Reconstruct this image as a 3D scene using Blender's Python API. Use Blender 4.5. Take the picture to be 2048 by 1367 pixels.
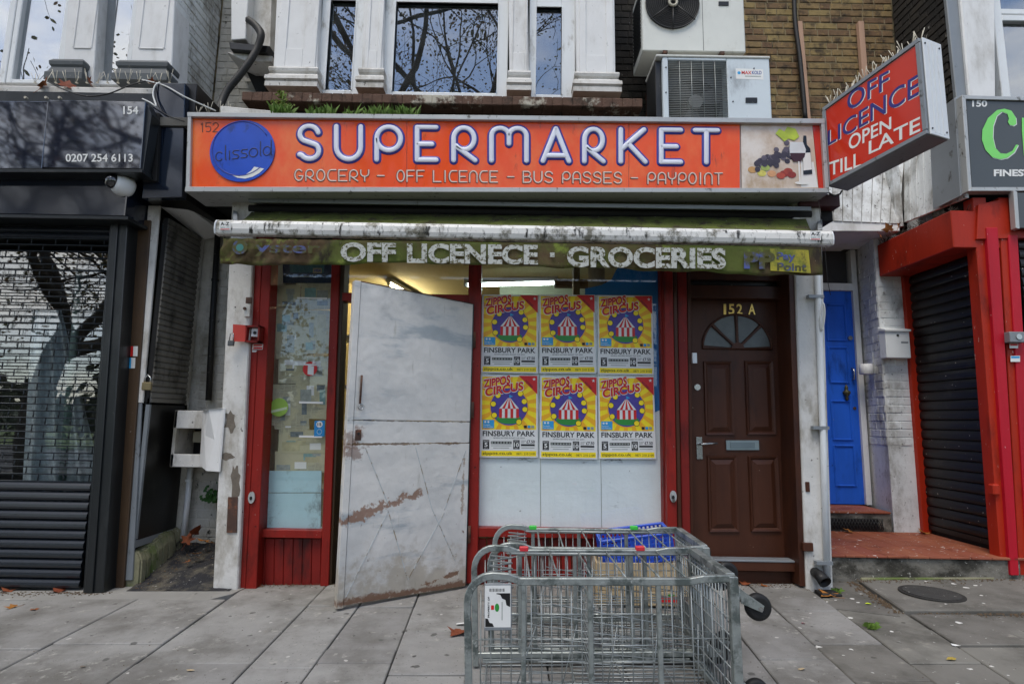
import bpy, bmesh, math, random
from mathutils import Vector, Matrix
random.seed(7)
for o in list(bpy.data.objects): bpy.data.objects.remove(o)
SC = bpy.context.scene
COL = SC.collection
R = math.radians
V3 = Vector

# ---------------------------------------------------------------- camera
CAM = V3((0.0, -4.35, 1.19)); PITCH = R(7.8); ROLL = R(1.0); FPX = 1138.0
FW = V3((0, math.cos(PITCH), math.sin(PITCH))); RT0 = V3((1, 0, 0)); UP0 = RT0.cross(FW)
RT = RT0*math.cos(ROLL) + UP0*math.sin(ROLL); UP = -RT0*math.sin(ROLL) + UP0*math.cos(ROLL)
cd = bpy.data.cameras.new('camera'); cd.sensor_width = 36.0; cd.lens = 36.0*FPX/2048.0
cd.clip_start = 0.05; cd.clip_end = 2000
cam = bpy.data.objects.new('camera', cd); COL.objects.link(cam)
cam.matrix_world = Matrix(((RT.x, UP.x, -FW.x, CAM.x), (RT.y, UP.y, -FW.y, CAM.y), (RT.z, UP.z, -FW.z, CAM.z), (0, 0, 0, 1)))
SC.camera = cam

# ---------------------------------------------------------------- sky, sun, exposure
SUN_EL, SUN_AZ = R(63), R(205)          # azimuth clockwise from +Y; the facade looks towards -Y
w = bpy.data.worlds.new('World'); SC.world = w; w.use_nodes = True
nt = w.node_tree; N = nt.nodes; L = nt.links
for n in list(N): N.remove(n)
out = N.new('ShaderNodeOutputWorld'); bg = N.new('ShaderNodeBackground'); bg.inputs[1].default_value = 0.11
sky = N.new('ShaderNodeTexSky'); sky.sky_type = 'NISHITA'; sky.sun_disc = False
sky.sun_elevation = SUN_EL; sky.sun_rotation = SUN_AZ; sky.air_density = 1.0; sky.dust_density = 0.8; sky.ozone_density = 3.0
tc = N.new('ShaderNodeTexCoord'); mp = N.new('ShaderNodeMapping'); mp.inputs['Scale'].default_value = (1.0, 1.0, 2.2)
cn = N.new('ShaderNodeTexNoise'); cn.inputs['Scale'].default_value = 2.3; cn.inputs['Detail'].default_value = 9; cn.inputs['Roughness'].default_value = 0.58
cr = N.new('ShaderNodeValToRGB'); cr.color_ramp.elements[0].position = 0.45; cr.color_ramp.elements[1].position = 0.72
mx = N.new('ShaderNodeMix'); mx.data_type = 'RGBA'
mx.inputs[7].default_value = (8.9, 8.5, 7.9, 1)       # sunlit cloud, in the sky texture's own units
L.new(tc.outputs['Generated'], mp.inputs[0]); L.new(mp.outputs[0], cn.inputs['Vector']); L.new(cn.outputs['Fac'], cr.inputs[0])
L.new(cr.outputs[0], mx.inputs[0]); L.new(sky.outputs[0], mx.inputs[6]); L.new(mx.outputs[2], bg.inputs[0]); L.new(bg.outputs[0], out.inputs[0])
sd = bpy.data.lights.new('sun', 'SUN'); sd.energy = 1.5; sd.angle = R(28); sd.color = (1.0, 0.94, 0.85)
sun = bpy.data.objects.new('sun', sd); COL.objects.link(sun)
sdir = V3((math.sin(SUN_AZ)*math.cos(SUN_EL), math.cos(SUN_AZ)*math.cos(SUN_EL), math.sin(SUN_EL)))
sun.rotation_euler = sdir.to_track_quat('Z', 'Y').to_euler(); sun.location = (0, -20, 30)
SC.view_settings.view_transform = 'Standard'; SC.view_settings.look = 'None'
SC.view_settings.exposure = 0.9; SC.view_settings.gamma = 1.0
SC.cycles.use_denoising = True; SC.cycles.max_bounces = 8; SC.cycles.transparent_max_bounces = 16
SC.cycles.sample_clamp_indirect = 6.0; SC.cycles.caustics_reflective = False; SC.cycles.caustics_refractive = False

# ---------------------------------------------------------------- geometry helpers
GS = 0.018                                             # the street falls gently to the left
def ray(x, y): return RT*(x-1024) + UP*(683.5-y) + FW*FPX
def P(x, y, Y):                                        # a sight line met with the plane y = Y
    d = ray(x, y); return CAM + d*((Y-CAM.y)/d.y)
def PX(x, y, X):
    d = ray(x, y); return CAM + d*((X-CAM.x)/d.x)
def PZ(x, y, z):
    d = ray(x, y); return CAM + d*((z-CAM.z)/d.z)
def G(x, y, z0=0.0):                                   # a sight line met with the sloping pavement
    d = ray(x, y); return CAM + d*((z0-CAM.z)/(d.z-GS*d.x))
def gz(X): return GS*X

class Frame:                                           # a plane with axes u, v and outward normal n
    def __init__(s, O, U, W):
        s.O = V3(O); s.U = V3(U).normalized(); W = V3(W); s.V = (W - s.U*W.dot(s.U)).normalized(); s.N = s.U.cross(s.V)
    def pt(s, u, v, n=0.0): return s.O + s.U*u + s.V*v + s.N*n
    def px(s, x, y):
        d = ray(x, y); t = (s.O-CAM).dot(s.N)/d.dot(s.N); q = CAM + d*t - s.O
        return (q.dot(s.U), q.dot(s.V))
def FY(Y): return Frame((0, Y, 0), (1, 0, 0), (0, 0, 1))

OFFS = {}
def thing(name, label, cat, loc=(0, 0, 0), rot=None, group=None, kind=None, local=False):
    o = bpy.data.objects.new(name, None); COL.objects.link(o); o.empty_display_size = 0.1
    o.location = loc
    if rot: o.rotation_euler = rot
    o['label'] = label
    if kind: o['kind'] = kind
    else: o['category'] = cat
    if group: o['group'] = group
    OFFS[o.name] = None if local else V3(loc)
    return o
def link(name, me, mat, parent=None):
    o = bpy.data.objects.new(name, me); COL.objects.link(o)
    if mat is not None and not me.materials: me.materials.append(mat)
    if parent is not None:
        o.parent = parent; off = OFFS.get(parent.name)
        if off is not None: o.matrix_parent_inverse = Matrix.Translation(-off)
        OFFS[o.name] = V3((0, 0, 0)) if off is not None else None
        # children of a part built in world coordinates keep world coordinates
    return o
def tag(o, label, cat=None, group=None, kind=None):
    o['label'] = label
    if cat: o['category'] = cat
    if group: o['group'] = group
    if kind: o['kind'] = kind
    return o
class MB:                                              # collects shapes for ONE mesh
    def __init__(s): s.v = []; s.f = []; s.sm = []; s.uv = None
    def add(s, vs, fs, smooth=False):
        b = len(s.v); s.v += [tuple(q) for q in vs]
        for q in fs: s.f.append(tuple(b+i for i in q)); s.sm.append(smooth)
        return s
    def box(s, x0, x1, y0, y1, z0, z1):
        vs = [(x0,y0,z0),(x1,y0,z0),(x1,y1,z0),(x0,y1,z0),(x0,y0,z1),(x1,y0,z1),(x1,y1,z1),(x0,y1,z1)]
        return s.add(vs, [(0,3,2,1),(4,5,6,7),(0,1,5,4),(1,2,6,5),(2,3,7,6),(3,0,4,7)])
    def hexa(s, a, b):                                 # two loops of the same length, joined
        n = len(a); vs = list(a)+list(b)
        fs = [tuple(range(n-1, -1, -1)), tuple(range(n, 2*n))] + [(i, (i+1) % n, n+(i+1) % n, n+i) for i in range(n)]
        return s.add(vs, fs)
    def prism(s, pts, vec): vec = V3(vec); return s.hexa([V3(p) for p in pts], [V3(p)+vec for p in pts])
    def bar(s, a, b, wd, ht=None, up=(0, 0, 1)):
        a, b = V3(a), V3(b); ht = ht or wd; d = (b-a).normalized(); up = V3(up)
        if abs(d.dot(up)) > .95: up = V3((1, 0, 0))
        sx = d.cross(up).normalized(); sy = sx.cross(d)
        l = [sx*i*wd/2 + sy*j*ht/2 for i, j in ((-1,-1),(1,-1),(1,1),(-1,1))]
        return s.hexa([a+q for q in l], [b+q for q in l])
    def tube(s, pts, r, n=8, caps=True, closed=False, flat=None, smooth=True, round_caps=False, off=0.0):
        pts = [V3(p) for p in pts]; m = len(pts); rr = r if isinstance(r, (list, tuple)) else [r]*m
        if round_caps and not closed:
            d0 = (pts[0]-pts[1]).normalized(); d1 = (pts[-1]-pts[-2]).normalized()
            a = [(pts[0]+d0*rr[0]*math.sin(t), rr[0]*math.cos(t)) for t in (1.45, .95, .5)]
            b = [(pts[-1]+d1*rr[-1]*math.sin(t), rr[-1]*math.cos(t)) for t in (.5, .95, 1.45)]
            pts = [q[0] for q in a]+pts+[q[0] for q in b]; rr = [q[1] for q in a]+list(rr)+[q[1] for q in b]; m = len(pts)
        base = len(s.v); prev = None
        for i, p in enumerate(pts):
            if closed: d = pts[(i+1) % m]-pts[i-1]
            else: d = pts[min(i+1, m-1)]-pts[max(i-1, 0)]
            d = d.normalized() if d.length > 1e-9 else V3((0, 0, 1))
            if flat is not None: sy = V3(flat[0]); sx = d.cross(sy).normalized(); ky = flat[1]
            else:
                if prev is None:
                    h = V3((0, 0, 1)) if abs(d.z) < .9 else V3((1, 0, 0)); sx = d.cross(h).normalized()
                else: sx = (prev - d*prev.dot(d)).normalized()
                prev = sx; sy = d.cross(sx); ky = 1.0
            for k in range(n):
                t = 2*math.pi*k/n+off; s.v.append(tuple(p + sx*math.cos(t)*rr[i] + sy*math.sin(t)*rr[i]*ky))
        rng = m if closed else m-1
        for i in range(rng):
            for k in range(n):
                a = base+i*n+k; b = base+i*n+(k+1) % n; c = base+((i+1) % m)*n+(k+1) % n; d_ = base+((i+1) % m)*n+k
                s.f.append((a, b, c, d_)); s.sm.append(smooth)
        if caps and not closed:
            s.f.append(tuple(base+k for k in range(n-1, -1, -1))); s.sm.append(False)
            s.f.append(tuple(base+(m-1)*n+k for k in range(n))); s.sm.append(False)
        return s
    def disc(s, c, axis, r, t, n=20):                  # a short cylinder
        c = V3(c); ax = V3(axis).normalized(); return s.tube([c-ax*t/2, c+ax*t/2], r, n, smooth=False)
    def lathe(s, c, axis, prof, n=20):                 # prof: (radius, height)
        c = V3(c); ax = V3(axis).normalized(); return s.tube([c+ax*h for q, h in prof], [max(q, 1e-4) for q, h in prof], n)
    def mesh(s, name):
        me = bpy.data.meshes.new(name); me.from_pydata(s.v, [], s.f); me.polygons.foreach_set('use_smooth', s.sm); me.update(); return me
    def build(s, name, mat, parent=None, bevel=0, seg=1):
        me = s.mesh(name)
        bm = bmesh.new(); bm.from_mesh(me); bmesh.ops.recalc_face_normals(bm, faces=bm.faces)
        if bevel:
            es = [e for e in bm.edges if len(e.link_faces) == 2 and e.calc_face_angle(0) > .6]
            bmesh.ops.bevel(bm, geom=es, offset=bevel, segments=seg, affect='EDGES', clamp_overlap=True)
        bm.to_mesh(me); bm.free()
        return link(name, me, mat, parent)
def box(name, x0, x1, y0, y1, z0, z1, mat, parent=None, bevel=.003):
    return MB().box(min(x0,x1), max(x0,x1), min(y0,y1), max(y0,y1), min(z0,z1), max(z0,z1)).build(name, mat, parent, bevel)
def pxbox(name, x0, y0, x1, y1, Y, depth, mat, parent=None, bevel=.003):   # a box whose front face spans a picture rectangle at depth Y
    a, b, c, d = P(x0, y0, Y), P(x1, y0, Y), P(x1, y1, Y), P(x0, y1, Y)
    return box(name, (a.x+d.x)/2, (b.x+c.x)/2, Y, Y+depth, (c.z+d.z)/2, (a.z+b.z)/2, mat, parent, bevel)
def pxquad(name, pts, Y, depth, mat, parent=None, bevel=.003):
    return MB().prism([P(x, y, Y) for x, y in pts], (0, depth, 0)).build(name, mat, parent, bevel)
def flat(name, polys, F, n, mat, parent=None, th=0.0):      # print lying on a plane: polygons in (u, v)
    m = MB()
    for pl in polys:
        if th: m.prism([F.pt(u, v, n) for u, v in pl], F.N*th)
        else: m.add([F.pt(u, v, n) for u, v in pl], [tuple(range(len(pl)))])
    me = m.mesh(name)
    if th: return m.build(name, mat, parent)
    bm = bmesh.new(); bm.from_mesh(me)
    for fc in bm.faces:
        if fc.normal.dot(F.N) < 0: fc.normal_flip()
    bmesh.ops.triangulate(bm, faces=[q for q in bm.faces if len(q.verts) > 4]); bm.to_mesh(me); bm.free()
    return link(name, me, mat, parent)
def rect(x0, y0, x1, y1): return [(x0,y0),(x1,y0),(x1,y1),(x0,y1)]
def circ(cx, cy, rx, ry=None, n=24, a0=0, a1=2*math.pi):
    ry = ry or rx; full = abs(a1-a0-2*math.pi) < 1e-6
    return [(cx+rx*math.cos(a0+(a1-a0)*i/(n if full else n-1)), cy+ry*math.sin(a0+(a1-a0)*i/(n if full else n-1))) for i in range(n)]
_tc = {}
def text_mesh(body, bold=0.0, shear=0.0, space=1.0):
    key = (body, bold, shear, space)
    if key not in _tc:
        cu = bpy.data.curves.new('t', 'FONT'); cu.body = body; cu.offset = bold; cu.shear = shear; cu.space_character = space; cu.resolution_u = 4
        ob = bpy.data.objects.new('t', cu); me = bpy.data.meshes.new_from_object(ob)
        vs = [(v.co.x, v.co.y) for v in me.vertices]; fs = [tuple(p.vertices) for p in me.polygons]
        bpy.data.objects.remove(ob); bpy.data.meshes.remove(me); bpy.data.curves.remove(cu)
        x0 = min(q[0] for q in vs); x1 = max(q[0] for q in vs); y0 = min(q[1] for q in vs); y1 = max(q[1] for q in vs)
        _tc[key] = ([((x-x0)/(x1-x0), (y-y0)/(y1-y0)) for x, y in vs], fs)
    return _tc[key]
def text(name, body, F, quad, n, mat, parent=None, bold=0.0, shear=0.0, space=1.0):
    """lettering fitted to four (u, v) corners: bottom left, bottom right, top right, top left"""
    vs, fs = text_mesh(body, bold, shear, space); a, b, c, d = [V3((q[0], q[1])) for q in quad]
    vv = []
    for s_, t_ in vs:
        q = (a*(1-s_)+b*s_)*(1-t_) + (d*(1-s_)+c*s_)*t_; vv.append(F.pt(q.x, q.y, n))
    me = MB().add(vv, fs).mesh(name); bm = bmesh.new(); bm.from_mesh(me)
    for fc in bm.faces:
        if fc.normal.dot(F.N) < 0: fc.normal_flip()
    bm.to_mesh(me); bm.free()
    return link(name, me, mat, parent)
def textpx(name, body, F, x0, y0, x1, y1, n, mat, parent=None, dy=0.0, **k):   # picture box, y0 top; dy = extra drop at the right end
    return text(name, body, F, [F.px(x0, y1), F.px(x1, y1+dy), F.px(x1, y0+dy), F.px(x0, y0)], n, mat, parent, **k)
def textr(name, body, F, u0, v0, u1, v1, n, mat, parent=None, **k):
    return text(name, body, F, [(u0, v0), (u1, v0), (u1, v1), (u0, v1)], n, mat, parent, **k)

# ---------------------------------------------------------------- materials
def C(h):
    h = h.lstrip('#'); c = [int(h[i:i+2], 16)/255 for i in (0, 2, 4)]
    return tuple((x/12.92 if x <= .04045 else ((x+.055)/1.055)**2.4) for x in c)
_mats = {}
def mat(name, col, rough=.6, metal=0.0, var=.12, vs=5.0, bump=0.0, bs=60.0, dirt=(), coat=0.0, rnd=0.0, emit=0.0, spec=.5, zs=1.0, wave=0.0, ws=3.0, spots=(), streak=0.0):
    """paint or stone: base colour with noise, layers of dirt ((colour, scale, threshold, softness, vertical stretch), ...)"""
    if name in _mats: return _mats[name]
    if isinstance(col, str): col = C(col)
    m = bpy.data.materials.new(name); m.use_nodes = True; nt = m.node_tree; N = nt.nodes; L = nt.links
    b = N['Principled BSDF']; geo = N.new('ShaderNodeNewGeometry')
    b.inputs['Roughness'].default_value = rough; b.inputs['Metallic'].default_value = metal
    b.inputs['Specular IOR Level'].default_value = spec; b.inputs['Coat Weight'].default_value = coat; b.inputs['Coat Roughness'].default_value = .05
    if coat >= 1.0: b.inputs['Coat IOR'].default_value = 2.0
    def pos(z):
        if z == 1.0: return geo.outputs['Position']
        mp = N.new('ShaderNodeMapping'); mp.inputs['Scale'].default_value = (1, 1, z); L.new(geo.outputs['Position'], mp.inputs[0]); return mp.outputs[0]
    def noise(sc, det=6, ro=.6, z=1.0):
        n = N.new('ShaderNodeTexNoise'); n.inputs['Scale'].default_value = sc; n.inputs['Detail'].default_value = det; n.inputs['Roughness'].default_value = ro
        L.new(pos(z), n.inputs['Vector']); return n.outputs['Fac']
    hsv = N.new('ShaderNodeHueSaturation'); hsv.inputs['Color'].default_value = (*col, 1); cur = hsv.outputs[0]
    mr = N.new('ShaderNodeMapRange'); L.new(noise(vs, z=zs), mr.inputs[0]); mr.inputs[1].default_value = .25; mr.inputs[2].default_value = .75
    mr.inputs[3].default_value = 1-var; mr.inputs[4].default_value = 1+var; val = mr.outputs[0]
    if rnd:
        oi = N.new('ShaderNodeObjectInfo'); m2 = N.new('ShaderNodeMapRange'); L.new(oi.outputs['Random'], m2.inputs[0]); m2.inputs[3].default_value = 1-rnd; m2.inputs[4].default_value = 1+rnd
        mm = N.new('ShaderNodeMath'); mm.operation = 'MULTIPLY'; L.new(val, mm.inputs[0]); L.new(m2.outputs[0], mm.inputs[1]); val = mm.outputs[0]
        m3 = N.new('ShaderNodeMath'); m3.operation = 'MULTIPLY_ADD'; L.new(oi.outputs['Random'], m3.inputs[0]); m3.inputs[1].default_value = rnd*.12; m3.inputs[2].default_value = .5-rnd*.06
        L.new(m3.outputs[0], hsv.inputs['Hue'])
    L.new(val, hsv.inputs['Value'])
    for dcol, dsc, th, soft, dz in dirt:
        if isinstance(dcol, str): dcol = C(dcol)
        if th > .685: th -= .055
        r = N.new('ShaderNodeMapRange'); r.interpolation_type = 'SMOOTHSTEP'; L.new(noise(dsc, 9, .68, dz), r.inputs[0]); r.inputs[1].default_value = th-soft; r.inputs[2].default_value = th+soft
        x = N.new('ShaderNodeMix'); x.data_type = 'RGBA'; L.new(r.outputs[0], x.inputs[0]); L.new(cur, x.inputs[6]); x.inputs[7].default_value = (*dcol, 1); cur = x.outputs[2]
    for scol, ssc, srad, prob in spots:          # gum, droppings, chips: separate blots with ragged edges
        vo = N.new('ShaderNodeTexVoronoi'); vo.inputs['Scale'].default_value = ssc; vo.inputs['Randomness'].default_value = 1.0
        nz = N.new('ShaderNodeTexNoise'); nz.inputs['Scale'].default_value = ssc*2.5; nz.inputs['Detail'].default_value = 4; L.new(geo.outputs['Position'], nz.inputs['Vector'])
        ad = N.new('ShaderNodeMix'); ad.data_type = 'RGBA'; ad.blend_type = 'ADD'; ad.inputs[0].default_value = .35/ssc; L.new(geo.outputs['Position'], ad.inputs[6]); L.new(nz.outputs['Color'], ad.inputs[7])
        L.new(ad.outputs[2], vo.inputs['Vector'])
        r1 = N.new('ShaderNodeMapRange'); L.new(vo.outputs['Distance'], r1.inputs[0]); r1.inputs[1].default_value = srad*.75; r1.inputs[2].default_value = srad; r1.inputs[3].default_value = 1; r1.inputs[4].default_value = 0
        sc_ = N.new('ShaderNodeSeparateColor'); L.new(vo.outputs['Color'], sc_.inputs[0])
        g_ = N.new('ShaderNodeMath'); g_.operation = 'LESS_THAN'; L.new(sc_.outputs[0], g_.inputs[0]); g_.inputs[1].default_value = prob
        ml = N.new('ShaderNodeMath'); ml.operation = 'MULTIPLY'; L.new(r1.outputs[0], ml.inputs[0]); L.new(g_.outputs[0], ml.inputs[1])
        x = N.new('ShaderNodeMix'); x.data_type = 'RGBA'; L.new(ml.outputs[0], x.inputs[0]); L.new(cur, x.inputs[6]); x.inputs[7].default_value = (*(C(scol) if isinstance(scol, str) else scol), 1); cur = x.outputs[2]
    L.new(cur, b.inputs['Base Color'])
    if emit: L.new(cur, b.inputs['Emission Color']); b.inputs['Emission Strength'].default_value = emit
    nrm = None
    if wave:
        bp = N.new('ShaderNodeBump'); bp.inputs['Strength'].default_value = 1.0; bp.inputs['Distance'].default_value = wave; L.new(noise(ws, 2, .4, .35), bp.inputs['Height']); nrm = bp.outputs[0]
    if bump:
        bp = N.new('ShaderNodeBump'); bp.inputs['Strength'].default_value = .8; bp.inputs['Distance'].default_value = bump; L.new(noise(bs, 6, .65), bp.inputs['Height'])
        if nrm: L.new(nrm, bp.inputs['Normal'])
        nrm = bp.outputs[0]
    if nrm: L.new(nrm, b.inputs['Normal']); 
    if nrm and coat: L.new(nrm, b.inputs['Coat Normal'])
    _mats[name] = m; return m
def glass(name, refl=.12, tint=(.9, .93, .92), rough=0.0, dust=0.0, wave=0.0):
    if name in _mats: return _mats[name]
    m = bpy.data.materials.new(name); m.use_nodes = True; nt = m.node_tree; N = nt.nodes; L = nt.links
    for n in list(N): N.remove(n)
    o = N.new('ShaderNodeOutputMaterial'); t = N.new('ShaderNodeBsdfTransparent'); t.inputs[0].default_value = (*tint, 1)
    g = N.new('ShaderNodeBsdfGlossy'); g.inputs['Roughness'].default_value = rough; g.inputs['Color'].default_value = (.95, .97, 1, 1)
    fr = N.new('ShaderNodeLayerWeight'); fr.inputs[0].default_value = .25
    mr = N.new('ShaderNodeMapRange'); L.new(fr.outputs['Facing'], mr.inputs[0]); mr.inputs[3].default_value = refl; mr.inputs[4].default_value = min(1, refl*3)
    x = N.new('ShaderNodeMixShader'); L.new(mr.outputs[0], x.inputs[0]); L.new(t.outputs[0], x.inputs[1]); L.new(g.outputs[0], x.inputs[2]); res = x.outputs[0]
    geo = N.new('ShaderNodeNewGeometry')
    if wave:
        n = N.new('ShaderNodeTexNoise'); n.inputs['Scale'].default_value = 1.6; n.inputs['Detail'].default_value = 1; L.new(geo.outputs['Position'], n.inputs['Vector'])
        bp = N.new('ShaderNodeBump'); bp.inputs['Distance'].default_value = wave; L.new(n.outputs[0], bp.inputs['Height']); L.new(bp.outputs[0], g.inputs['Normal'])
    if dust:
        n = N.new('ShaderNodeTexNoise'); n.inputs['Scale'].default_value = 3.5; n.inputs['Detail'].default_value = 10; n.inputs['Roughness'].default_value = .7; L.new(geo.outputs['Position'], n.inputs['Vector'])
        r = N.new('ShaderNodeMapRange'); L.new(n.outputs[0], r.inputs[0]); r.inputs[1].default_value = .4; r.inputs[2].default_value = .8; r.inputs[3].default_value = dust*.3; r.inputs[4].default_value = dust*2
        d = N.new('ShaderNodeBsdfDiffuse'); d.inputs[0].default_value = (.55, .57, .56, 1)
        x2 = N.new('ShaderNodeMixShader'); L.new(r.outputs[0], x2.inputs[0]); L.new(res, x2.inputs[1]); L.new(d.outputs[0], x2.inputs[2]); res = x2.outputs[0]
    L.new(res, o.inputs[0]); _mats[name] = m; return m
def speckle(name, base, over, scale, th, soft=.02, rough=.8, z=1.0, base_mat_noise=4.0, over2=None):
    """worn paint: two colours divided by fine noise"""
    return mat(name, base, rough, var=.2, vs=base_mat_noise, dirt=((over, scale, th, soft, z),))

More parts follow.
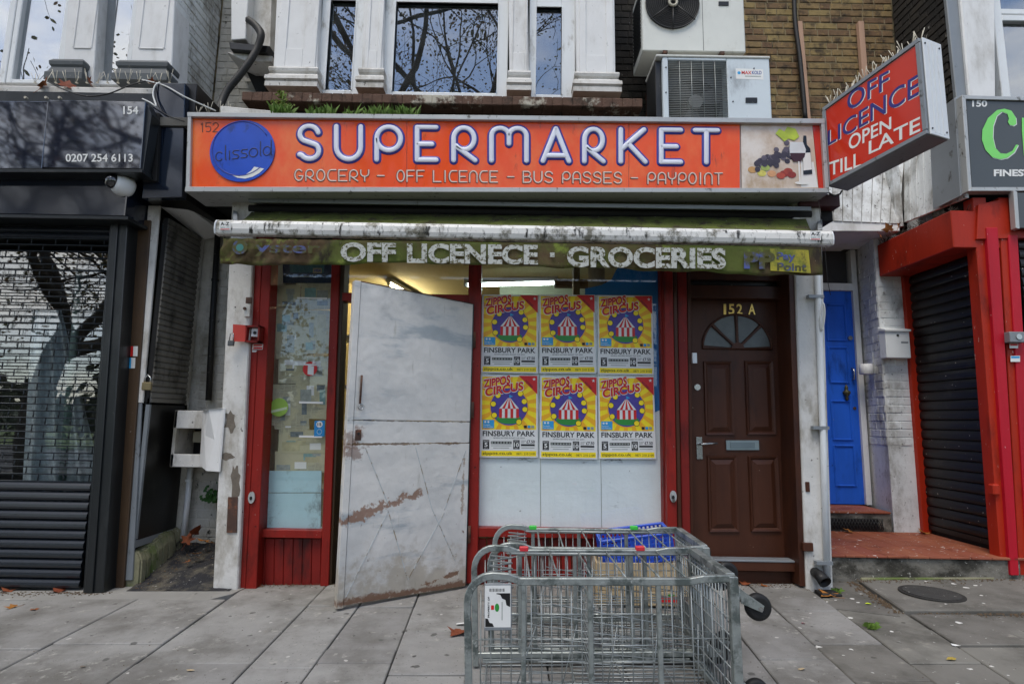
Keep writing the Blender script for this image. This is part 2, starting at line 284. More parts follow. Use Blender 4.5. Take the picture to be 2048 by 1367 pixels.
GRIME = '#2a2722'
M = dict(
 white = mat('white_paint', '#dededd', .55, var=.05, dirt=(('#b3b0aa', 3.0, .62, .14, .35), ('#4d4841', 34.0, .735, .03, .5)), bump=.002, bs=25),
 white_shabby = mat('white_render_worn', '#d2d0cb', .8, var=.10, dirt=(('#a39d92', 5.0, .58, .12, .5), ('#3d3a33', 26.0, .655, .025, .8)), bump=.006, bs=22),
 white_clean = mat('white_plastic', '#dfe2e3', .35, var=.04, dirt=(('#9d9a92', 7.0, .66, .10, .4),)),
 white_stain = mat('white_brick_paint', '#dde0e0', .75, var=.09, dirt=(('#8e8b84', 3.0, .58, .12, .6), ('#3c3a36', 30.0, .69, .04, .7)), bump=.004, bs=35, rnd=.05),
 white_grimy = mat('white_brick_grimy', '#bdbab2', .8, var=.14, dirt=(('#8b8678', 3.0, .55, .14, .6), ('#2b2924', 14.0, .64, .05, .6)), bump=.006, bs=30, rnd=.08),
 grey_base = mat('grey_stone_paint', '#4c5154', .6, var=.12, dirt=(('#8c8c86', 20, .68, .05, 1),)),
 red = mat('red_gloss_paint', '#8a2018', .45, spec=.28, var=.16, vs=8, zs=.15, spots=(('#bdb2a8', 16.0, .07, .10), ('#4a1510', 12.0, .09, .16)), dirt=(('#4e1712', 5.0, .60, .12, .3), ('#c9bdb3', 55.0, .745, .02, .6)), bump=.0015, bs=18),
 red_dark = mat('red_paint_boards', '#7f1f19', .5, spec=.28, var=.14, vs=4, dirt=(('#431815', 6.0, .57, .10, .25), ('#a59a92', 60.0, .75, .02, .5)), bump=.002, bs=30),
 red150 = mat('red_steel_paint', '#a82a13', .5, spec=.3, var=.16, vs=7, zs=.12, bump=.002, bs=30, spots=(('#d8d0c5', 14.0, .10, .16), ('#5a1a0f', 11.0, .09, .2)), dirt=(('#6c1c0f', 4.0, .60, .12, .4), ('#d8d0c5', 48.0, .73, .02, .25))),
 crimson = mat('red_paint_lit_face', '#b41428', .48, spec=.3, var=.14, vs=7, zs=.12, bump=.002, bs=30, spots=(('#d8d0c5', 13.0, .09, .14), ('#5a0f14', 10.0, .08, .2)), dirt=(('#7c1018', 4.0, .66, .10, .4), ('#d8d0c5', 60.0, .75, .02, .4))),  # lit front faces of the red posts, their brightness put into the colour
 brown = mat('brown_gloss_paint', '#4a2a1c', .42, spec=.28, var=.14, vs=8, zs=.15, spots=(('#9d8d7e', 14.0, .055, .10), ('#2e1a12', 10.0, .07, .15)), dirt=(('#38211a', 4.0, .58, .12, .4), ('#a99a8c', 70.0, .765, .015, 1)), bump=.0012, bs=16),
 brown_post = mat('brown_post_paint', '#46331f', .55, var=.10, dirt=(('#cfc9c0', 36.0, .755, .02, 1), ('#33241b', 4.0, .6, .1, .3))),
 blue_door = mat('blue_gloss_paint', '#2460cc', .45, spec=.3, var=.14, vs=8, zs=.15, bump=.0015, bs=24, spots=(('#8fa0c0', 12.0, .06, .12), ('#122c66', 10.0, .07, .15)), dirt=(('#123779', 5.0, .62, .12, .4), ('#7f93b8', 60.0, .755, .02, .5))),
 black_gloss = mat('black_gloss_panel', '#10192b', .05, var=.05, coat=1.0, wave=.035, ws=.8, spec=.9),  # black panel, blue of the reflected sky put into its base
 black_gloss2 = mat('black_gloss_box', '#121b2a', .12, var=.05, coat=.4, wave=.01, ws=1.5, spec=.8),
 black_metal = mat('black_powder_coat', '#15191b', .32, var=.10, dirt=(('#9b968d', 34.0, .77, .015, 1), ('#2b2d2d', 5.0, .6, .1, .3)), spec=.6),
 black_panel = mat('black_panel', '#0e0d0c', .38, var=.15, dirt=(('#b7b2a8', 42.0, .765, .012, .6), ('#2a2824', 6.0, .62, .1, .5))),
 shutter_grey = mat('blackened_grey_slat', '#6c6962', .6, var=.12, dirt=(('#26241f', 5.0, .55, .12, .5),)),
 shutter_black = mat('black_slat', '#131313', .45, var=.15, spots=(('#cfcac0', 11.0, .10, .22), ('#b5b0a6', 19.0, .10, .15)), dirt=(('#cfcac0', 38.0, .755, .012, .4), ('#2c2a26', 6.0, .63, .08, .6))),
 rail = mat('dark_slat', '#1a2028', .22, var=.08, spec=.7, dirt=(('#8d8a84', 40.0, .775, .012, 1),)),  # bluish sky highlights put into the dark base colour
 grille = mat('grille_steel', '#2b3034', .35, metal=.5, var=.1),
 galv = mat('galvanised_steel', '#9aa09d', .40, metal=.5, var=.22, vs=26, dirt=(('#636b68', 9.0, .54, .07, 1), ('#c3c8c5', 22.0, .64, .05, 1), ('#8b5a3e', 45.0, .735, .03, 1))),
 chrome = mat('bright_wire', '#a3a8a6', .42, metal=.5, var=.08, vs=10),
 alu = mat('aluminium_trim', '#b3b4b2', .42, metal=.35, var=.08, dirt=(('#5b5850', 18.0, .63, .06, .6),)),
 alu_grey = mat('grey_trim', '#84898d', .45, metal=.2, var=.08, dirt=(('#4b4a47', 12.0, .64, .06, .6),)),
 orange = mat('orange_acrylic', '#f25208', .22, var=.05, vs=2.0, spec=.35, coat=.35, wave=.02, ws=2.6, dirt=(('#f47a3a', 1.3, .58, .10, .6), ('#a8421c', 11.0, .71, .05, .25))),
 orange2 = mat('red_orange_acrylic', '#c92d12', .15, var=.04, coat=.3, wave=.004),
 sign_blue = mat('sign_blue', '#1c4cbc', .22, var=.10, vs=7, coat=.2, dirt=(('#173584', 9, .60, .06, .6),)),
 sign_navy = mat('sign_navy', '#2f3b9a', .4, var=.10),
 sign_white = mat('sign_white', '#dfe3ee', .4, var=.05),
 sign_grey = mat('sign_letter_grey', '#d8c8bc', .5, var=.2, vs=9),
 ltr_dark = mat('letter_recess_dark', '#6d3322', .5, var=.2, vs=9),
 ink = mat('printed_black', '#121212', .5, var=.1),
 print_white = mat('printed_white', '#e6e6e2', .45, var=.04),
 moss = mat('mossy_awning_cloth', '#4c3a22', .85, var=.28, vs=5, bump=.004, bs=30, dirt=(('#525c20', 1.5, .49, .10, 1.2), ('#74822f', 6.0, .61, .06, 1), ('#2a2015', 4.0, .61, .06, .5), ('#d8d6cc', 90.0, .755, .015, 1))),
 moss_top = mat('moss', '#565f24', .95, var=.35, vs=18, bump=.012, bs=60, dirt=(('#3a3320', 9.0, .55, .08, 1), ('#d5d4cc', 45.0, .735, .02, 1))),
 bar_white = mat('awning_bar_white', '#dad9d4', .45, var=.05, vs=3, dirt=(('#6d6a5c', 9.0, .545, .07, .8), ('#25241b', 26.0, .60, .05, .22))),
 worn_letter = mat('worn_white_letter', '#b9bbb4', .75, var=.14, vs=20, dirt=(('#59563c', 48.0, .545, .04, 1.0), ('#545b2a', 6.0, .66, .07, 1))),
 faded_blue = mat('faded_blue_print', '#4a5690', .8, var=.25, vs=12, dirt=(('#4a4a20', 9.0, .47, .08, 1),)),
 faded_yellow = mat('faded_yellow_print', '#a0962f', .8, var=.25, vs=9, dirt=(('#5f6a24', 6.0, .50, .10, 1), ('#4a3a22', 14.0, .62, .05, .4))),
 concrete = mat('old_concrete', '#78746a', .9, var=.22, vs=9, bump=.014, bs=35, dirt=(('#38352d', 4.0, .50, .10, 1.4), ('#c9c6bb', 22.0, .70, .04, 1))),
 concrete_moss = mat('mossy_concrete', '#7f7c63', .9, var=.2, vs=7, bump=.008, bs=45, dirt=(('#5c6a35', 3.0, .53, .10, 1), ('#34312a', 8.0, .64, .06, 1), ('#c9c6bb', 30.0, .72, .03, 1))),
 apron = mat('concrete_apron', '#918f8a', .9, var=.12, vs=2.5, bump=.004, bs=60, dirt=(('#6f6d68', 2.0, .60, .10, 1), ('#a8a59d', 4.0, .66, .08, 1), ('#dcdad2', 60.0, .765, .012, 1)), spots=(('#5f5d58', 6.0, .16, .35), ('#b9b6ae', 9.0, .12, .25), ('#4d4b47', 14.0, .13, .2))),
 slab = mat('paving_slab', '#908e8a', .86, var=.10, vs=9, bump=.003, bs=140, rnd=.15, dirt=(('#6b6862', 1.6, .54, .13, 1), ('#a5a29a', 14.0, .64, .06, 1), ('#4a4844', 70.0, .70, .02, 1), ('#c7c5bd', 55.0, .775, .012, 1)), spots=(('#5f5d59', 7.0, .15, .40), ('#4f4d49', 13.0, .14, .22), ('#b9b6af', 10.0, .12, .22))),
 slab_spots = mat('paving_slab_with_droppings', '#75726b', .86, var=.13, vs=3, bump=.003, bs=140, rnd=.15, dirt=(('#524f48', 1.8, .53, .13, 1), ('#8d897f', 12.0, .65, .06, 1), ('#cfcdc6', 30.0, .73, .015, 1)), spots=(('#d8d6d0', 9.0, .16, .20), ('#dedcd6', 16.0, .18, .18), ('#55524c', 8.0, .13, .2))),
 joint = mat('joint_soil', '#37342f', .95, var=.25, vs=20, bump=.01, bs=60, dirt=(('#3b4023', 4.0, .60, .06, 1),)),
 tar = mat('tarmac_patch', '#26262a', .9, var=.25, vs=30, bump=.02, bs=70, dirt=(('#5c574c', 7.0, .54, .10, 1), ('#a8a59f', 40.0, .70, .02, 1))),
 terracotta = mat('terracotta_tile', '#8f523c', .65, spec=.3, spots=(('#e3dfd8', 11.0, .14, .26), ('#dad5cc', 19.0, .14, .2)), var=.10, vs=5, rnd=.06, dirt=(('#6e3524', 4.0, .60, .10, 1), ('#e3dfd8', 26.0, .70, .02, 1))),
 brick = mat('stock_brick', '#786141', .9, var=.28, vs=14, bump=.006, bs=60, rnd=.34, dirt=(('#3a2e20', 9.0, .57, .10, 1), ('#8f7546', 16.0, .63, .07, 1))),
 brick_dark = mat('dark_brick', '#2c2620', .92, var=.28, vs=9, bump=.005, bs=60, rnd=.3, dirt=(('#15130f', 3.0, .52, .12, 1), ('#a7a39a', 20.0, .73, .03, .4))),
 mortar = mat('mortar', '#877a5e', .95, var=.2, vs=20, bump=.004, bs=80, dirt=(('#35301f', 4.0, .56, .1, 1),)),
 mortar_dark = mat('dark_mortar', '#211e1a', .95, var=.2, vs=20),
 sill = mat('lichen_stone_sill', '#5d4538', .9, var=.25, vs=12, bump=.008, bs=50, dirt=(('#35291f', 8.0, .58, .08, 1), ('#b9b2a2', 5.0, .60, .05, 1))),
 lead = mat('roof_felt', '#5a5955', .9, var=.2, vs=6, bump=.004, bs=30),
 steel_door = None, 
 wood = mat('raw_batten', '#b08d76', .8, var=.15, vs=12, zs=.1, dirt=(('#6b5646', 8.0, .62, .08, .15),)),
 crate_wood = mat('pale_crate_wood', '#b8a482', .75, var=.12, vs=14, dirt=(('#7f6c4e', 6.0, .62, .1, 1),)),
 cable = mat('black_cable', '#121212', .6, var=.1, dirt=(('#8f8c86', 40.0, .72, .03, 1),)),
 cable_white = mat('white_cable', '#cfd0cd', .5, var=.06),
 dark = mat('dark_interior', '#0b0b0c', .8, var=.1),
 room_grey = mat('dim_room', '#17191a', .9, var=.15),  # dimness of the unlit rooms put into the colour
 backing_dark = mat('dark_backing', '#3b4648', .9, var=.1, zs=.1, vs=8),
 cream = mat('cream_interior_wall', '#b6a678', .8, var=.08),
 ceiling = mat('interior_ceiling', '#b9b08f', .8, var=.06),
 tube_warm = mat('warm_tube', (1, .84, .5), .5, var=0, emit=60.0),
 tube_cool = mat('cool_tube', (.86, 1, .95), .5, var=0, emit=14.0),
 paper_white = mat('white_window_film', '#f4fafa', .55, var=.05, vs=2, bump=.008, bs=7, dirt=(('#8b908f', 3.2, .66, .04, 3.0), ('#5c5b55', 20.0, .745, .02, 1))),
 board_blue = mat('pale_blue_board', '#b2d6de', .45, var=.06, dirt=(('#74878a', 6.0, .62, .08, .7), ('#3d4444', 30.0, .745, .02, 1))),
 paint_blue = mat('bright_blue_board', '#0d72b8', .6, var=.14, vs=4),
 news = None,
 newsphoto = mat('newsprint_photo', '#6d777b', .8, var=.5, vs=30),
 newspaper_dark = mat('newsprint_block', '#9aa099', .8, var=.3, vs=30),
 rubber = mat('black_rubber', '#121212', .65, var=.15, dirt=(('#6b6862', 20.0, .64, .06, 1),)),
 hub = mat('rusty_red_hub', '#7c3a2b', .6, var=.2),
 blue_plastic = mat('blue_crate_plastic', '#2e57c4', .4, var=.10),
 leaf = mat('dry_leaf', '#8a4f22', .75, var=.25, vs=30, rnd=.3, bump=.003, bs=60),
 leaf_green = mat('autumn_leaf', '#5a5a22', .7, var=.35, vs=3, dirt=(('#7a5422', 1.4, .52, .08, 1),)),
 bark = mat('plane_bark', '#3a3126', .9, var=.3, vs=5, bump=.01, bs=20, dirt=(('#5c4e38', 3.0, .6, .08, .4),)),
 grass = mat('grass_blade', '#5c7a2a', .7, var=.3, vs=20),
 hedge = mat('hedge_leaf', '#26331a', .8, var=.35, vs=6),
 asphalt = mat('asphalt', '#38383a', .9, var=.15, vs=8, bump=.004, bs=120),
 park = mat('park_grass', '#4c5d2b', .95, var=.2, vs=.6),
 plaster_grey = mat('plaster_grey', '#6f665b', .9, var=.2, vs=14, bump=.01, bs=30),
 rust = mat('rusty_iron', '#4b352b', .8, var=.25, vs=16, bump=.003, bs=50, dirt=(('#7a4a30', 8.0, .58, .08, 1),)),
 spike = mat('spike_plastic', '#b9b3a2', .5, var=.1),
 ac_white = mat('unit_casing', '#d2d3cc', .45, var=.05, dirt=(('#94907f', 3.0, .63, .10, .4), ('#3f3c35', 42.0, .745, .015, .6))),
 ac_blue = mat('unit_casing_cool', '#cdd6da', .42, var=.05, dirt=(('#93989a', 3.0, .64, .10, .4), ('#4a4a48', 46.0, .755, .012, .6))),
 sign_dark = mat('grey_metallic_sign', '#4f5354', .3, metal=.3, var=.06, vs=1.2, wave=.004),
 lime = mat('lime_letter', '#7fdc6c', .4, var=.05),
 orange_red_card = mat('red_print', '#d01c1c', .45, var=.08),
 yel = mat('yellow_print', '#ffe41a', .45, var=.05),
 yel2 = mat('amber_print', '#f7b41a', .45, var=.05),
 purple = mat('violet_print', '#4d3f96', .45, var=.22, vs=22),
 sky_print = mat('blue_print', '#2d9fd8', .45, var=.06),
 green_print = mat('green_print', '#2f8f3a', .45, var=.1),
 clip_green = mat('green_clip', '#3fbf45', .45, var=.05), clip_red = mat('red_clip', '#d2323a', .45, var=.05),
 gold = mat('brass', '#c9a95f', .3, metal=.8, var=.1),
 steel = mat('satin_steel', '#b7b9b8', .25, metal=.9, var=.06),
)
# ---------------------------------------------------------------- special materials
def nodes_of(name):
    m = bpy.data.materials.new(name); m.use_nodes = True; nt = m.node_tree
    return m, nt.nodes, nt.links, nt.nodes['Principled BSDF']
def nmath(N, L, op, a, b=None, c=None):
    n = N.new('ShaderNodeMath'); n.operation = op
    for i, q in enumerate((a, b, c)):
        if q is None: continue
        if isinstance(q, (int, float)): n.inputs[i].default_value = q
        else: L.new(q, n.inputs[i])
    return n.outputs[0]
def steel_door_mat():
    m, N, L, b = nodes_of('painted_steel_with_rust'); b.inputs['Roughness'].default_value = .45; b.inputs['Metallic'].default_value = .1
    tc = N.new('ShaderNodeTexCoord'); sp = N.new('ShaderNodeSeparateXYZ'); L.new(tc.outputs['Object'], sp.inputs[0]); X, Z = sp.outputs[0], sp.outputs[2]
    def noise(sc, det=8, ro=.65, v=None, st=(1, 1, 1)):
        mp = N.new('ShaderNodeMapping'); mp.inputs['Scale'].default_value = st; L.new(tc.outputs['Object'], mp.inputs[0])
        n = N.new('ShaderNodeTexNoise'); n.inputs['Scale'].default_value = sc; n.inputs['Detail'].default_value = det; n.inputs['Roughness'].default_value = ro; L.new(mp.outputs[0], n.inputs['Vector']); return n.outputs['Fac']
    def ss(v, lo, hi):
        r = N.new('ShaderNodeMapRange'); r.interpolation_type = 'SMOOTHSTEP'; L.new(v, r.inputs[0]); r.inputs[1].default_value = lo; r.inputs[2].default_value = hi; return r.outputs[0]
    def mix(f, a, col):
        x = N.new('ShaderNodeMix'); x.data_type = 'RGBA'; L.new(f, x.inputs[0])
        if isinstance(a, tuple): x.inputs[6].default_value = a
        else: L.new(a, x.inputs[6])
        x.inputs[7].default_value = (*C(col), 1); return x.outputs[2]
    n1 = noise(2.0); n2 = noise(9.0); n3 = noise(30.0); n4 = noise(3.0, st=(.4, 1, 1.6))
    cur = mix(ss(n1, .3, .7), (*C('#e0dcd5'), 1), '#c9c8c4')
    up = ss(nmath(N, L, 'ADD', Z, nmath(N, L, 'MULTIPLY', n1, .5)), 1.35, 1.6)
    cur2 = mix(ss(n4, .52, .66), cur, '#a9afb1')                       # brush smears
    cur = cur2
    sm = nmath(N, L, 'MULTIPLY', ss(nmath(N, L, 'ADD', nmath(N, L, 'ADD', nmath(N, L, 'MULTIPLY', n1, .7), nmath(N, L, 'MULTIPLY', n2, .3)), nmath(N, L, 'MULTIPLY', nmath(N, L, 'ADD', Z, -1.75), .45)), .56, .86), .75)
    cur = mix(sm, cur, '#3e4142')                                     # dark blotches, denser towards the top
    # rust towards the bottom edge, along the seams and one long scrape
    def seg(x0, z0, x1, z1, w, amp=.06):
        dx, dz = x1-x0, z1-z0; l2 = dx*dx+dz*dz
        px_ = nmath(N, L, 'ADD', X, -x0); pz = nmath(N, L, 'ADD', Z, -z0)
        t = nmath(N, L, 'DIVIDE', nmath(N, L, 'ADD', nmath(N, L, 'MULTIPLY', px_, dx), nmath(N, L, 'MULTIPLY', pz, dz)), l2)
        t = nmath(N, L, 'MINIMUM', nmath(N, L, 'MAXIMUM', t, 0.0), 1.0)
        ex = nmath(N, L, 'ADD', px_, nmath(N, L, 'MULTIPLY', t, -dx)); ez = nmath(N, L, 'ADD', pz, nmath(N, L, 'MULTIPLY', t, -dz))
        d = nmath(N, L, 'SQRT', nmath(N, L, 'ADD', nmath(N, L, 'MULTIPLY', ex, ex), nmath(N, L, 'MULTIPLY', ez, ez)))
        d = nmath(N, L, 'ADD', d, nmath(N, L, 'MULTIPLY', nmath(N, L, 'ADD', n3, -.5), amp*3)); d = nmath(N, L, 'ADD', d, nmath(N, L, 'MULTIPLY', nmath(N, L, 'ADD', n2, -.5), amp*2.2))
        r = N.new('ShaderNodeMapRange'); r.interpolation_type = 'SMOOTHSTEP'; L.new(d, r.inputs[0]); r.inputs[1].default_value = w*.3; r.inputs[2].default_value = w*1.2; r.inputs[3].default_value = 1; r.inputs[4].default_value = 0; return r.outputs[0]
    low = ss(nmath(N, L, 'SUBTRACT', nmath(N, L, 'MULTIPLY', n2, .9), nmath(N, L, 'MULTIPLY', Z, .9)), .18, .40)
    cur = mix(nmath(N, L, 'MULTIPLY', low, .55), cur, '#9a8b70')
    for (x0, z0, x1, z1, w, amp, c, k) in ((.93, .52, .42, .66, .026, .075, '#8a6248', .85), (.0, .015, .93, .015, .028, .03, '#6f4c36', .9), (.35, .05, .08, .10, .012, .03, '#7b563c', .9),
         (.86, 1.09, .93, 1.02, .05, .09, '#8c7060', .7), (.86, .96, .92, .96, .035, .09, '#85685a', .7), (0, 1.005, .93, 1.005, .006, .012, '#6e5138', .8), (.05, .9, .06, .5, .006, .02, '#8a6a48', .6),
         (0.0, 1.16, .93, 1.16, .004, .01, '#6e675c', .7)):
        cur = mix(nmath(N, L, 'MULTIPLY', seg(x0, z0, x1, z1, w, amp), k), cur, c)
    spots = nmath(N, L, 'MULTIPLY', ss(noise(38, 6, .7, st=(1, 1, .45)), .655, .69), ss(nmath(N, L, 'MULTIPLY', Z, -1), -1.2, -.2))
    cur = mix(spots, cur, '#6d5138')
    strk = ss(noise(26, 5, .6, st=(1, 1, .12)), .62, .72); strk = nmath(N, L, 'MULTIPLY', strk, .35); cur = mix(strk, cur, '#8d8873')
    L.new(cur, b.inputs['Base Color'])
    bp = N.new('ShaderNodeBump'); bp.inputs['Distance'].default_value = .02; L.new(noise(2.6, 3), bp.inputs['Height'])
    bp2 = N.new('ShaderNodeBump'); bp2.inputs['Distance'].default_value = .0015; L.new(n3, bp2.inputs['Height']); L.new(bp.outputs[0], bp2.inputs['Normal']); L.new(bp2.outputs[0], b.inputs['Normal'])
    return m
M['steel_door'] = steel_door_mat()
def news_mat():
    m, N, L, b = nodes_of('newsprint'); b.inputs['Roughness'].default_value = .8
    geo = N.new('ShaderNodeNewGeometry'); mp = N.new('ShaderNodeMapping'); mp.inputs['Rotation'].default_value = (R(90), 0, 0); L.new(geo.outputs['Position'], mp.inputs[0])
    br = N.new('ShaderNodeTexBrick'); br.inputs['Scale'].default_value = 1; br.inputs['Brick Width'].default_value = .055; br.inputs['Row Height'].default_value = .0075
    br.inputs['Mortar Size'].default_value = .0022; br.inputs['Color1'].default_value = (*C('#77766a'), 1); br.inputs['Color2'].default_value = (*C('#a3a190'), 1); br.inputs['Mortar'].default_value = (*C('#bdb99c'), 1); br.offset = 0.0
    L.new(mp.outputs[0], br.inputs['Vector'])
    n = N.new('ShaderNodeTexNoise'); n.inputs['Scale'].default_value = 7; n.inputs['Detail'].default_value = 3; L.new(geo.outputs['Position'], n.inputs['Vector'])
    r = N.new('ShaderNodeMapRange'); L.new(n.outputs[0], r.inputs[0]); r.inputs[1].default_value = .47; r.inputs[2].default_value = .53
    x = N.new('ShaderNodeMix'); x.data_type = 'RGBA'; L.new(r.outputs[0], x.inputs[0]); L.new(br.outputs[0], x.inputs[6]); x.inputs[7].default_value = (*C('#bdb898'), 1)
    L.new(x.outputs[2], b.inputs['Base Color']); return m
M['news'] = news_mat()
M['glass_left'] = glass('upper_left_window_glass', .34, (.50, .56, .57), dust=.03, wave=.004)
M['glass_up'] = glass('upper_window_glass', .23, (.50, .56, .57), dust=.04, wave=.004)
M['glass_shop'] = glass('shop_window_glass', .035, (.98, .99, .985), dust=.015)
M['glass_154'] = glass('dark_shop_glass', .13, (.9, .92, .92), wave=.004)
M['frost'] = mat('frosted_pane', '#565d5e', .35, var=.25, vs=10)

# ---------------------------------------------------------------- brick walls
_bm = {}
def brick_mesh(wd, ht, dp):
    k = (round(wd, 4), round(ht, 4), round(dp, 4))
    if k not in _bm:
        m = MB().box(-wd/2, wd/2, -ht/2, ht/2, -.02, dp); me = m.mesh('brick'); bm = bmesh.new(); bm.from_mesh(me); bmesh.ops.recalc_face_normals(bm, faces=bm.faces)
        es = [e for e in bm.edges if all(v.co.z > 0 for v in e.verts)]; bmesh.ops.bevel(bm, geom=es, offset=min(.005, dp*.6), segments=1, affect='EDGES'); bm.to_mesh(me); bm.free(); _bm[k] = me
    return _bm[k]
def bricks(wall, F, u0, u1, v0, v1, mt, proud=.008, course=.075, joint=.010, skip=None, seed=1, flemish=True, limit=300):
    rs = random.Random(seed); ht = course-joint; row = 0; v = v0; cnt = 0
    base = Matrix((( F.U.x, F.V.x, F.N.x, 0), (F.U.y, F.V.y, F.N.y, 0), (F.U.z, F.V.z, F.N.z, 0), (0, 0, 0, 1)))
    seq = [.215, .1025] if flemish else [.215]
    while v+ht < v1+.001:
        u = u0 - rs.uniform(.02, .12); k = row
        while u < u1:
            wd = seq[k % len(seq)]; k += 1
            a, b = max(u, u0), min(u+wd, u1); u += wd+joint
            if b-a < .03: continue
            c = ((a+b)/2, v+ht/2)
            if skip and skip(*c): continue
            me = brick_mesh(b-a, ht, proud)
            if not me.materials: me.materials.append(mt)
            o = bpy.data.objects.new('brick', me); COL.objects.link(o); o.parent = wall
            if OFFS.get(wall.name) is not None: o.matrix_parent_inverse = Matrix.Translation(-OFFS[wall.name])
            p = F.pt(c[0], c[1], rs.uniform(-.003, .002)); mm = base.copy(); mm.translation = p
            mm = mm @ Matrix.Rotation(rs.gauss(0, .006), 4, 'Z') @ Matrix.Rotation(rs.gauss(0, .006), 4, 'Y')
            o.matrix_basis = mm
            if me.materials[0] != mt: o.material_slots[0].link = 'OBJECT'; o.material_slots[0].material = mt
            cnt += 1
        v += course; row += 1
    return cnt
def strip(name, a0, a1, Y, depth, mt, parent, bevel=.004):
    """a post: a0 = (x left, x right, y) at the top, a1 the same at the foot, in picture measure at depth Y"""
    return pxquad(name, [(a0[0], a0[2]), (a0[1], a0[2]), (a1[1], a1[2]), (a1[0], a1[2])], Y, depth, mt, parent, bevel)

# ================================================================ GROUND
pave = thing('pavement', 'grey concrete slab pavement in front of the shops', None, kind='structure')
box('bedding', -30, 30, -7.2, 1.2, -.9, -.60, M['joint'], pave)
m = MB(); m.prism([(-30, -7.2, gz(-30)-.03), (30, -7.2, gz(30)-.03), (30, .9, gz(30)-.03), (-30, .9, gz(-30)-.03)], (0, 0, -.3)); m.build('joint_bed', M['joint'], pave)
# joints between the columns of slabs, read at two depths, as lines X = a + b*Y on the ground
JL = [(-560, -1560), (-330, -1150), (-110, -760), (95, -400), (292, -53), (464, 212), (634, 462), (733, 600), (836, 767), (952, 930), (1075, 1100), (1190, 1262), (1305, 1405), (1417, 1557), (1521, 1714), (1637, 1875), (1757, 2032), (1880, 2215), (2010, 2420), (2150, 2640)]
def jline(i):
    a, b = G(JL[i][0], 1190), G(JL[i][1], 1367); k = (b.x-a.x)/(b.y-a.y); return a.x-k*a.y, k
CUT = {4: [1287], 3: [1298], 5: [1325], 6: [1211, 1334], 7: [1213, 1298, 1325], 8: [1212, 1262], 9: [1208, 1290], 10: [1222, 1300], 11: [1205, 1275], 12: [1215, 1290], 13: [1246, 1318], 14: [1221, 1287, 1360], 15: [1180, 1259, 1325], 16: [1291], 17: [1262, 1330]}
rs = random.Random(3)
for i in range(len(JL)-1):
    (a0, b0), (a1, b1) = jline(i), jline(i+1)
    if i in CUT: ys = [G((JL[i][0]+JL[i+1][0])/2, q).y for q in CUT[i]]
    else: ys = [-.55-rs.uniform(0, .4)]
    top = {3: -.33, 4: -.33, 2: -.33, 1: -.33, 0: -.33}.get(i, .02)
    if i in (15,): top = -.30
    if i in (16, 17, 18): top = -.66
    ys = [top]+sorted([q for q in ys if q < top-.06], reverse=True)
    while ys[-1] > -7.1: ys.append(ys[-1]-rs.choice((.5, .5, .55, .62)))
    for j in range(len(ys)-1):
        y0, y1 = ys[j], max(ys[j+1], -7.15); g = .0035; dz = rs.gauss(0, .0022)
        pts = [(a0+b0*y1+g, y1+g), (a1+b1*y1-g, y1+g), (a1+b1*y0-g, y0-g), (a0+b0*y0+g, y0-g)]
        MB().hexa([(x, y, gz(x)-.06) for x, y in pts], [(x, y, gz(x)+dz+rs.gauss(0, .0012)) for x, y in pts]).build('slab', M['slab_spots'] if i >= 15 or (i >= 13 and rs.random() < .45) else M['slab'], pave, .005)
# cast concrete apron along the left, bare strip along the shops
m = MB(); n = 14
top_pts = [(-9, .3), (-9, -.34)] + [(-9+(7.0)*t/n, -.345+.012*math.sin(t*2.1)) for t in range(1, n+1)] + [(-1.90, -.22), (-1.86, .06), (-1.95, .3)]
m.hexa([(x, y, gz(x)-.05) for x, y in top_pts], [(x, y, gz(x)+.004) for x, y in top_pts]).build('concrete_apron', M['apron'], pave)
# raised hardstanding by the blue door
hs = [G(1700, 1152), G(1808, 1226), G(2300, 1226), G(2300, 1150)]
m = MB(); m.hexa([(q.x, q.y, gz(q.x)-.05) for q in hs], [(q.x, q.y, gz(q.x)+.022) for q in hs]).build('concrete_hardstanding', M['slab_spots'], pave, .008)
# far side of the street: kerb, road, opposite pavement, park
tag(box('kerb', -30, 30, -7.36, -7.2, -.6, -.01, M['concrete'], None, .01), 'grey stone kerb along the road edge', kind='structure')
tag(box('road', -60, 60, -16, -7.36, -.7, -.13, M['asphalt'], None, 0), 'dark asphalt road behind the viewer', kind='structure')
tag(box('park_ground', -160, 160, -220, -16, -.8, -.06, M['park'], None, 0), 'park grass across the road', kind='structure')

# ================================================================ BUILDING 152 (the supermarket)
B = thing('shop_building', 'yellow brick building with white bay window above the supermarket', 'building')
# --- set-back upper wall
WY = 1.1
wl = box('upper_wall', -3.4, 4.3, WY, WY+.25, 3.2, 7.6, M['mortar'], B, 0)
FW_ = FY(WY)
def sk(u, v): return False
bricks(wl, FW_, 2.02, 3.93, 4.02, 6.0, M['brick'], seed=4)
wl2 = box('shade_toned_wall', .9, 2.0, WY-.012, WY, 3.45, 7.6, M['mortar_dark'], B, 0)  # shade beside the bay put into darker brick and mortar
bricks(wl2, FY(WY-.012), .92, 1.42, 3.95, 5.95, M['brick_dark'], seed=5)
wl3 = box('painted_upper_wall', -3.09, -2.2, WY-.014, WY, 3.45, 7.6, M['white_grimy'], B, 0)
bricks(wl3, FY(WY-.014), -3.08, -2.28, 3.75, 5.95, M['white_grimy'], proud=.006, seed=6)
box('body', -3.4, 4.3, 1.36, 9, 3.0, 9.5, M['brick_dark'], B, 0)
box('parapet_wall', -3.4, 4.3, 1.0, 1.36, 7.6, 9.5, M['brick_dark'], B, 0)
box('flat_roof', -2.72, 2.4, -.28, WY-.02, 3.36, 3.43, M['lead'], B)
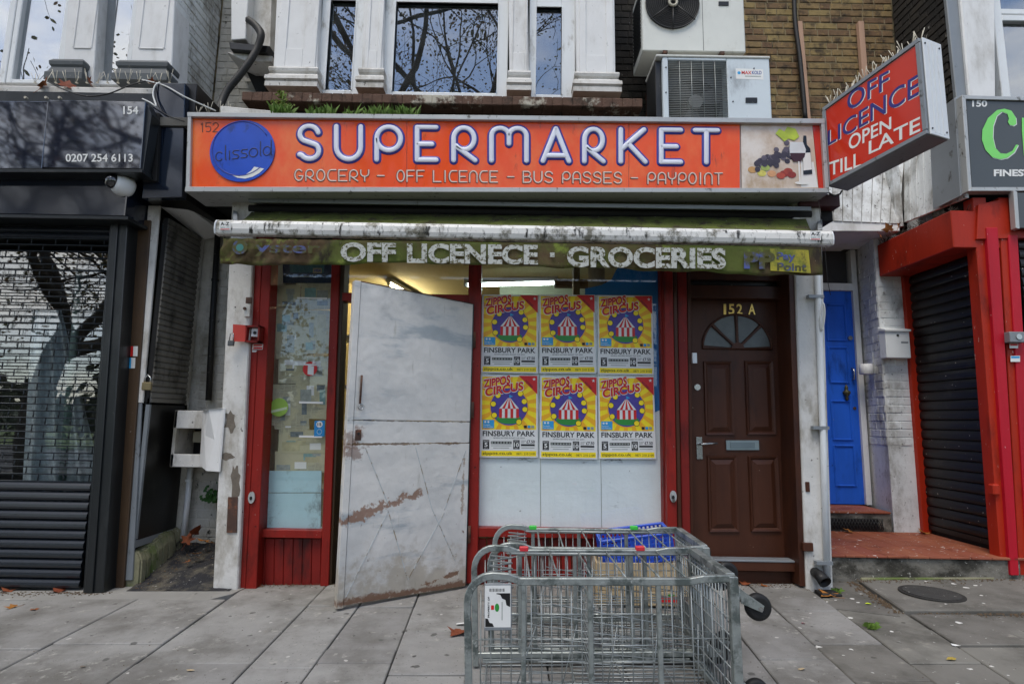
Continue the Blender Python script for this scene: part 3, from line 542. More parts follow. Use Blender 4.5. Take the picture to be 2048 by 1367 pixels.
# --- bay
BY = .40
sl = MB()
a, b_ = P(485, 182, .16), P(1285, 203, .16); zt = (a.z+b_.z)/2+.0; X0, X1 = a.x, b_.x
zs0 = (P(900, 218, .16).z+P(900, 209, .16).z)/2
nn = 40; rs = random.Random(11)
prof = []
for i in range(nn+1):
    x = X0+(X1-X0)*i/nn; prof.append((x, rs.gauss(0, .004)))
m = MB()
for i in range(nn):
    (xa, ja), (xb, jb) = prof[i], prof[i+1]
    zt0 = P(900, 190, .16).z; zb0 = P(900, 208, .16).z
    sa = .0135*(xa); sb = .0135*(xb)
    m.hexa([(xa, .16+ja, zb0), (xa, .16+ja, zt0+ja*.6), (xa, .62, zt0+.03), (xa, .62, zb0-.02)], [(xb, .16+jb, zb0), (xb, .16+jb, zt0+jb*.6), (xb, .62, zt0+.03), (xb, .62, zb0-.02)])
m.build('bay_sill', M['sill'], B, .006)
box('bay_apron', X0+.12, X1-.15, .30, .62, 3.43, zb0-.01, M['mortar_dark'], B)
ZB = P(900, 187, BY).z; ZT = P(900, 6, BY+.08).z
def pier(x0t, x1t, x0b, x1b, bx0, bx1, panel):
    sh = pxquad('bay_pier', [(x0t, -60), (x1t, -60), (x1b, 150), (x0b, 150)], BY, .24, M['white'], B, .006)
    F = FY(BY)
    w_ = [P(x0b, 150, BY).x, P(x1b, 150, BY).x]
    # moulded base: three stacked mouldings
    z0, z1 = ZB, P(900, 145, BY).z; h = z1-z0; c0, c1 = P(bx0, 186, BY).x, P(bx1, 186, BY).x
    pr = [(0, .075), (.22, .075), (.26, .060), (.33, .085), (.50, .080), (.58, .055), (.72, .030), (.80, .045), (.92, .052), (1.0, .045)]
    mm = MB(); loops = []
    mid = max(0, (c1-c0-(w_[1]-w_[0]))/2)
    for t, o_ in pr:
        k = o_/.085*mid; loops.append([(w_[0]-k, BY-o_, z0+h*t), (w_[1]+k, BY-o_, z0+h*t), (w_[1]+k, BY+.2, z0+h*t), (w_[0]-k, BY+.2, z0+h*t)])
    for q in range(len(loops)-1): mm.hexa(loops[q], loops[q+1])
    # keep only the outer skin
    mm.build('pier_base', M['white_shabby'], B)
    if panel:      # sunk panel: four raised frame strips round it
        pm = MB(); xa, xb, yb = panel
        ua, vb = F.px(xa, yb); ub, _ = F.px(xb, yb); vt = 6.2
        e = .010
        L0, R0 = w_[0]+.02, w_[1]-.02
        pm.box(L0, ua, BY-e, BY, z1+.02, vt).box(ub, R0, BY-e, BY, z1+.02, vt).box(ua, ub, BY-e, BY, z1+.02, vb)
        pm.build('panel_moulding', M['white'], B, .004)
pier(556, 640, 546, 634, 530, 636, (573, 607, 98))
pier(730, 768, 723, 766, 712, 769, (738, 755, 102))
pier(1016, 1055, 1019, 1058, 1011, 1061, (1026, 1050, 106))
pier(1150, 1228, 1154, 1231, 1146, 1244, (1172, 1212, 111))
box('bay_head', P(548, 0, BY).x, P(1230, 0, BY).x, BY, .7, P(900, -75, BY).z, 7.4, M['white'], B)
box('bay_cheek', P(548, 0, BY).x, P(548, 0, BY).x+.12, BY+.24, WY, 3.45, 7.4, M['white'], B)
box('bay_cheek', P(1230, 0, BY).x-.12, P(1230, 0, BY).x, BY+.24, WY, 3.45, 7.4, M['white'], B)
def bay_window(fx0, fx1, gx0, gx1, gy0, gy1):
    Y = BY+.09
    z0, z1 = P(900, gy1, Y).z, P(900, gy0, Y).z; x0, x1 = P(gx0, 100, Y).x, P(gx1, 100, Y).x; a0, a1 = P(fx0, 100, Y).x, P(fx1, 100, Y).x
    fr = MB().box(a0, x0, Y-.02, Y+.06, ZB-.02, z1+.09).box(x1, a1, Y-.02, Y+.06, ZB-.02, z1+.09).box(x0, x1, Y-.02, Y+.06, z1, z1+.09).box(x0, x1, Y-.02, Y+.06, ZB-.03, z0)
    wo = fr.build('window', M['white_clean'], B, .006)
    MB().box(x0-.004, x1+.004, Y+.02, Y+.026, z0-.004, z1+.004).build('pane', M['glass_up'], wo)
    bd = MB().box(x0-.011, x0, Y-.026, Y+.02, z0, z1).box(x1, x1+.011, Y-.026, Y+.02, z0, z1).box(x0, x1, Y-.026, Y+.02, z1, z1+.011); bd.build('glazing_bead', M['white_clean'], wo)
    box('dark_backing', x0-.1, x1+.1, Y+.35, Y+.36, z0-.2, z1+.3, M['backing_dark'], wo, 0)  # added dark sheet, the dim room behind the pane put into its colour
    # upper light, above the picture
    return wo
bay_window(640, 730, 657, 708, 8, 186)
bay_window(768, 1016, 789, 995, 9, 187)
bay_window(1058, 1150, 1072, 1123, 14, 188)

# --- ground floor: white pilasters, red timber front
pl = strip('pilaster', (465, 512, 380), (425, 475, 1182), -.12, .7, M['white_shabby'], B, .008)
FP = FY(-.12)
rs = random.Random(5)
# patches where the render has fallen off the left pilaster
def blob(F, cx, cy, rx, ry, n=16, seed=0, j=.25):
    r_ = random.Random(seed); out_ = []
    for i in range(n):
        t = 2*math.pi*i/n; k = 1+r_.uniform(-j, j); out_.append(F.px(cx+rx*k*math.cos(t), cy+ry*k*math.sin(t)))
    return out_
for bb in (blob(FP, 471, 965, 9, 36, 18, 1), blob(FP, 455, 912, 11, 8, 14, 2), blob(FP, 461, 845, 11, 20, 16, 3, .4)): flat('bare_plaster', [bb], FP, .001, M['plaster_grey'], pl)
flat('rusty_plate', [[FP.px(457, 993), FP.px(476, 993), FP.px(474, 1064), FP.px(454, 1064)]], FP, .0, M['rust'], pl, th=.008)
strip('pilaster', (1584, 1641, 380), (1614, 1667, 1185), -.12, .9, M['white_shabby'], B, .008)
# red posts of the left window
strip('red_post', (511, 526.5, 470), (471, 489.5, 1188), -.08, .12, M['red'], B)
strip('red_post', (527, 545, 470), (490, 512, 1188), -.075, .14, M['red'], B)
strip('red_post', (665, 682, 470), (640, 657, 1172), -.02, .12, M['red'], B)
strip('door_lining', (683, 692, 470), (651, 662, 1172), .0, .14, M['brown_post'], B)
strip('red_post', (938, 964, 470), (929, 955, 1166), -.03, .12, M['red'], B)
strip('red_post', (1327, 1344, 470), (1337, 1357, 1170), -.075, .14, M['red'], B)
strip('red_post', (1319, 1326.5, 470), (1330, 1336.5, 1165), -.01, .1, M['red_dark'], B)
strip('brown_board', (1344, 1352, 470), (1358, 1366, 1170), -.06, .12, M['brown'], B)
strip('red_board', (1352.5, 1372, 470), (1366.5, 1383, 1166), -.02, .14, M['red_dark'], B)
# stall risers
def riser(x0t, x1t, x0b, x1b, yt, yb, n):
    for i in range(n):
        t0, t1 = i/n, (i+1)/n-.004
        pxquad('riser_board', [(x0t+(x1t-x0t)*t0, yt), (x0t+(x1t-x0t)*t1, yt), (x0b+(x1b-x0b)*t1, yb), (x0b+(x1b-x0b)*t0, yb)], .035, .05, M['red_dark'], B, .004)
riser(512, 643, 510, 641, 1076, 1176, 7)
riser(953, 1332, 954, 1338, 1076, 1172, 18)
pxbox('bottom_rail', 510, 1059, 644, 1075, -.015, .09, M['red'], B)
pxbox('bottom_rail', 952, 1058, 1332, 1076, -.015, .09, M['red'], B)
pxbox('head_rail', 545, 500, 1330, 520, -.01, .1, M['red'], B)
# transom and fanlight over the doorway
pxbox('transom', 684, 587, 938, 603, -.005, .1, M['red'], B)
GY = .05
def shop_window(name, pts, mt='glass_shop'):
    a = [P(x, y, GY) for x, y in pts]
    return MB().prism(a, (0, .008, 0)).build(name, M[mt], B)
shop_window('shop_window_pane', [(541, 510), (667, 510), (644, 1062), (508, 1062)])
shop_window('fanlight_pane', [(690, 510), (940, 510), (938, 590), (688, 590)])
shop_window('shop_window_pane', [(962, 510), (1322, 510), (1333, 1060), (953, 1060)])
# --- interior room
IN = [('interior_floor', -2.0, 2.3, .12, 4.2, -.08, 0.0, M['concrete']), ('interior_back_wall', -2.1, 2.4, 4.2, 4.3, 0, 2.95, M['cream']), ('interior_side_wall', -2.15, -2.05, .2, 4.2, 0, 2.95, M['cream']),
      ('interior_side_wall', 2.3, 2.4, .2, 4.2, 0, 2.95, M['cream']), ('interior_ceiling', -2.1, 2.4, .13, 4.3, 2.86, 2.96, M['ceiling']), ('fascia_backing', -2.2, 2.42, .14, .24, 2.50, 3.40, M['dark'])]
for q in IN: box(*q[:7], q[7], B, 0)
# ceiling lamps seen over the door and through the top of the right window
def lamp(name, label, x, y, z, ln, mt, rot=0):
    t = thing(name, label, 'lamp', (x, y, z), (0, 0, rot), local=True)
    MB().box(-.04, .04, -ln/2, ln/2, 0, .05).build('batten', M['white_clean'], t, .004)
    MB().tube([(0, -ln/2+.04, -.02), (0, ln/2-.04, -.02)], .014, 8).build('tube', mt, t)
    MB().box(-.015, .015, -ln/2, -ln/2+.04, -.035, 0).box(-.015, .015, ln/2-.04, ln/2, -.035, 0).build('end_cap', M['white_clean'], t)
q = P(806, 577, 2.6); lamp('strip_light', 'lit warm strip light seen through the glass above the doorway', q.x, 2.9, 2.80, 1.2, M['tube_warm'], R(-12))
q = P(1030, 580, 1.3); lamp('strip_light', 'lit cool strip light seen above the posters in the right window', q.x-.05, 1.5, 2.62, 1.0, M['tube_cool'], R(80))
# shelf unit and boxes just inside the door
sh = thing('shelf_unit', 'shop shelf unit glimpsed through the gap beside the steel door', 'shelf', (-1.55, .9, 0))
for x in (-1.95, -1.02): MB().box(x, x+.03, .7, 1.1, 0, 2.1).build('upright', M['white_clean'], sh)
for z in (.1, .55, 1.0, 1.45, 1.9): MB().box(-1.92, -1.02, .7, 1.1, z, z+.02).build('shelf_board', M['white_clean'], sh)
rs = random.Random(21)
GC = ['#c8a020', '#a33a20', '#2f6a2c', '#d8c79a', '#3b4c9a', '#b2862a', '#5d2f1c']
k = 0
where = ['bottom', 'second', 'third', 'fourth', 'top']
for zi, z in enumerate((.12, .57, 1.02, 1.47)):
    for side, x in enumerate((-1.45, -1.22)):
        c = GC[k % 7]; k += 1; wd, ht = rs.uniform(.15, .19), rs.uniform(.24, .36)
        t = thing('grocery_carton', f'{["yellow", "brick red", "green", "cream", "blue", "amber", "brown"][(k-1) % 7]} carton on the {where[zi]} shelf inside the shop', 'carton', (x, .85, z))
        MB().box(x, x+wd, .72, .95, z, z+ht).build('box_body', mat('carton_'+c, c, .6), t, .004)
        MB().box(x+.02, x+wd-.02, .716, .72, z+.05, z+ht-.08).build('box_label', M['print_white'], t)
# --- brown panelled door of 152 A
DY = .12
F = FY(DY)
for (nm, a0, a1, Y, dp) in (('door_frame', (1372.5, 1381, 470), (1382, 1388, 1160), .02, .2), ('door_frame', (1564, 1574, 470), (1588, 1600, 1160), .02, .25), ('outer_jamb', (1574, 1585, 470), (1600, 1615, 1172), -.10, .25)):
    strip(nm, a0, a1, Y, dp, M['brown'], B)
pxbox('door_head', 1381, 571, 1564, 596, .03, .15, M['brown'], B); pxbox('door_head', 1381, 520, 1566, 560, .05, .15, M['brown'], B); pxbox('door_head', 1381, 560, 1566, 571, .10, .05, M['black_panel'], B)
pxbox('door_sill', 1384, 1122, 1597, 1141, -.03, .2, M['brown'], B); pxbox('sill_riser', 1384, 1141, 1597, 1172, .03, .15, M['brown'], B)
pxbox('sill_nosing', 1384, 1119, 1597, 1123, -.035, .1, M['alu_grey'], B)
door = pxquad('door', [(1381, 599), (1565, 602), (1585, 1121), (1385, 1121)], DY, .05, M['brown'], B)
door['label'] = 'brown panelled front door with a half-round sunburst light'
def panel(x0, y0, x1, y1, x0b, x1b):
    # raised-and-fielded panel: sunk border then a chamfered field
    o = [F.px(x0, y0), F.px(x1, y0), F.px(x1b, y1), F.px(x0b, y1)]
    cx = sum(q[0] for q in o)/4; cy = sum(q[1] for q in o)/4
    def inset(d): return [(q[0]+(d if q[0] < cx else -d), q[1]+(d if q[1] < cy else -d)) for q in o]
    A, Bq, Cq, Dq = [[F.pt(u, v, n) for u, v in inset(d)] for d, n in ((0, .016), (.014, .012), (.024, .002), (.058, .018))]
    A0 = [F.pt(u, v, .0) for u, v in inset(-.004)]
    mm = MB(); loops = [A0, A, Bq, Cq, Dq]
    for q in range(4):
        mm.add(loops[q]+loops[q+1], [(i, (i+1) % 4, 4+(i+1) % 4, 4+i) for i in range(4)])
    mm.add(Dq, [(0, 1, 2, 3)])
    mm.build('door_panel', M['brown'], door)
panel(1407, 723, 1463, 869, 1411, 1468); panel(1489, 722, 1544, 868, 1494, 1551)
panel(1414, 912, 1472, 1062, 1418, 1477); panel(1496, 912, 1554, 1061, 1502, 1561)
# sunburst light
fc = F.px(1474, 697); fr_ = (F.px(1540, 697)[0]-fc[0]); fh = F.px(1474, 632)[1]-fc[1]
for i, (t0, t1) in enumerate(((4, 40), (47, 86), (94, 133), (140, 176))):
    a0, a1 = R(t0), R(t1)
    poly = [(fc[0]+fr_*math.cos(a0+(a1-a0)*k/8), fc[1]+fh*math.sin(a0+(a1-a0)*k/8)+.005) for k in range(9)] + [(fc[0]+fr_*.17*math.cos(a1), fc[1]+fr_*.17*math.sin(a1)+.005), (fc[0]+fr_*.17*math.cos(a0), fc[1]+fr_*.17*math.sin(a0)+.005)]
    flat('light_pane', [poly], F, .002, M['frost'], door)
mm = MB()
arc = [F.pt(fc[0]+fr_*1.05*math.cos(R(t)), fc[1]+fh*1.05*math.sin(R(t)), .006) for t in range(0, 181, 9)]
mm.tube(arc+[arc[0]], .010, 6); mm.build('light_surround', M['brown'], door)
for t in (44, 90, 137):
    MB().bar(F.pt(fc[0], fc[1], .008), F.pt(fc[0]+fr_*1.02*math.cos(R(t)), fc[1]+fh*1.02*math.sin(R(t)), .008), .020, .022, F.N).build('glazing_bar', M['brown'], door, .004)
flat('sun_boss', [circ(fc[0], fc[1], fr_*.19, n=12, a0=0, a1=math.pi)], F, .004, M['brown'], door, th=.018)
for ch, xa, xb in (('1', 1446.5, 1451.5), ('5', 1456.5, 1468), ('2', 1472, 1484), ('A', 1496, 1510)):
    o = textpx('door_number', ch, F, xa, 608, xb, 629, .008, M['gold'], door, bold=.0 if ch == '1' else .02)
flat('letter_plate', [[F.px(1451, 880), F.px(1516, 880), F.px(1517, 899), F.px(1452, 899)]], F, .001, mat('plate_silver', '#97a5a8', .35, metal=.6), door, th=.012)
flat('letter_flap', [[F.px(1459, 884), F.px(1508, 884), F.px(1508, 895), F.px(1459, 895)]], F, .014, mat('flap_silver', '#7f8d91', .4, metal=.6), door, th=.004)
flat('handle_plate', [[F.px(1391.5, 873), F.px(1403, 873), F.px(1404.5, 917), F.px(1393, 917)]], F, .001, M['steel'], door, th=.01)
h0 = F.px(1397, 887); h1 = F.px(1430, 885)
MB().tube([F.pt(*h0, 0), F.pt(*h0, .045), F.pt(h0[0]+.012, h0[1], .055), F.pt(*h1, .05)], .008, 8).build('lever_handle', M['steel'], door)
MB().disc(F.pt(*F.px(1394, 774), .006), F.N, .024, .014).build('lock_barrel', M['steel'], door)
flat('door_buzzer', [[F.px(1374.5, 709), F.px(1383, 709), F.px(1383.5, 729), F.px(1375, 729)]], FY(.02), .001, M['white_clean'], B, th=.03)
pxbox('bracket', 1612, 963, 1620, 983, -.13, .03, M['brown'], B); pxbox('bracket', 1607, 1085, 1627, 1102, -.14, .03, M['brown'], B)
# --- the rusty steel security door, standing open
hb = (P(940, 612, -.03)+P(931, 1166, -.03))/2
fb = V3((-1.098, -.545, 0)); dv = V3((fb.x-hb.x, fb.y-hb.y, 0)); DW = dv.length; ang = math.atan2(dv.y, dv.x)
SD = thing('steel_door', 'rust-stained pale grey steel security door standing open', 'door', (hb.x, hb.y, gz(hb.x)+.015), (0, 0, ang), local=True)
DH0, DH1 = 2.055, 2.10          # height at hinge and at the free edge
# local axes: +x from the hinge to the free edge; the side seen from the street is local +y
ysgn = 1 if (Matrix.Rotation(-ang, 3, 'Z') @ (CAM-hb)).y > 0 else -1
y1 = .045*ysgn
def dq(name, x0, x1, z0, z1, ya, yb, mt, z0b=None, z1b=None, bevel=.002):
    z0b = z0 if z0b is None else z0b; z1b = z1 if z1b is None else z1b
    return MB().hexa([(x0, ya, z0), (x1, ya, z0b), (x1, ya, z1b), (x0, ya, z1)], [(x0, yb, z0), (x1, yb, z0b), (x1, yb, z1b), (x0, yb, z1)]).build(name, mt, SD, bevel)
dq('upper_sheet', .012, DW-.045, 1.165, DH0-.004, 0, y1, M['steel_door'], 1.165, DH1-.006)
dq('middle_sheet', .012, DW-.045, 1.008, 1.161, 0, y1*.96, M['steel_door'])
dq('lower_sheet', .012, DW-.045, 0.0, 1.004, 0, y1, M['steel_door'])
dq('edge_stile', DW-.042, DW, -.012, DH1, -.004*ysgn, y1+.006*ysgn, M['steel_door'])
dq('hinge_stile', 0, .010, 0, DH0, -.003*ysgn, y1*.9, M['black_metal'])
dq('top_cap', .012, DW-.045, DH0-.003, DH0+.006, 0, y1*.9, M['rust'], DH1-.005, DH1+.004)
cr_ = mat('rusty_crease', '#94856f', .7, var=.3, vs=25, dirt=(('#bfc3c3', 14.0, .46, .05, 1),))
for (xa, za, xb, zb) in ((.88, .05, .62, .56), (.62, .56, .46, .10), (.62, .60, .80, .98), (.10, .18, .30, .56), (.30, .56, .44, .98), (.20, .54, .04, .95), (.46, .10, .20, .52)):
    MB().bar((xa, y1, za), (xb, y1, zb), .006, .004, (0, 1, 0)).build('pressed_crease', cr_, SD)
for z in (.35, 1.25, 1.78): MB().tube([(-.012, y1*.7, z-.06), (-.012, y1*.7, z+.06)], .014, 10).build('hinge', M['rust'], SD)
MB().tube([(DW-.078, y1+.012*ysgn, 1.27), (DW-.080, y1+.012*ysgn, 1.46)], .007, 8).build('bolt_rod', M['rust'], SD)
MB().tube([(DW-.085+.018*math.cos(R(t)), y1+.012*ysgn, 1.25+.018*math.sin(R(t))) for t in range(0, 360, 30)], .004, 6, closed=True).build('bolt_ring', M['steel'], SD)
MB().box(DW-.10, DW-.06, y1-.001, y1+.006*ysgn, 1.03, 1.10).build('lock_plate', M['rust'], SD, .002)
MB().disc((DW-.08, y1+.008*ysgn, 1.075), (0, 1, 0), .008, .006, 10).build('keyhole', M['ink'], SD)
# ================================================================ stroke lettering (rounded single-line letters)
def arc(cx, cy, rx, ry, a0, a1, n=12): return [(cx+rx*math.cos(R(a0+(a1-a0)*i/n)), cy+ry*math.sin(R(a0+(a1-a0)*i/n))) for i in range(n+1)]
GL = {
 'S': [[(.95, .80)]+arc(.5, .755, .45, .245, 25, 180, 10)+arc(.5, .755, .45, .245, 190, 235, 4)+[(.75, .45)]+arc(.52, .25, .46, .25, 40, -145, 12)+[(.04, .13)]],
 'U': [[(.0, 1), (0, .38)]+arc(.5, .38, .5, .38, 180, 360, 14)+[(1, 1)]],
 'P': [[(0, 0), (0, .64)]+arc(.5, .64, .5, .36, 180, -180, 26)+[(0, .64)]],
 'E': [[(1, 1), (0, 1), (0, 0), (1, 0)], [(0, .48), (.78, .48)]],
 'R': [[(0, 0), (0, .66)]+arc(.48, .66, .48, .34, 180, -140, 24), [(.12, .42), (1, 0)]],
 'M': [[(0, 0), (0, .76)]+arc(.25, .76, .25, .24, 180, 0, 12)+[(.5, .52)], [(.5, .76)]+arc(.75, .76, .25, .24, 180, 0, 12)+[(1, 0)]],
 'A': [[(0, 0), (.5, 1), (1, 0)], [(.16, .17), (.84, .17)]],
 'K': [[(0, 0), (0, 1)], [(.95, 1), (.06, .40)], [(.30, .56), (1, 0)]],
 'T': [[(0, 1), (1, 1)], [(.5, 1), (.5, 0)]],
 'G': [arc(.5, .5, .5, .5, 45, 180, 8)+arc(.5, .5, .5, .5, 190, 350, 10)+[(.99, .42), (.55, .42)]],
 'O': [arc(.5, .5, .5, .5, 90, 450, 22)],
 'C': [[(1, 1), (.45, 1)]+arc(.45, .5, .45, .5, 90, 270, 14)+[(1, 0)]],
 'Y': [[(0, 1), (0, .75)]+arc(.5, .72, .5, .3, 180, 360, 10)+[(1, 1)], [(.5, .42), (.5, 0)]],
 'F': [[(1, 1), (0, 1), (0, 0)], [(0, .5), (.8, .5)]],
 'L': [[(0, 1), (0, 0), (1, 0)]],
 'I': [[(.5, 1), (.5, 0)]],
 'N': [[(0, 0), (0, .6)]+arc(.5, .6, .5, .4, 180, 0, 12)+[(1, 0)]],
 'B': [[(0, .52), (.6, .52)]+arc(.6, .26, .4, .26, 90, -90, 8)+[(0, 0), (0, 1), (.5, 1)]+arc(.5, .76, .4, .24, 90, -90, 8)],
 '-': [[(0, .5), (1, .5)]],
 'a2': [[(0, 0), (0, .6)]+arc(.5, .6, .5, .4, 180, 0, 12)+[(1, 0)], [(0, .35), (1, .35)]],
 'c': [arc(.5, .3, .5, .3, 40, 320, 14)], 'l': [[(.5, 1), (.5, .1), (.8, 0)]], 'i': [[(.5, .6), (.5, 0)]],
 's': [[(.95, .56), (.25, .58), (.08, .45), (.3, .32), (.75, .28), (.95, .14), (.75, .02), (.05, .03)]],
 'o': [arc(.5, .3, .5, .3, 90, 450, 16)], 'd': [arc(.45, .3, .45, .3, 90, 450, 16), [(.95, 1), (.95, 0)]],
 '1': [[(.2, .8), (.6, 1), (.6, 0)]], '5': [[(1, 1), (.1, 1), (.05, .55), (.5, .62)]+arc(.5, .32, .48, .31, 80, -130, 10)], '2': [arc(.5, .7, .48, .3, 170, -20, 10)+[(.0, 0), (1, 0)]],
}
def strokes(F, ch, quad, r, n, lift, mb):
    """quad = (u, v) corners bl, br, tr, tl of the letter's centre-line box"""
    a, b, c, d = [V3((q[0], q[1])) for q in quad]
    for st in GL[ch]:
        pts = []
        for s_, t_ in st:
            q = (a*(1-s_)+b*s_)*(1-t_)+(d*(1-s_)+c*s_)*t_; pts.append(F.pt(q.x, q.y, n))
        # drop duplicates and thicken corners
        pp = [pts[0]]
        for q in pts[1:]:
            if (q-pp[-1]).length > 1e-4: pp.append(q)
        full = [pp[0]]
        for q in range(1, len(pp)):
            A_, B_ = pp[q-1], pp[q]
            full.append(B_)
        # sharp corners: split into separate tubes so that they keep their width
        seg = [full[0]]
        for q in range(1, len(full)):
            seg.append(full[q])
            if q < len(full)-1:
                d0 = (full[q]-full[q-1]).normalized(); d1 = (full[q+1]-full[q]).normalized()
                if d0.dot(d1) < .7: mb.tube(seg, r, 10, flat=(F.N, lift), round_caps=True); seg = [full[q]]
        if len(seg) > 1: mb.tube(seg, r, 10, flat=(F.N, lift), round_caps=True)

# ================================================================ FASCIA SIGN
SY = -.32
FS = thing('fascia_sign', 'long orange lightbox sign reading SUPERMARKET above the shop', 'sign', (0, SY, 2.88))
corners = [(380, 231), (1645, 244), (1655, 377), (374, 375)]
fo = [P(x, y, SY) for x, y in corners]
MB().prism([p_+V3((0, .03, 0)) for p_ in fo], (0, .24, 0)).build('light_box', M['alu'], FS, .004)
FF = FY(SY)
def qpx(F, *pts): return [F.px(x, y) for x, y in pts]
# three orange face sheets with seams, photo sheet at the right end
fl = [(380, 381), (814, 815), (1259, 1260), (1482, 1483)]
def topy(x): return 231+(x-380)*13/1265
def boty(x): return 374+(x-380)*3/1265
for (xa, xb) in ((381, 812.5), (813.5, 1258), (1259, 1481)):
    flat('face_sheet', [qpx(FF, (xa, topy(xa)), (xb, topy(xb)), (xb, boty(xb)), (xa, boty(xa)))], FF, -.026, M['orange'], FS, th=.012)
flat('face_sheet', [qpx(FF, (1627, topy(1627)), (1644, topy(1644)), (1652, boty(1650)), (1640, boty(1640)))], FF, -.026, M['orange2'], FS, th=.012)
# aluminium frame
def trim(a, b, wd, name='trim'): 
    MB().bar(P(*a, SY)+V3((0, .0, 0)), P(*b, SY), wd, .05, (0, 1, 0)).build(name, M['alu'], FS, .003)
MB().hexa([P(374, 224, SY-.015), P(1650, 237, SY-.015), P(1650, 247, SY-.015), P(374, 233, SY-.015)], [p_+V3((0, .26, 0)) for p_ in (P(374, 224, SY-.015), P(1650, 237, SY-.015), P(1650, 247, SY-.015), P(374, 233, SY-.015))]).build('top_trim', M['alu'], FS, .003)
MB().hexa([P(370, 373, SY-.015), P(1658, 376, SY-.015), P(1660, 385, SY-.015), P(369, 383, SY-.015)], [p_+V3((0, .30, 0)) for p_ in (P(370, 373, SY-.015), P(1658, 376, SY-.015), P(1660, 385, SY-.015), P(369, 383, SY-.015))]).build('bottom_trim', M['alu'], FS, .003)
for a_, b_ in (((374, 228), (381, 374)), ((1644, 244), (1657, 378))):
    x0, x1 = (a_[0]-1, a_[0]+6) if a_[0] < 1000 else (a_[0]-1, a_[0]+6)
    dx = b_[0]-a_[0]
    if a_[0] < 1000: q = [(375, 232), (382, 232), (379, 374), (371, 374)]
    else: q = [(1643, 246), (1650, 246), (1659, 376), (1651, 376)]
    MB().prism([P(x, y, SY-.013) for x, y in q], (0, .2, 0)).build('end_trim', M['alu'], FS, .003)
# big letters
def lt(x): return 251+(x-596)*9/840
def lb(x): return 317+(x-596)*7/840
for ch, xa, xb in (('S', 597, 638), ('U', 672, 721), ('P', 753, 801), ('E', 834, 872), ('R', 907, 950), ('M', 983, 1053), ('A', 1086, 1138), ('R', 1169, 1207), ('K', 1242, 1291), ('E', 1323, 1362), ('T', 1391, 1436)):
    quad = qpx(FF, (xa, lb(xa)), (xb, lb(xb)), (xb, lt(xb)), (xa, lt(xa)))
    m1 = MB(); strokes(FF, ch, quad, .0335, -.014, .22, m1); lo = m1.build('letter', M['sign_navy'], FS)
    m2 = MB(); strokes(FF, ch, quad, .0185, -.006, .28, m2); m2.build('letter_face', M['sign_white'], lo)
# the small line of thin routed letters
def line(words, y0l, y1l, slope, par, r=.0048, lift=.5):
    for wd, xa, xb in words:
        n = len(wd); wu = {'I': .30, 'M': 1.1, '-': .9}
        tot = sum(wu.get(c, .78) for c in wd) + .30*(n-1); k = (xb-xa)/tot; x = xa
        m1, m2 = MB(), MB()
        for c in wd:
            w_ = wu.get(c, .78)*k; dy = (x-586)*slope
            if c != ' ':
                g = 'a2' if c == 'A' else c
                strokes(FF, g, qpx(FF, (x, y1l+dy), (x+w_, y1l+dy), (x+w_, y0l+dy), (x, y0l+dy)), r*1.7, -.0135, .25, m1)
                strokes(FF, g, qpx(FF, (x+.8, y1l+dy), (x+w_+.8, y1l+dy), (x+w_+.8, y0l+dy), (x+.8, y0l+dy)), r, -.010, .3, m2)
            x += w_+.30*k
        a_ = m1.build('lettering', M['ltr_dark'], par); m2.build('lettering_face', M['sign_grey'], a_)
line([('GROCERY', 588, 736), ('-', 754, 767), ('OFF', 793, 847), ('LICENCE', 866, 994), ('-', 1015, 1027), ('BUS', 1046, 1105), ('PASSES', 1125, 1243), ('-', 1263, 1275), ('PAYPOINT', 1296, 1445)], 338, 360, .0085, FS)
# blue roundel
fc = FF.px(484, 301); rr_ = FF.px(549, 301)[0]-fc[0]
flat('roundel', [circ(fc[0], fc[1], rr_, n=48)], FF, -.014, M['sign_blue'], FS, th=.010)
m1 = MB(); m1.tube([FF.pt(fc[0]-.012+rr_*.88*math.cos(R(t)), fc[1]+.018+rr_*.88*math.sin(R(t)), -.003) for t in range(-330, -40, 6)], .0035, 6); m1.build('roundel_groove', M['sign_navy'], FS)
cres = [FF.px(x, y) for x, y in ((462, 349), (478, 352), (492, 348), (502, 341), (508, 333), (528, 337), (518, 346), (505, 353), (490, 357), (474, 355))]
flat('roundel_swoosh', [cres], FF, -.0025, M['print_white'], FS)
m1 = MB(); x = 431
for c, w_ in (('c', 14), ('l', 5), ('i', 5), ('s', 14), ('s', 14), ('o', 17), ('l', 5), ('d', 17)):
    yb_ = 322-(x-431)*.115; strokes(FF, c, qpx(FF, (x, yb_), (x+w_, yb_-w_*.115), (x+w_, yb_-29-w_*.115), (x, yb_-29)), .0045, -.003, .3, m1); x += w_+3.0
m1.build('roundel_lettering', mat('roundel_line', '#101f52', .5), FS)
m1 = MB()
for c, xa, xb in (('1', 399, 406), ('5', 409, 420), ('2', 424, 435)): strokes(FF, c, qpx(FF, (xa, 262), (xb, 262), (xb, 244), (xa, 244)), .004, -.0135, .3, m1)
m1.build('number', M['ltr_dark'], FS)
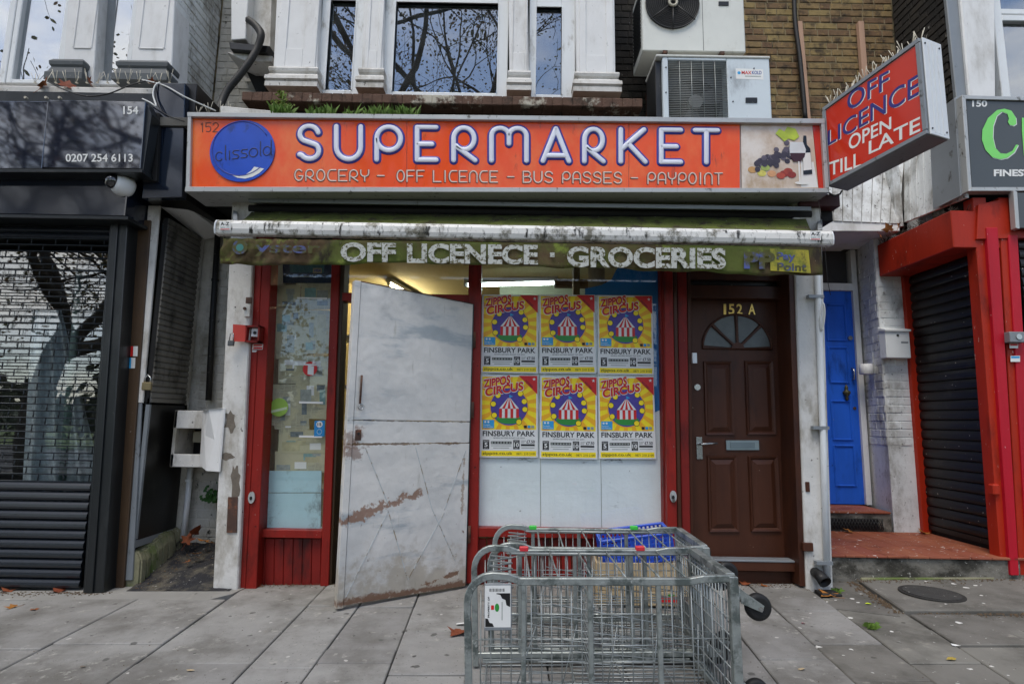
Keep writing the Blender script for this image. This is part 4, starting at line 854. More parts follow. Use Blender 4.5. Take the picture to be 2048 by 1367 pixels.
# picture sheet: grapes, wine bottle and glass on beige
def q2(pts): return [FF.px(x, y) for x, y in pts]
flat('picture_sheet', [q2([(1483, topy(1483)), (1626, topy(1626)), (1639, boty(1639)), (1486, boty(1486))])], FF, -.026, mat('beige_picture', '#cdb9a2', .2, var=.12, vs=1.6, coat=.2, dirt=(('#e6ddd2', 2.2, .52, .12, 1), ('#b59a78', 3.0, .62, .1, .6))), FS, th=.012)
flat('picture_white', [q2([(1604, 322), (1629, 322), (1638, 373), (1604, 373)])], FF, -.0135, M['print_white'], FS)
gm = mat('grape_print', '#3d3540', .3, var=.35, vs=22); gm2 = mat('grape_print_light', '#5d5560', .3, var=.3, vs=25)
rs = random.Random(17); gi = 0
for i in range(60):
    t = rs.random(); cx = 1516+t*70+rs.gauss(0, 2); cy = 328-t*28+rs.gauss(0, 8)*(.4+t*.8)
    flat('grape', [circ(*FF.px(cx, cy), .021, n=12)], FF, -.0132+.00006*i, gm if i % 3 else gm2, FS)
flat('vine_leaf', [q2([(1552, 266), (1560, 256), (1570, 262), (1576, 252), (1592, 256), (1600, 272), (1590, 280), (1578, 276), (1570, 282), (1562, 274)])], FF, -.0094, mat('leaf_print', '#b5c83a', .3, var=.25, vs=14), FS)
flat('bottle_print', [q2([(1608, 270), (1614, 270), (1615, 288), (1622, 296), (1626, 346), (1608, 348), (1606, 300)])], FF, -.0090, mat('bottle_print', '#15171c', .2), FS)
flat('bottle_label', [q2([(1607, 305), (1622, 304), (1625, 338), (1608, 340)])], FF, -.0086, M['print_white'], FS)
flat('glass_print', [q2([(1581, 283), (1607, 283), (1613, 298), (1611, 312), (1602, 322), (1588, 322), (1581, 310), (1580, 296)])], FF, -.0082, mat('glass_print', '#d9dcdc', .2), FS)
flat('wine_print', [q2([(1581, 305), (1612, 305), (1610, 313), (1602, 322), (1588, 322), (1582, 312)])], FF, -.0078, mat('wine_print', '#3c1414', .2), FS)
flat('glass_stem', [q2([(1597, 322), (1600, 322), (1603, 362), (1599, 362)])], FF, -.0074, M['print_white'], FS); flat('glass_foot', [circ(*FF.px(1604, 365), .05, .012, n=14)], FF, -.0072, M['print_white'], FS)
for i, (cx, cy, c) in enumerate(((1525, 345, '#d9cf63'), (1506, 338, '#c99a5d'), (1545, 346, '#cf9a6b'), (1570, 346, '#8f2f20'), (1578, 341, '#a5402b'), (1585, 348, '#8f2f20'), (1532, 334, '#9fae58'), (1563, 350, '#b0482f'))):
    flat('fruit_print', [circ(*FF.px(cx, cy), .034, .026, n=12)], FF, -.0120+.0002*i, mat('fruit_'+c, c, .3, var=.25, vs=20), FS)
# plaster lip on the left end and dirty upstand behind the sign
MB().hexa([P(440, 211, -.24), P(566, 223, -.24), P(566, 236, -.24), P(440, 232, -.24)], [p_+V3((0, .2, 0)) for p_ in (P(440, 211, -.24), P(566, 223, -.24), P(566, 236, -.24), P(440, 232, -.24))]).build('roof_upstand', M['white_shabby'], B, .006)
pxbox('timber_fascia', 470, 385, 1664, 432, -.06, .24, M['dark'], B)
pxbox('red_cornice', 1600, 388, 1680, 412, -.16, .2, mat('maroon_board', '#3f1518', .6), B)

# ================================================================ AWNING
AW = thing('awning', 'mossy brown folding awning with white front bar and lettered valance', 'awning', (0, -.3, 2.5))
AY = -.47
aL, aR = P(437, 455, AY), P(1659, 477, AY)
bz = (P(437, 452, AY).z+P(1659, 475, AY).z)/2
nseg = 60; rad = .052
m1 = MB(); pts = [aL.lerp(aR, i/nseg) for i in range(nseg+1)]
# D-shaped front bar
prof = [(-.035, -.055), (-.045, -.02), (-.042, .02), (-.028, .045), (.0, .056), (.035, .056), (.035, -.055)]
lo = [[V3((p_.x, p_.y+a, p_.z+b)) for a, b in prof] for p_ in (aL, aR)]
m1.hexa(lo[0], lo[1]); m1.build('front_bar', M['bar_white'], AW, .006, 2)
for e, s in ((aL, -1), (aR, 1)):
    MB().hexa([V3((e.x, e.y+a*1.04, e.z+b*1.04)) for a, b in prof], [V3((e.x+s*.012, e.y+a*1.0, e.z+b*1.0)) for a, b in prof]).build('bar_end_cap', M['white_clean'], AW, .004)
# valance: a hanging cloth with folds, its lower hem uneven
n = 160; rows = 7; vs = []; fs = []
rs = random.Random(31); ph = [rs.uniform(0, 6) for _ in range(6)]
vl, vr = P(449, 476, AY), P(1636, 494, AY)
def hem(t):      # picture y of the hem along the run
    k = [(0, 527), (.1, 533), (.16, 531), (.27, 527), (.4, 529), (.55, 535), (.7, 541), (.8, 546), (.9, 551), (1, 553)]
    for (a, b), (c, d) in zip(k, k[1:]):
        if t <= c: return b+(d-b)*(t-a)/(c-a)
    return 553
for i in range(n+1):
    t = i/n; x = 449+(1640-449)*t; top_ = P(x, 478+t*17, AY); bot = P(x+(-8*(1-t)*(1 if t < .02 else 1-t)+3*t), hem(t)+1.5*math.sin(t*37)+1.0*math.sin(t*91+1), AY)
    for j in range(rows+1):
        s = j/rows; q = top_.lerp(bot, s)
        amp = .010*s*(math.sin(t*46+ph[0])+.6*math.sin(t*97+ph[1]+s*2))
        left = max(0, 1-t/.30); amp += left*.016*s*math.sin(t*150+s*4+ph[2]) + left*.012*math.sin(t*260+s*9)
        vs.append((q.x, q.y-.02+amp, q.z+amp*.1))
for i in range(n):
    for j in range(rows): a = i*(rows+1)+j; fs.append((a, a+rows+1, a+rows+2, a+1))
me = MB().add(vs, fs, True); va = me.build('valance', M['moss'], AW)
sm_ = va.modifiers.new('thick', 'SOLIDIFY'); sm_.thickness = .002
FV = FY(AY-.038)
# valance lettering is laid a little in front of the cloth, following the same slope
def vt(body, x0, x1, y0, y1, mt, bold=.03, nm='lettering', **k):
    return textpx(nm, body, FV, x0, y0, x1, y1, 0, mt, va, dy=(x1-x0)*.0125, bold=bold, **k)
def vt_curved(body, x0, x1, y0, y1, mt, bold): 
    o = vt(body, x0, x1, y0, y1, mt, bold)
    return o
vt('OFF', 681, 792, 484, 523, M['worn_letter'], .042); vt('LICENECE', 814, 1076, 486, 526, M['worn_letter'], .042)
flat('lettering_dot', [qpx(FV, (1100, 505), (1109, 505), (1109, 514), (1100, 514))], FV, 0, M['worn_letter'], va)
vt('GROCERIES', 1134, 1452, 492, 534, M['worn_letter'], .042)
flat('faded_panel', [qpx(FV, (1540, 497), (1617, 500), (1622, 546), (1541, 541))], FV, -.001, M['faded_yellow'], va)
vt('PP', 1488, 1550, 503, 537, M['faded_blue'], .05); 
textpx('lettering', 'Pay', FV, 1553, 504, 1591, 524, .001, M['faded_blue'], va, dy=1, bold=.03); textpx('lettering', 'Point', FV, 1554, 525, 1613, 541, .001, M['faded_blue'], va, dy=1.5, bold=.03)
flat('faded_emblem', [circ(*FV.px(480, 494), .052, n=20)], FV, .002, M['faded_blue'], va)
flat('faded_emblem', [circ(*FV.px(480, 495), .026, n=16)], FV, .003, mat('faded_teal', '#3d7a76', .8, var=.2), va)
vt("yster", 508, 640, 486, 512, M['faded_blue'], .02, nm='faded_lettering')
# stickers on the bar
FB = FY(AY-.047)
for x0, y0, s in ((437, 442, -1), (1618, 462, 1)):
    flat('maker_sticker', [qpx(FB, (x0+2, y0), (x0+24, y0+.5), (x0+24, y0+18), (x0+2, y0+17.5))], FB, .0005, M['print_white'], AW)
    textpx('maker_lettering', 'A-Z', FB, x0+4, y0+2, x0+22, y0+9, .0012, M['ink'], AW, bold=.03); textpx('maker_lettering', 'SIGNS LTD', FB, x0+4, y0+11, x0+22, y0+14.5, .0012, mat('print_teal', '#3d6f72', .5), AW)
    flat('maker_line', [qpx(FB, (x0+4, y0+15.5), (x0+22, y0+15.5), (x0+22, y0+17), (x0+4, y0+17))], FB, .0012, M['orange_red_card'], AW)
# cloth sloping back up to the roller, thick with moss
bl, br_ = P(503, 424, -.12), P(1612, 437, -.12)
vs = []; fs = []; n = 60; rs = random.Random(8)
for i in range(n+1):
    t = i/n
    f_ = V3((aL.x+(aR.x-aL.x)*(.02+t*.96), AY+.03, aL.z+(aR.z-aL.z)*t+.055)); k_ = bl.lerp(br_, t)
    for j in range(6):
        s = j/5; q = f_.lerp(k_, s); vs.append((q.x, q.y, q.z-.03*math.sin(s*math.pi)+rs.gauss(0, .003)))
for i in range(n):
    for j in range(5): a = i*6+j; fs.append((a, a+6, a+7, a+1))
cl = MB().add(vs, fs, True).build('canopy_cloth', M['moss_top'], AW); cl.modifiers.new('thick', 'SOLIDIFY').thickness = .006
pxquad('roller_cover', [(495, 396), (1622, 413), (1624, 421), (497, 404)], -.20, .02, M['alu_grey'], AW, .002)
MB().tube([P(500, 418, -.1), P(1620, 430, -.1)], .035, 12).build('roller', M['dark'], AW)
for x, y in ((470, 425), (1640, 445)):
    MB().bar(P(x, y, -.05), P(x, y+20, AY+.03), .03, .05).build('folding_arm', M['alu_grey'], AW, .004)
# tie cord at the right end
q = P(1645, 500, AY); MB().tube([P(1637, 400, -.3), P(1645, 470, -.3), P(1650, 500, -.3), P(1655, 560, -.3), P(1661, 590, -.3)], .0022, 5).build('tie_cord', M['cable'], AW)

# ================================================================ PROJECTING SIGN
PS = thing('projecting_sign', 'red lightbox sign reading OFF LICENCE OPEN TILL LATE jutting over the pavement', 'sign', (2.4, -.3, 3.1))
r0, r1 = P(1645, 216, -.30), P(1657, 374, -.30)              # rear edge
f_top, f_bot = P(1842, 75, -.97), P(1853, 268, -.97)         # front edge
rear = V3(((r0.x+r1.x)/2, -.30, 0)); front = V3(((f_top.x+f_bot.x)/2, -.97, 0)); z0 = (r1.z+f_bot.z)/2; z1 = (r0.z+f_top.z)/2
print('PS', rear, front, z0, z1, r0.z, f_top.z, r1.z, f_bot.z)
U_ = (front-rear); FPj = Frame((rear.x, rear.y, z0), U_, (0, 0, 1)); ln = U_.length; thk = .20
# normal of the visible face must point to the viewer
if FPj.N.dot(CAM-rear) < 0: raise RuntimeError('face')
z0r, z1r, z0f, z1f = r1.z-z0, r0.z-z0, f_bot.z-z0, f_top.z-z0
def pj(u, v, n=0): return FPj.pt(u, v, n)
body_ = [pj(0, z0r, -.004), pj(ln, z0f, -.004), pj(ln, z1f, -.004), pj(0, z1r, -.004)]
MB().prism(body_, -FPj.N*thk).build('light_box', M['alu_grey'], PS, .006)
def s_(u, v): return (u, (z0r+(z0f-z0r)*u/ln)*(1-v)+(z1r+(z1f-z1r)*u/ln)*v)     # u metres, v 0..1
flat('face_sheet', [[s_(.02, .055), s_(ln-.03, .055), s_(ln-.03, .945), s_(.02, .945)]], FPj, -.003, M['orange2'], PS, th=.004)
for qa, qb in ((s_(0, .025), s_(ln, .025)), (s_(0, .975), s_(ln, .975)), (s_(.01, .05), s_(.01, .95)), (s_(ln-.012, .05), s_(ln-.012, .95))):
    MB().bar(pj(*qa, .002), pj(*qb, .002), .028, .016, FPj.N).build('face_trim', M['alu_grey'], PS, .002)
capx = MB().prism([pj(ln+.001, z0f+.0, -.012), pj(ln+.001, z1f, -.012), pj(ln+.001, z1f, -thk+.004), pj(ln+.001, z0f, -thk+.004)], FPj.U*.01); capx.build('end_cap', M['white_clean'], PS, .003)
for n_ in (.06, .10, .145): MB().bar(pj(ln+.012, z0f+.02, -n_), pj(ln+.012, z1f-.02, -n_), .006, .004, FPj.U).build('cap_rib', M['white_clean'], PS)
for v_ in (.06, .94):
    for n_ in (.03, .17): MB().disc(pj(ln+.012, z0f+(z1f-z0f)*v_, -n_), FPj.U, .006, .006, 8).build('screw', M['ink'], PS)
sh_b = mat('sign_purple_blue', '#2b2a78', .4, var=.06)
def pt_(body, x0, y0a, y1a, x1, y0b, y1b, mt, edge=None, bold=.0):
    qd = [FPj.px(x0, y1a), FPj.px(x1, y1b), FPj.px(x1, y0b), FPj.px(x0, y0a)]
    if edge:
        e = text('lettering_edge', body, FPj, [(u+.006, v-.005) for u, v in qd], .0018, edge, PS, bold=bold)
    text('lettering', body, FPj, qd, .0028, mt, PS, bold=bold)
pt_('OFF', 1695, 186, 224, 1778, 140, 176, sh_b, M['print_white'], .008)
pt_('LICENCE', 1656, 262, 292, 1838, 147, 190, sh_b, M['print_white'], .008)
pt_('OPEN', 1698, 272, 302, 1783, 233, 258, M['print_white'], None, .012)
pt_('TILL', 1659, 325, 352, 1723, 304, 333, M['print_white'], None, .012); pt_('LATE', 1738, 283, 309, 1841, 233, 262, M['print_white'], None, .012)
# bird spikes along its top edge
rs = random.Random(12)
for i in range(13):
    t = .04+.92*i/12; u = t*ln; v = z1r+(z1f-z1r)*t; m1 = MB(); b0 = pj(u, v, -.05)
    m1.box(-.008, .008, -.008, .008, -.001, .003); m1.v = [tuple(V3(q)+b0) for q in m1.v]
    for k in range(4):
        a = rs.uniform(0, 6.28); m1.tube([b0, b0+V3((.035*math.cos(a), .035*math.sin(a), .085+rs.uniform(-.01, .02)))], .0028, 4)
    m1.build('bird_spike', M['spike'], PS)
MB().tube([P(1655, 384, -.28), P(1668, 392, -.3), P(1680, 388, -.32), P(1684, 381, -.33)], .007, 6).build('supply_cable', M['cable'], PS)
# ================================================================ BUILDING 154 (left)
B4 = thing('shop_building', 'white painted building with black shopfront and roller grille, at the left', 'building', (-5, 0, 0))
SYL = -.13
# --- roller shutter: solid slats above and below, open grille between
def slat_profile(F_U, h, d):      # curved slat cross-section (v, n)
    return [(0, 0), (h*.12, d*.75), (h*.35, d), (h*.62, d*.9), (h*.85, d*.45), (h*.97, 0)]
def slat_mesh(name, ln, h, d):
    pr = slat_profile(None, h, d); m = MB()
    a = [(0, -q[1], q[0]) for q in pr]+[(0, .006, h*.97), (0, .006, 0)]; b = [(ln, q[1], q[2]) for q in a]
    n = len(a); m.add(a+b, [(i, (i+1) % n, n+(i+1) % n, n+i) for i in range(n)] + [tuple(range(n)), tuple(range(2*n-1, n-1, -1))])
    me = m.mesh(name); bm = bmesh.new(); bm.from_mesh(me); bmesh.ops.recalc_face_normals(bm, faces=bm.faces); bm.to_mesh(me); bm.free(); return me
def place(me, nm, mt, parent, loc, rotz=0.0):
    o = bpy.data.objects.new(nm, me); COL.objects.link(o); o.parent = parent
    if not me.materials: me.materials.append(mt)
    off = OFFS.get(parent.name)
    if off is not None: o.matrix_parent_inverse = Matrix.Translation(-off)
    o.matrix_basis = Matrix.Translation(V3(loc)) @ Matrix.Rotation(rotz, 4, 'Z')
    OFFS[o.name] = None
    return o
xr = (P(222, 480, SYL).x+P(172, 1150, SYL).x)/2 + .02; xl = -5.6
zg1, zg0 = P(60, 476, SYL).z, P(60, 961, SYL).z; ztop, zbot = P(60, 428, SYL).z, P(60, 1174, SYL).z
SH = thing('roller_shutter', 'dark roller shutter with open brick-pattern grille and solid lower slats, at the left', 'shutter', (-4, SYL, zbot))
hs_ = (zg0-zbot)/11; me = slat_mesh('slat', xr-xl, hs_*.97, .022)
for i in range(11): place(me, 'slat', M['rail'], SH, (xl, SYL, zbot+i*hs_))
ht_ = (ztop-zg1)/4; me = slat_mesh('slat', xr-xl, ht_*.97, .014)
for i in range(4): place(me, 'slat', M['rail'], SH, (xl, SYL, zg1+i*ht_))
pxq = MB(); nr = 36; dz = (zg1-zg0)/nr
for i in range(nr+1): pxq.tube([(xl, SYL, zg0+i*dz), (xr, SYL, zg0+i*dz)], .0052, 6)
g = pxq.build('grille_rod', M['grille'], SH); g['kind'] = 'stuff'
pxq = MB(); pitch = .185
for i in range(nr):
    x = xr-.03-(.5*pitch if i % 2 else 0)
    while x > -4.6: pxq.tube([(x, SYL+.004, zg0+i*dz), (x, SYL+.004, zg0+(i+1)*dz)], .0045, 5); x -= pitch
g = pxq.build('grille_link', M['grille'], SH); g['kind'] = 'stuff'
pxbox('bottom_rail', -900, 1172, 168, 1183, SYL-.01, .03, M['black_metal'], SH)
strip('guide_rail', (221, 256, 424), (165, 206, 1186), -.20, .16, M['black_metal'], SH, .005)
strip('guide_rail_lip', (224, 237, 424), (168, 184, 1185), -.215, .016, M['black_metal'], SH, .004)
# --- shop window behind the grille, with a draped sheet and a pale post inside
MB().box(xl, xr+.2, .05, .06, .1, 2.75).build('shop_window_pane', M['glass_154'], B4)
pl_ = mat('clear_polythene', '#d9e4e8', .18, var=.35, vs=9, spec=.8, bump=.05, bs=6)
rs = random.Random(40); vs = []; fs = []; n, mrows = 26, 18
for i in range(n+1):
    for j in range(mrows+1):
        t, s = i/n, j/mrows; xa = 45+20*(1-s)+(165-20*s*.3)*t*(0.35+.65*s); y = 620+345*s
        q = P(xa, y, .22+.05*math.sin(t*19+s*3)+.03*math.sin(t*41+s*7)); vs.append(tuple(q))
for i in range(n):
    for j in range(mrows): a = i*(mrows+1)+j; fs.append((a, a+1, a+mrows+2, a+mrows+1))
o = MB().add(vs, fs, True).build('plastic_sheet', pl_, None); tag(o, 'crumpled clear plastic sheet hanging inside the grilled shop window', 'plastic sheet')
o = MB().tube([P(160, 540, .16), P(122, 990, .16)], .026, 10).build('interior_post', mat('mint_paint', '#7d9690', .5), None); tag(o, 'pale mint-green pole standing inside the grilled shop window', 'pole')
box('shop_back_wall', -9, -2.86, 1.4, 1.5, 0, 2.9, M['room_grey'], B4, 0); box('shop_floor', -9, -2.86, -.05, 1.5, -.2, .0, M['dark'], B4, 0); box('shop_ceiling', -9, -2.86, -.05, 1.5, 2.75, 2.9, M['dark'], B4, 0)
box('stall_board', -9, xr+.2, -.02, .08, -.2, .45, M['dark'], B4, 0)
# --- fascia
FL = -.42
f4 = thing('fascia_sign', 'glossy black shop sign showing 154 and a phone number', 'sign', (-4, FL, 3.0))
FB4 = FY(FL)
for xa, xb, xab, xbb in ((-700, 96, -700, 83), (97, 291, 84, 280)):
    pxquad('sign_panel', [(xa, 200 if xa > 0 else 196), (xb, 203), (xbb, 337), (xab, 335)], FL, .04, M['black_gloss'], f4, .003)
pxquad('sign_edge', [(-700, 336), (284, 338), (283, 345), (-700, 343)], FL-.005, .14, M['black_metal'], f4)
pxquad('sign_end', [(291.5, 204), (303, 228), (285, 345), (280.5, 338)], FL+.02, .1, M['black_metal'], f4)
textpx('sign_number', '154', FB4, 247, 213, 277, 229, .003, M['print_white'], f4, bold=.02)
textpx('sign_lettering', '0207 254 6113', FB4, 132, 308, 266, 324, .003, M['print_white'], f4, bold=.014)
for x in (52, 93, 120): MB().disc(P(x, 196, FL+.02), (0, 1, 0), .01, .02, 8).build('sign_stud', M['spike'], f4)
pxbox('shutter_housing', -700, 345, 254, 424, -.30, .3, M['black_gloss2'], B4, .006)
pxbox('housing_lip', -700, 424, 256, 431, -.31, .25, M['black_metal'], B4)
pxbox('fascia_back', -700, 178, 300, 345, -.16, .25, M['black_metal'], B4)
pxquad('console_panel', [(310, 166), (370, 166), (364, 394), (283, 396)], -.26, .06, M['black_gloss2'], B4, .004)
pxquad('console_shadow_box', [(299, 222), (319, 226), (313, 362), (284, 362)], -.29, .05, M['dark'], B4)  # black box stands in for the shadow beside the console panel
box('console_box', P(305, 200, -.2).x, P(378, 250, -.2).x+.03, -.2, .5, P(330, 397, -.2).z, P(330, 166, -.2).z, M['black_panel'], B4)
# --- ledge, upper windows and piers
LY = -.02
pxbox('ledge', -700, 167, 340, 188, LY-.12, .6, M['white_shabby'], B4, .01)
UY = .34
def pier4(x0t, x1t, x0b, x1b, bx0, bx1, base=True):
    pxquad('window_pier', [(x0t, -70), (x1t, -70), (x1b, 168), (x0b, 168)], UY, .25, M['white'], B4, .006)
    if base:
        xa, xb = P(bx0, 150, UY).x, P(bx1, 150, UY).x; z0, z1 = P(200, 170, UY).z, P(200, 128, UY).z; h = z1-z0
        pr = [(0, .095), (.3, .095), (.36, .082), (.62, .066), (.70, .078), (.86, .082), (1, .062)]; mm = MB(); lo = []
        for t, o_ in pr: k = (o_-.09)*.8; lo.append([(xa-k*0+.09-o_, UY-o_, z0+h*t), (xb-.09+o_, UY-o_, z0+h*t), (xb-.09+o_, UY+.1, z0+h*t), (xa+.09-o_, UY+.1, z0+h*t)])
        for q in range(len(lo)-1): mm.hexa(lo[q], lo[q+1])
        mm.build('pier_base', M['grey_base'], B4)
pier4(141, 201, 124, 186, 108, 180); pier4(279, 352, 258, 342, 240, 347)
for q in ([(149, -60), (152, -60), (132, 90), (129, 90)], ):
    pass
for xa, xb, yb in ((156, 190, 95), (287, 335, 96)):
    F4 = FY(UY); ua, vb = F4.px(xa-8, yb); ub, _ = F4.px(xb-8, yb); vt_ = 6.0
    MB().box(ua-.012, ua, UY-.008, UY, vb, vt_).box(ub, ub+.012, UY-.008, UY, vb, vt_).box(ua, ub, UY-.008, UY, vb-.012, vb).build('panel_moulding', M['white'], B4, .003)
def win4(gx0t, gx1t, gx0b, gx1b, fr0, fr1):
    Y = UY+.10; pts = [(gx0t, -60), (gx1t, -60), (gx1b, 163), (gx0b, 163)]
    x0 = (P(gx0t, -60, Y).x+P(gx0b, 163, Y).x)/2; x1 = (P(gx1t, -60, Y).x+P(gx1b, 163, Y).x)/2; z0, z1 = P(100, 163, Y).z, 6.2
    wo = MB().box(x0-fr0, x0, Y-.03, Y+.05, z0-.04, z1+.06).box(x1, x1+fr1, Y-.03, Y+.05, z0-.04, z1+.06).box(x0, x1, Y-.03, Y+.05, z0-.04, z0).box(x0, x1, Y-.03, Y+.05, z1, z1+.06).build('window', M['white_clean'], B4, .006)
    MB().box(x0-.004, x1+.004, Y+.015, Y+.021, z0-.004, z1+.004).build('pane', M['glass_left'], wo)
    box('room_backing', x0-.1, x1+.1, Y+.5, Y+.51, z0-.3, z1+.2, M['room_grey'], wo, 0)
win4(-330, 34, -340, 4, .05, .06); win4(60, 138, 29, 123, .05, .07); win4(213, 274, 194, 257, .05, .05)
box('upper_head', -9, P(352, -70, UY).x, UY, .9, 6.25, 9, M['white'], B4, 0)
box('upper_floor', -9, -3.1, .2, .95, 3.55, 3.72, M['white_shabby'], B4, 0)
# side return of the upper floor, painted brick, facing the alley
XS = (P(343, 100, UY).x+P(428, 100, 1.08).x)/2
sw = box('side_wall', XS-.2, XS, UY+.2, 1.09, 3.4, 9, M['white_grimy'], B4, 0)
FSW = Frame((XS, 0, 0), (0, 1, 0), (0, 0, 1))
bricks(sw, FSW, UY+.02, 1.08, 3.72, 6.1, M['white_stain'], proud=.006, seed=8)
box('body', -9, -3.4, 1.36, 9, 0, 9.5, M['brick_dark'], B4, 0)
# --- brown post, white post and side shutter of the alley
strip('brown_post', (276, 301, 440), (213, 246, 1176), -.075, .03, M['brown_post'], B4)
strip('white_post', (296, 320, 411), (262, 285, 805), -.06, .02, M['white_shabby'], B4)
strip('grey_strip', (262, 283, 805), (240, 264, 1160), -.055, .02, M['alu_grey'], B4)
XA = -2.72
yr = .43
def side(name, z0, z1, y0, y1, mt, th=.03, bevel=.002): return box(name, XA-th, XA, y0, y1, z0, z1, mt, B4, bevel)
zt = PX(320, 425, XA).z; zb = PX(290, 795, XA).z
sh4 = thing('side_shutter', 'grimy grey closed roller shutter on the side wall of the left recess', 'shutter', (XA, .15, zb))
ns = 30; hh = (zt-zb)/ns; me = slat_mesh('slat', yr+.035, hh*.97, .010)
for i in range(ns): place(me, 'slat', M['shutter_grey'], sh4, (XA, -.035, zb+i*hh), R(90))
MB().box(XA-.02, XA+.012, -.035, yr, zb-.03, zb).build('bottom_bar', M['shutter_grey'], sh4)
side('shutter_back', zb-.05, zt, -.035, yr, M['dark'], .04)
side('shutter_guide', zb-.1, zt, yr, yr+.06, M['white_grimy'], .05)
side('black_side_panel', .27, zb-.035, -.01, yr+.04, M['black_panel'])
side('panel_edge', .28, zb-.03, -.035, -.01, M['alu_grey'], .03); side('panel_edge', .22, .272, -.035, yr+.06, M['alu_grey'], .03)
# soffit over the alley
MB().hexa([P(322, 414, -.02), P(372, 412, -.02), P(452, 470, .5), P(405, 480, .5)], [q+V3((0, 0, .05)) for q in (P(322, 414, -.02), P(372, 412, -.02), P(452, 470, .5), P(405, 480, .5))]).build('soffit', M['white'], B4)
box('alley_ceiling', XA-.05, -2.0, -.05, .6, 2.90, 2.98, M['dark'], B4, 0)
# concrete plinth at the foot of the side wall
rs = random.Random(2); m1 = MB(); lo = []
for i in range(9):
    y = -.04+(.52)*i/8; h = .26-.02*math.sin(i)+rs.gauss(0, .006); wd = .07+rs.gauss(0, .006); z_ = gz(XA)-.02+.2*i/8*.7
    lo.append([(XA-.05, y, z_), (XA+wd, y, z_), (XA+wd*.9, y, z_+h*.75-.05*i/8), (XA+wd*.4, y, z_+h-.04*i/8), (XA-.05, y, z_+h-.03*i/8)])
for i in range(8): m1.hexa(lo[i], lo[i+1])
m1.build('plinth', M['concrete_moss'], B4, .012, 2)
# back wall of the alley: painted brick
AYB = .52
aw = box('alley_wall', XA-.1, -1.9, AYB, AYB+.15, -.2, 3.35, M['white_grimy'], B4, 0)
bricks(aw, FY(AYB), XA+.06, -2.02, .12, 2.62, M['white_grimy'], proud=.006, seed=14)
# rising ground of the alley
vs = []; fs = []; n = 12
rs = random.Random(77)
for i in range(n+1):
    for j in range(n+1):
        x = XA+.04+(-1.95-XA-.04)*i/n; s = j/n; y = -.16+.70*s
        z_ = gz(x)+.002+.20*s**1.3 + .035*max(0, 1-((x+2.25)/.30)**2)*max(0, 1-((s-.32)/.35)**2) + rs.gauss(0, .004)
        vs.append((x, y, z_))
for i in range(n):
    for j in range(n): a = i*(n+1)+j; fs.append((a, a+n+1, a+n+2, a+1))
o = MB().add(vs, fs, True).build('tarmac_mound', M['tar'], None); tag(o, 'black tarmac mound rising into the recess between the shops', kind='structure')
# pipes in the alley
def pipe(name, label, pts, r, mt, clips=()):
    t = thing(name, label, 'pipe', pts[-1]); MB().tube(pts, r, 12).build('pipe_run', mt, t)
    for c in clips: MB().disc(c, (0, 0, 1), r*1.25, .02, 12).build('pipe_clip', mt, t)
    return t
pipe('drain_pipe', 'soot-black pipe running down the recess beside the grey shutter', [P(436, 460, .46), P(425, 640, .46), P(417, 800, .46)], .024, M['cable'], [P(430, 560, .46)])
pipe('drain_pipe', 'thin white waste pipe below the meter cupboard', [P(381, 935, .44), P(375, 1000, .44), P(366, 1075, .44)], .022, M['white_clean'], [P(378, 960, .44)])
# padlock and small items
pk = thing('padlock', 'brass padlock hanging at the corner of the grey side shutter', 'padlock', P(294, 772, -.08))
q = P(294, 772, -.085); MB().box(q.x-.035, q.x+.035, q.y-.012, q.y+.012, q.z-.03, q.z+.03).build('lock_body', mat('dull_brass', '#7f7355', .5, metal=.5), pk, .005)
MB().tube([(q.x-.022, q.y, q.z+.03), (q.x-.022, q.y, q.z+.06), (q.x, q.y, q.z+.085), (q.x+.022, q.y, q.z+.06), (q.x+.022, q.y, q.z+.03)], .006, 6).build('shackle', M['steel'], pk)
# open meter cupboard
mc = thing('meter_cupboard', 'grimy white meter cupboard with its door hanging open', 'cupboard', P(395, 935, .2))
Y = .20; a, b_ = P(350, 820, Y), P(452, 935, Y); x0, x1, z1, z0 = a.x, b_.x+.02, a.z, b_.z
MB().box(x0, x1, Y, Y+.02, z1-.14, z1).build('front_panel', M['white_shabby'], mc, .004); MB().box(x0, x1, Y, Y+.02, z0, z0+.10).build('front_panel', M['white_shabby'], mc, .004)
MB().box(x0, x0+.025, Y, Y+.28, z0, z1).build('cupboard_side', M['white_grimy'], mc, .003); MB().box(x0, x1, Y+.02, Y+.28, z1-.02, z1).build('cupboard_top', M['white_grimy'], mc, .003); MB().box(x0, x1, Y+.02, Y+.28, z0, z0+.02).build('cupboard_floor', M['white_grimy'], mc, .003)
MB().box(x0, x1, Y+.27, Y+.28, z0, z1).build('cupboard_back', M['dark'], mc)
q = P(398, 874, Y+.2); MB().box(q.x-.03, q.x+.05, Y+.16, Y+.24, q.z-.04, q.z+.05).build('meter', mat('meter_cream', '#9a927c', .5), mc, .004)
dp_ = [P(404, 820, .02), P(446, 813, -.135), P(436, 944, -.135), P(400, 935, .02), P(398, 920, .02)]
dp_ = [P(405, 822, Y-.02), P(413, 818, -.05), P(448, 815, -.14), P(437, 943, -.14), P(412, 941, -.05), P(399, 930, Y-.02)]
MB().prism(dp_, (.012, .006, 0)).build('cupboard_door', M['white'], mc, .002)
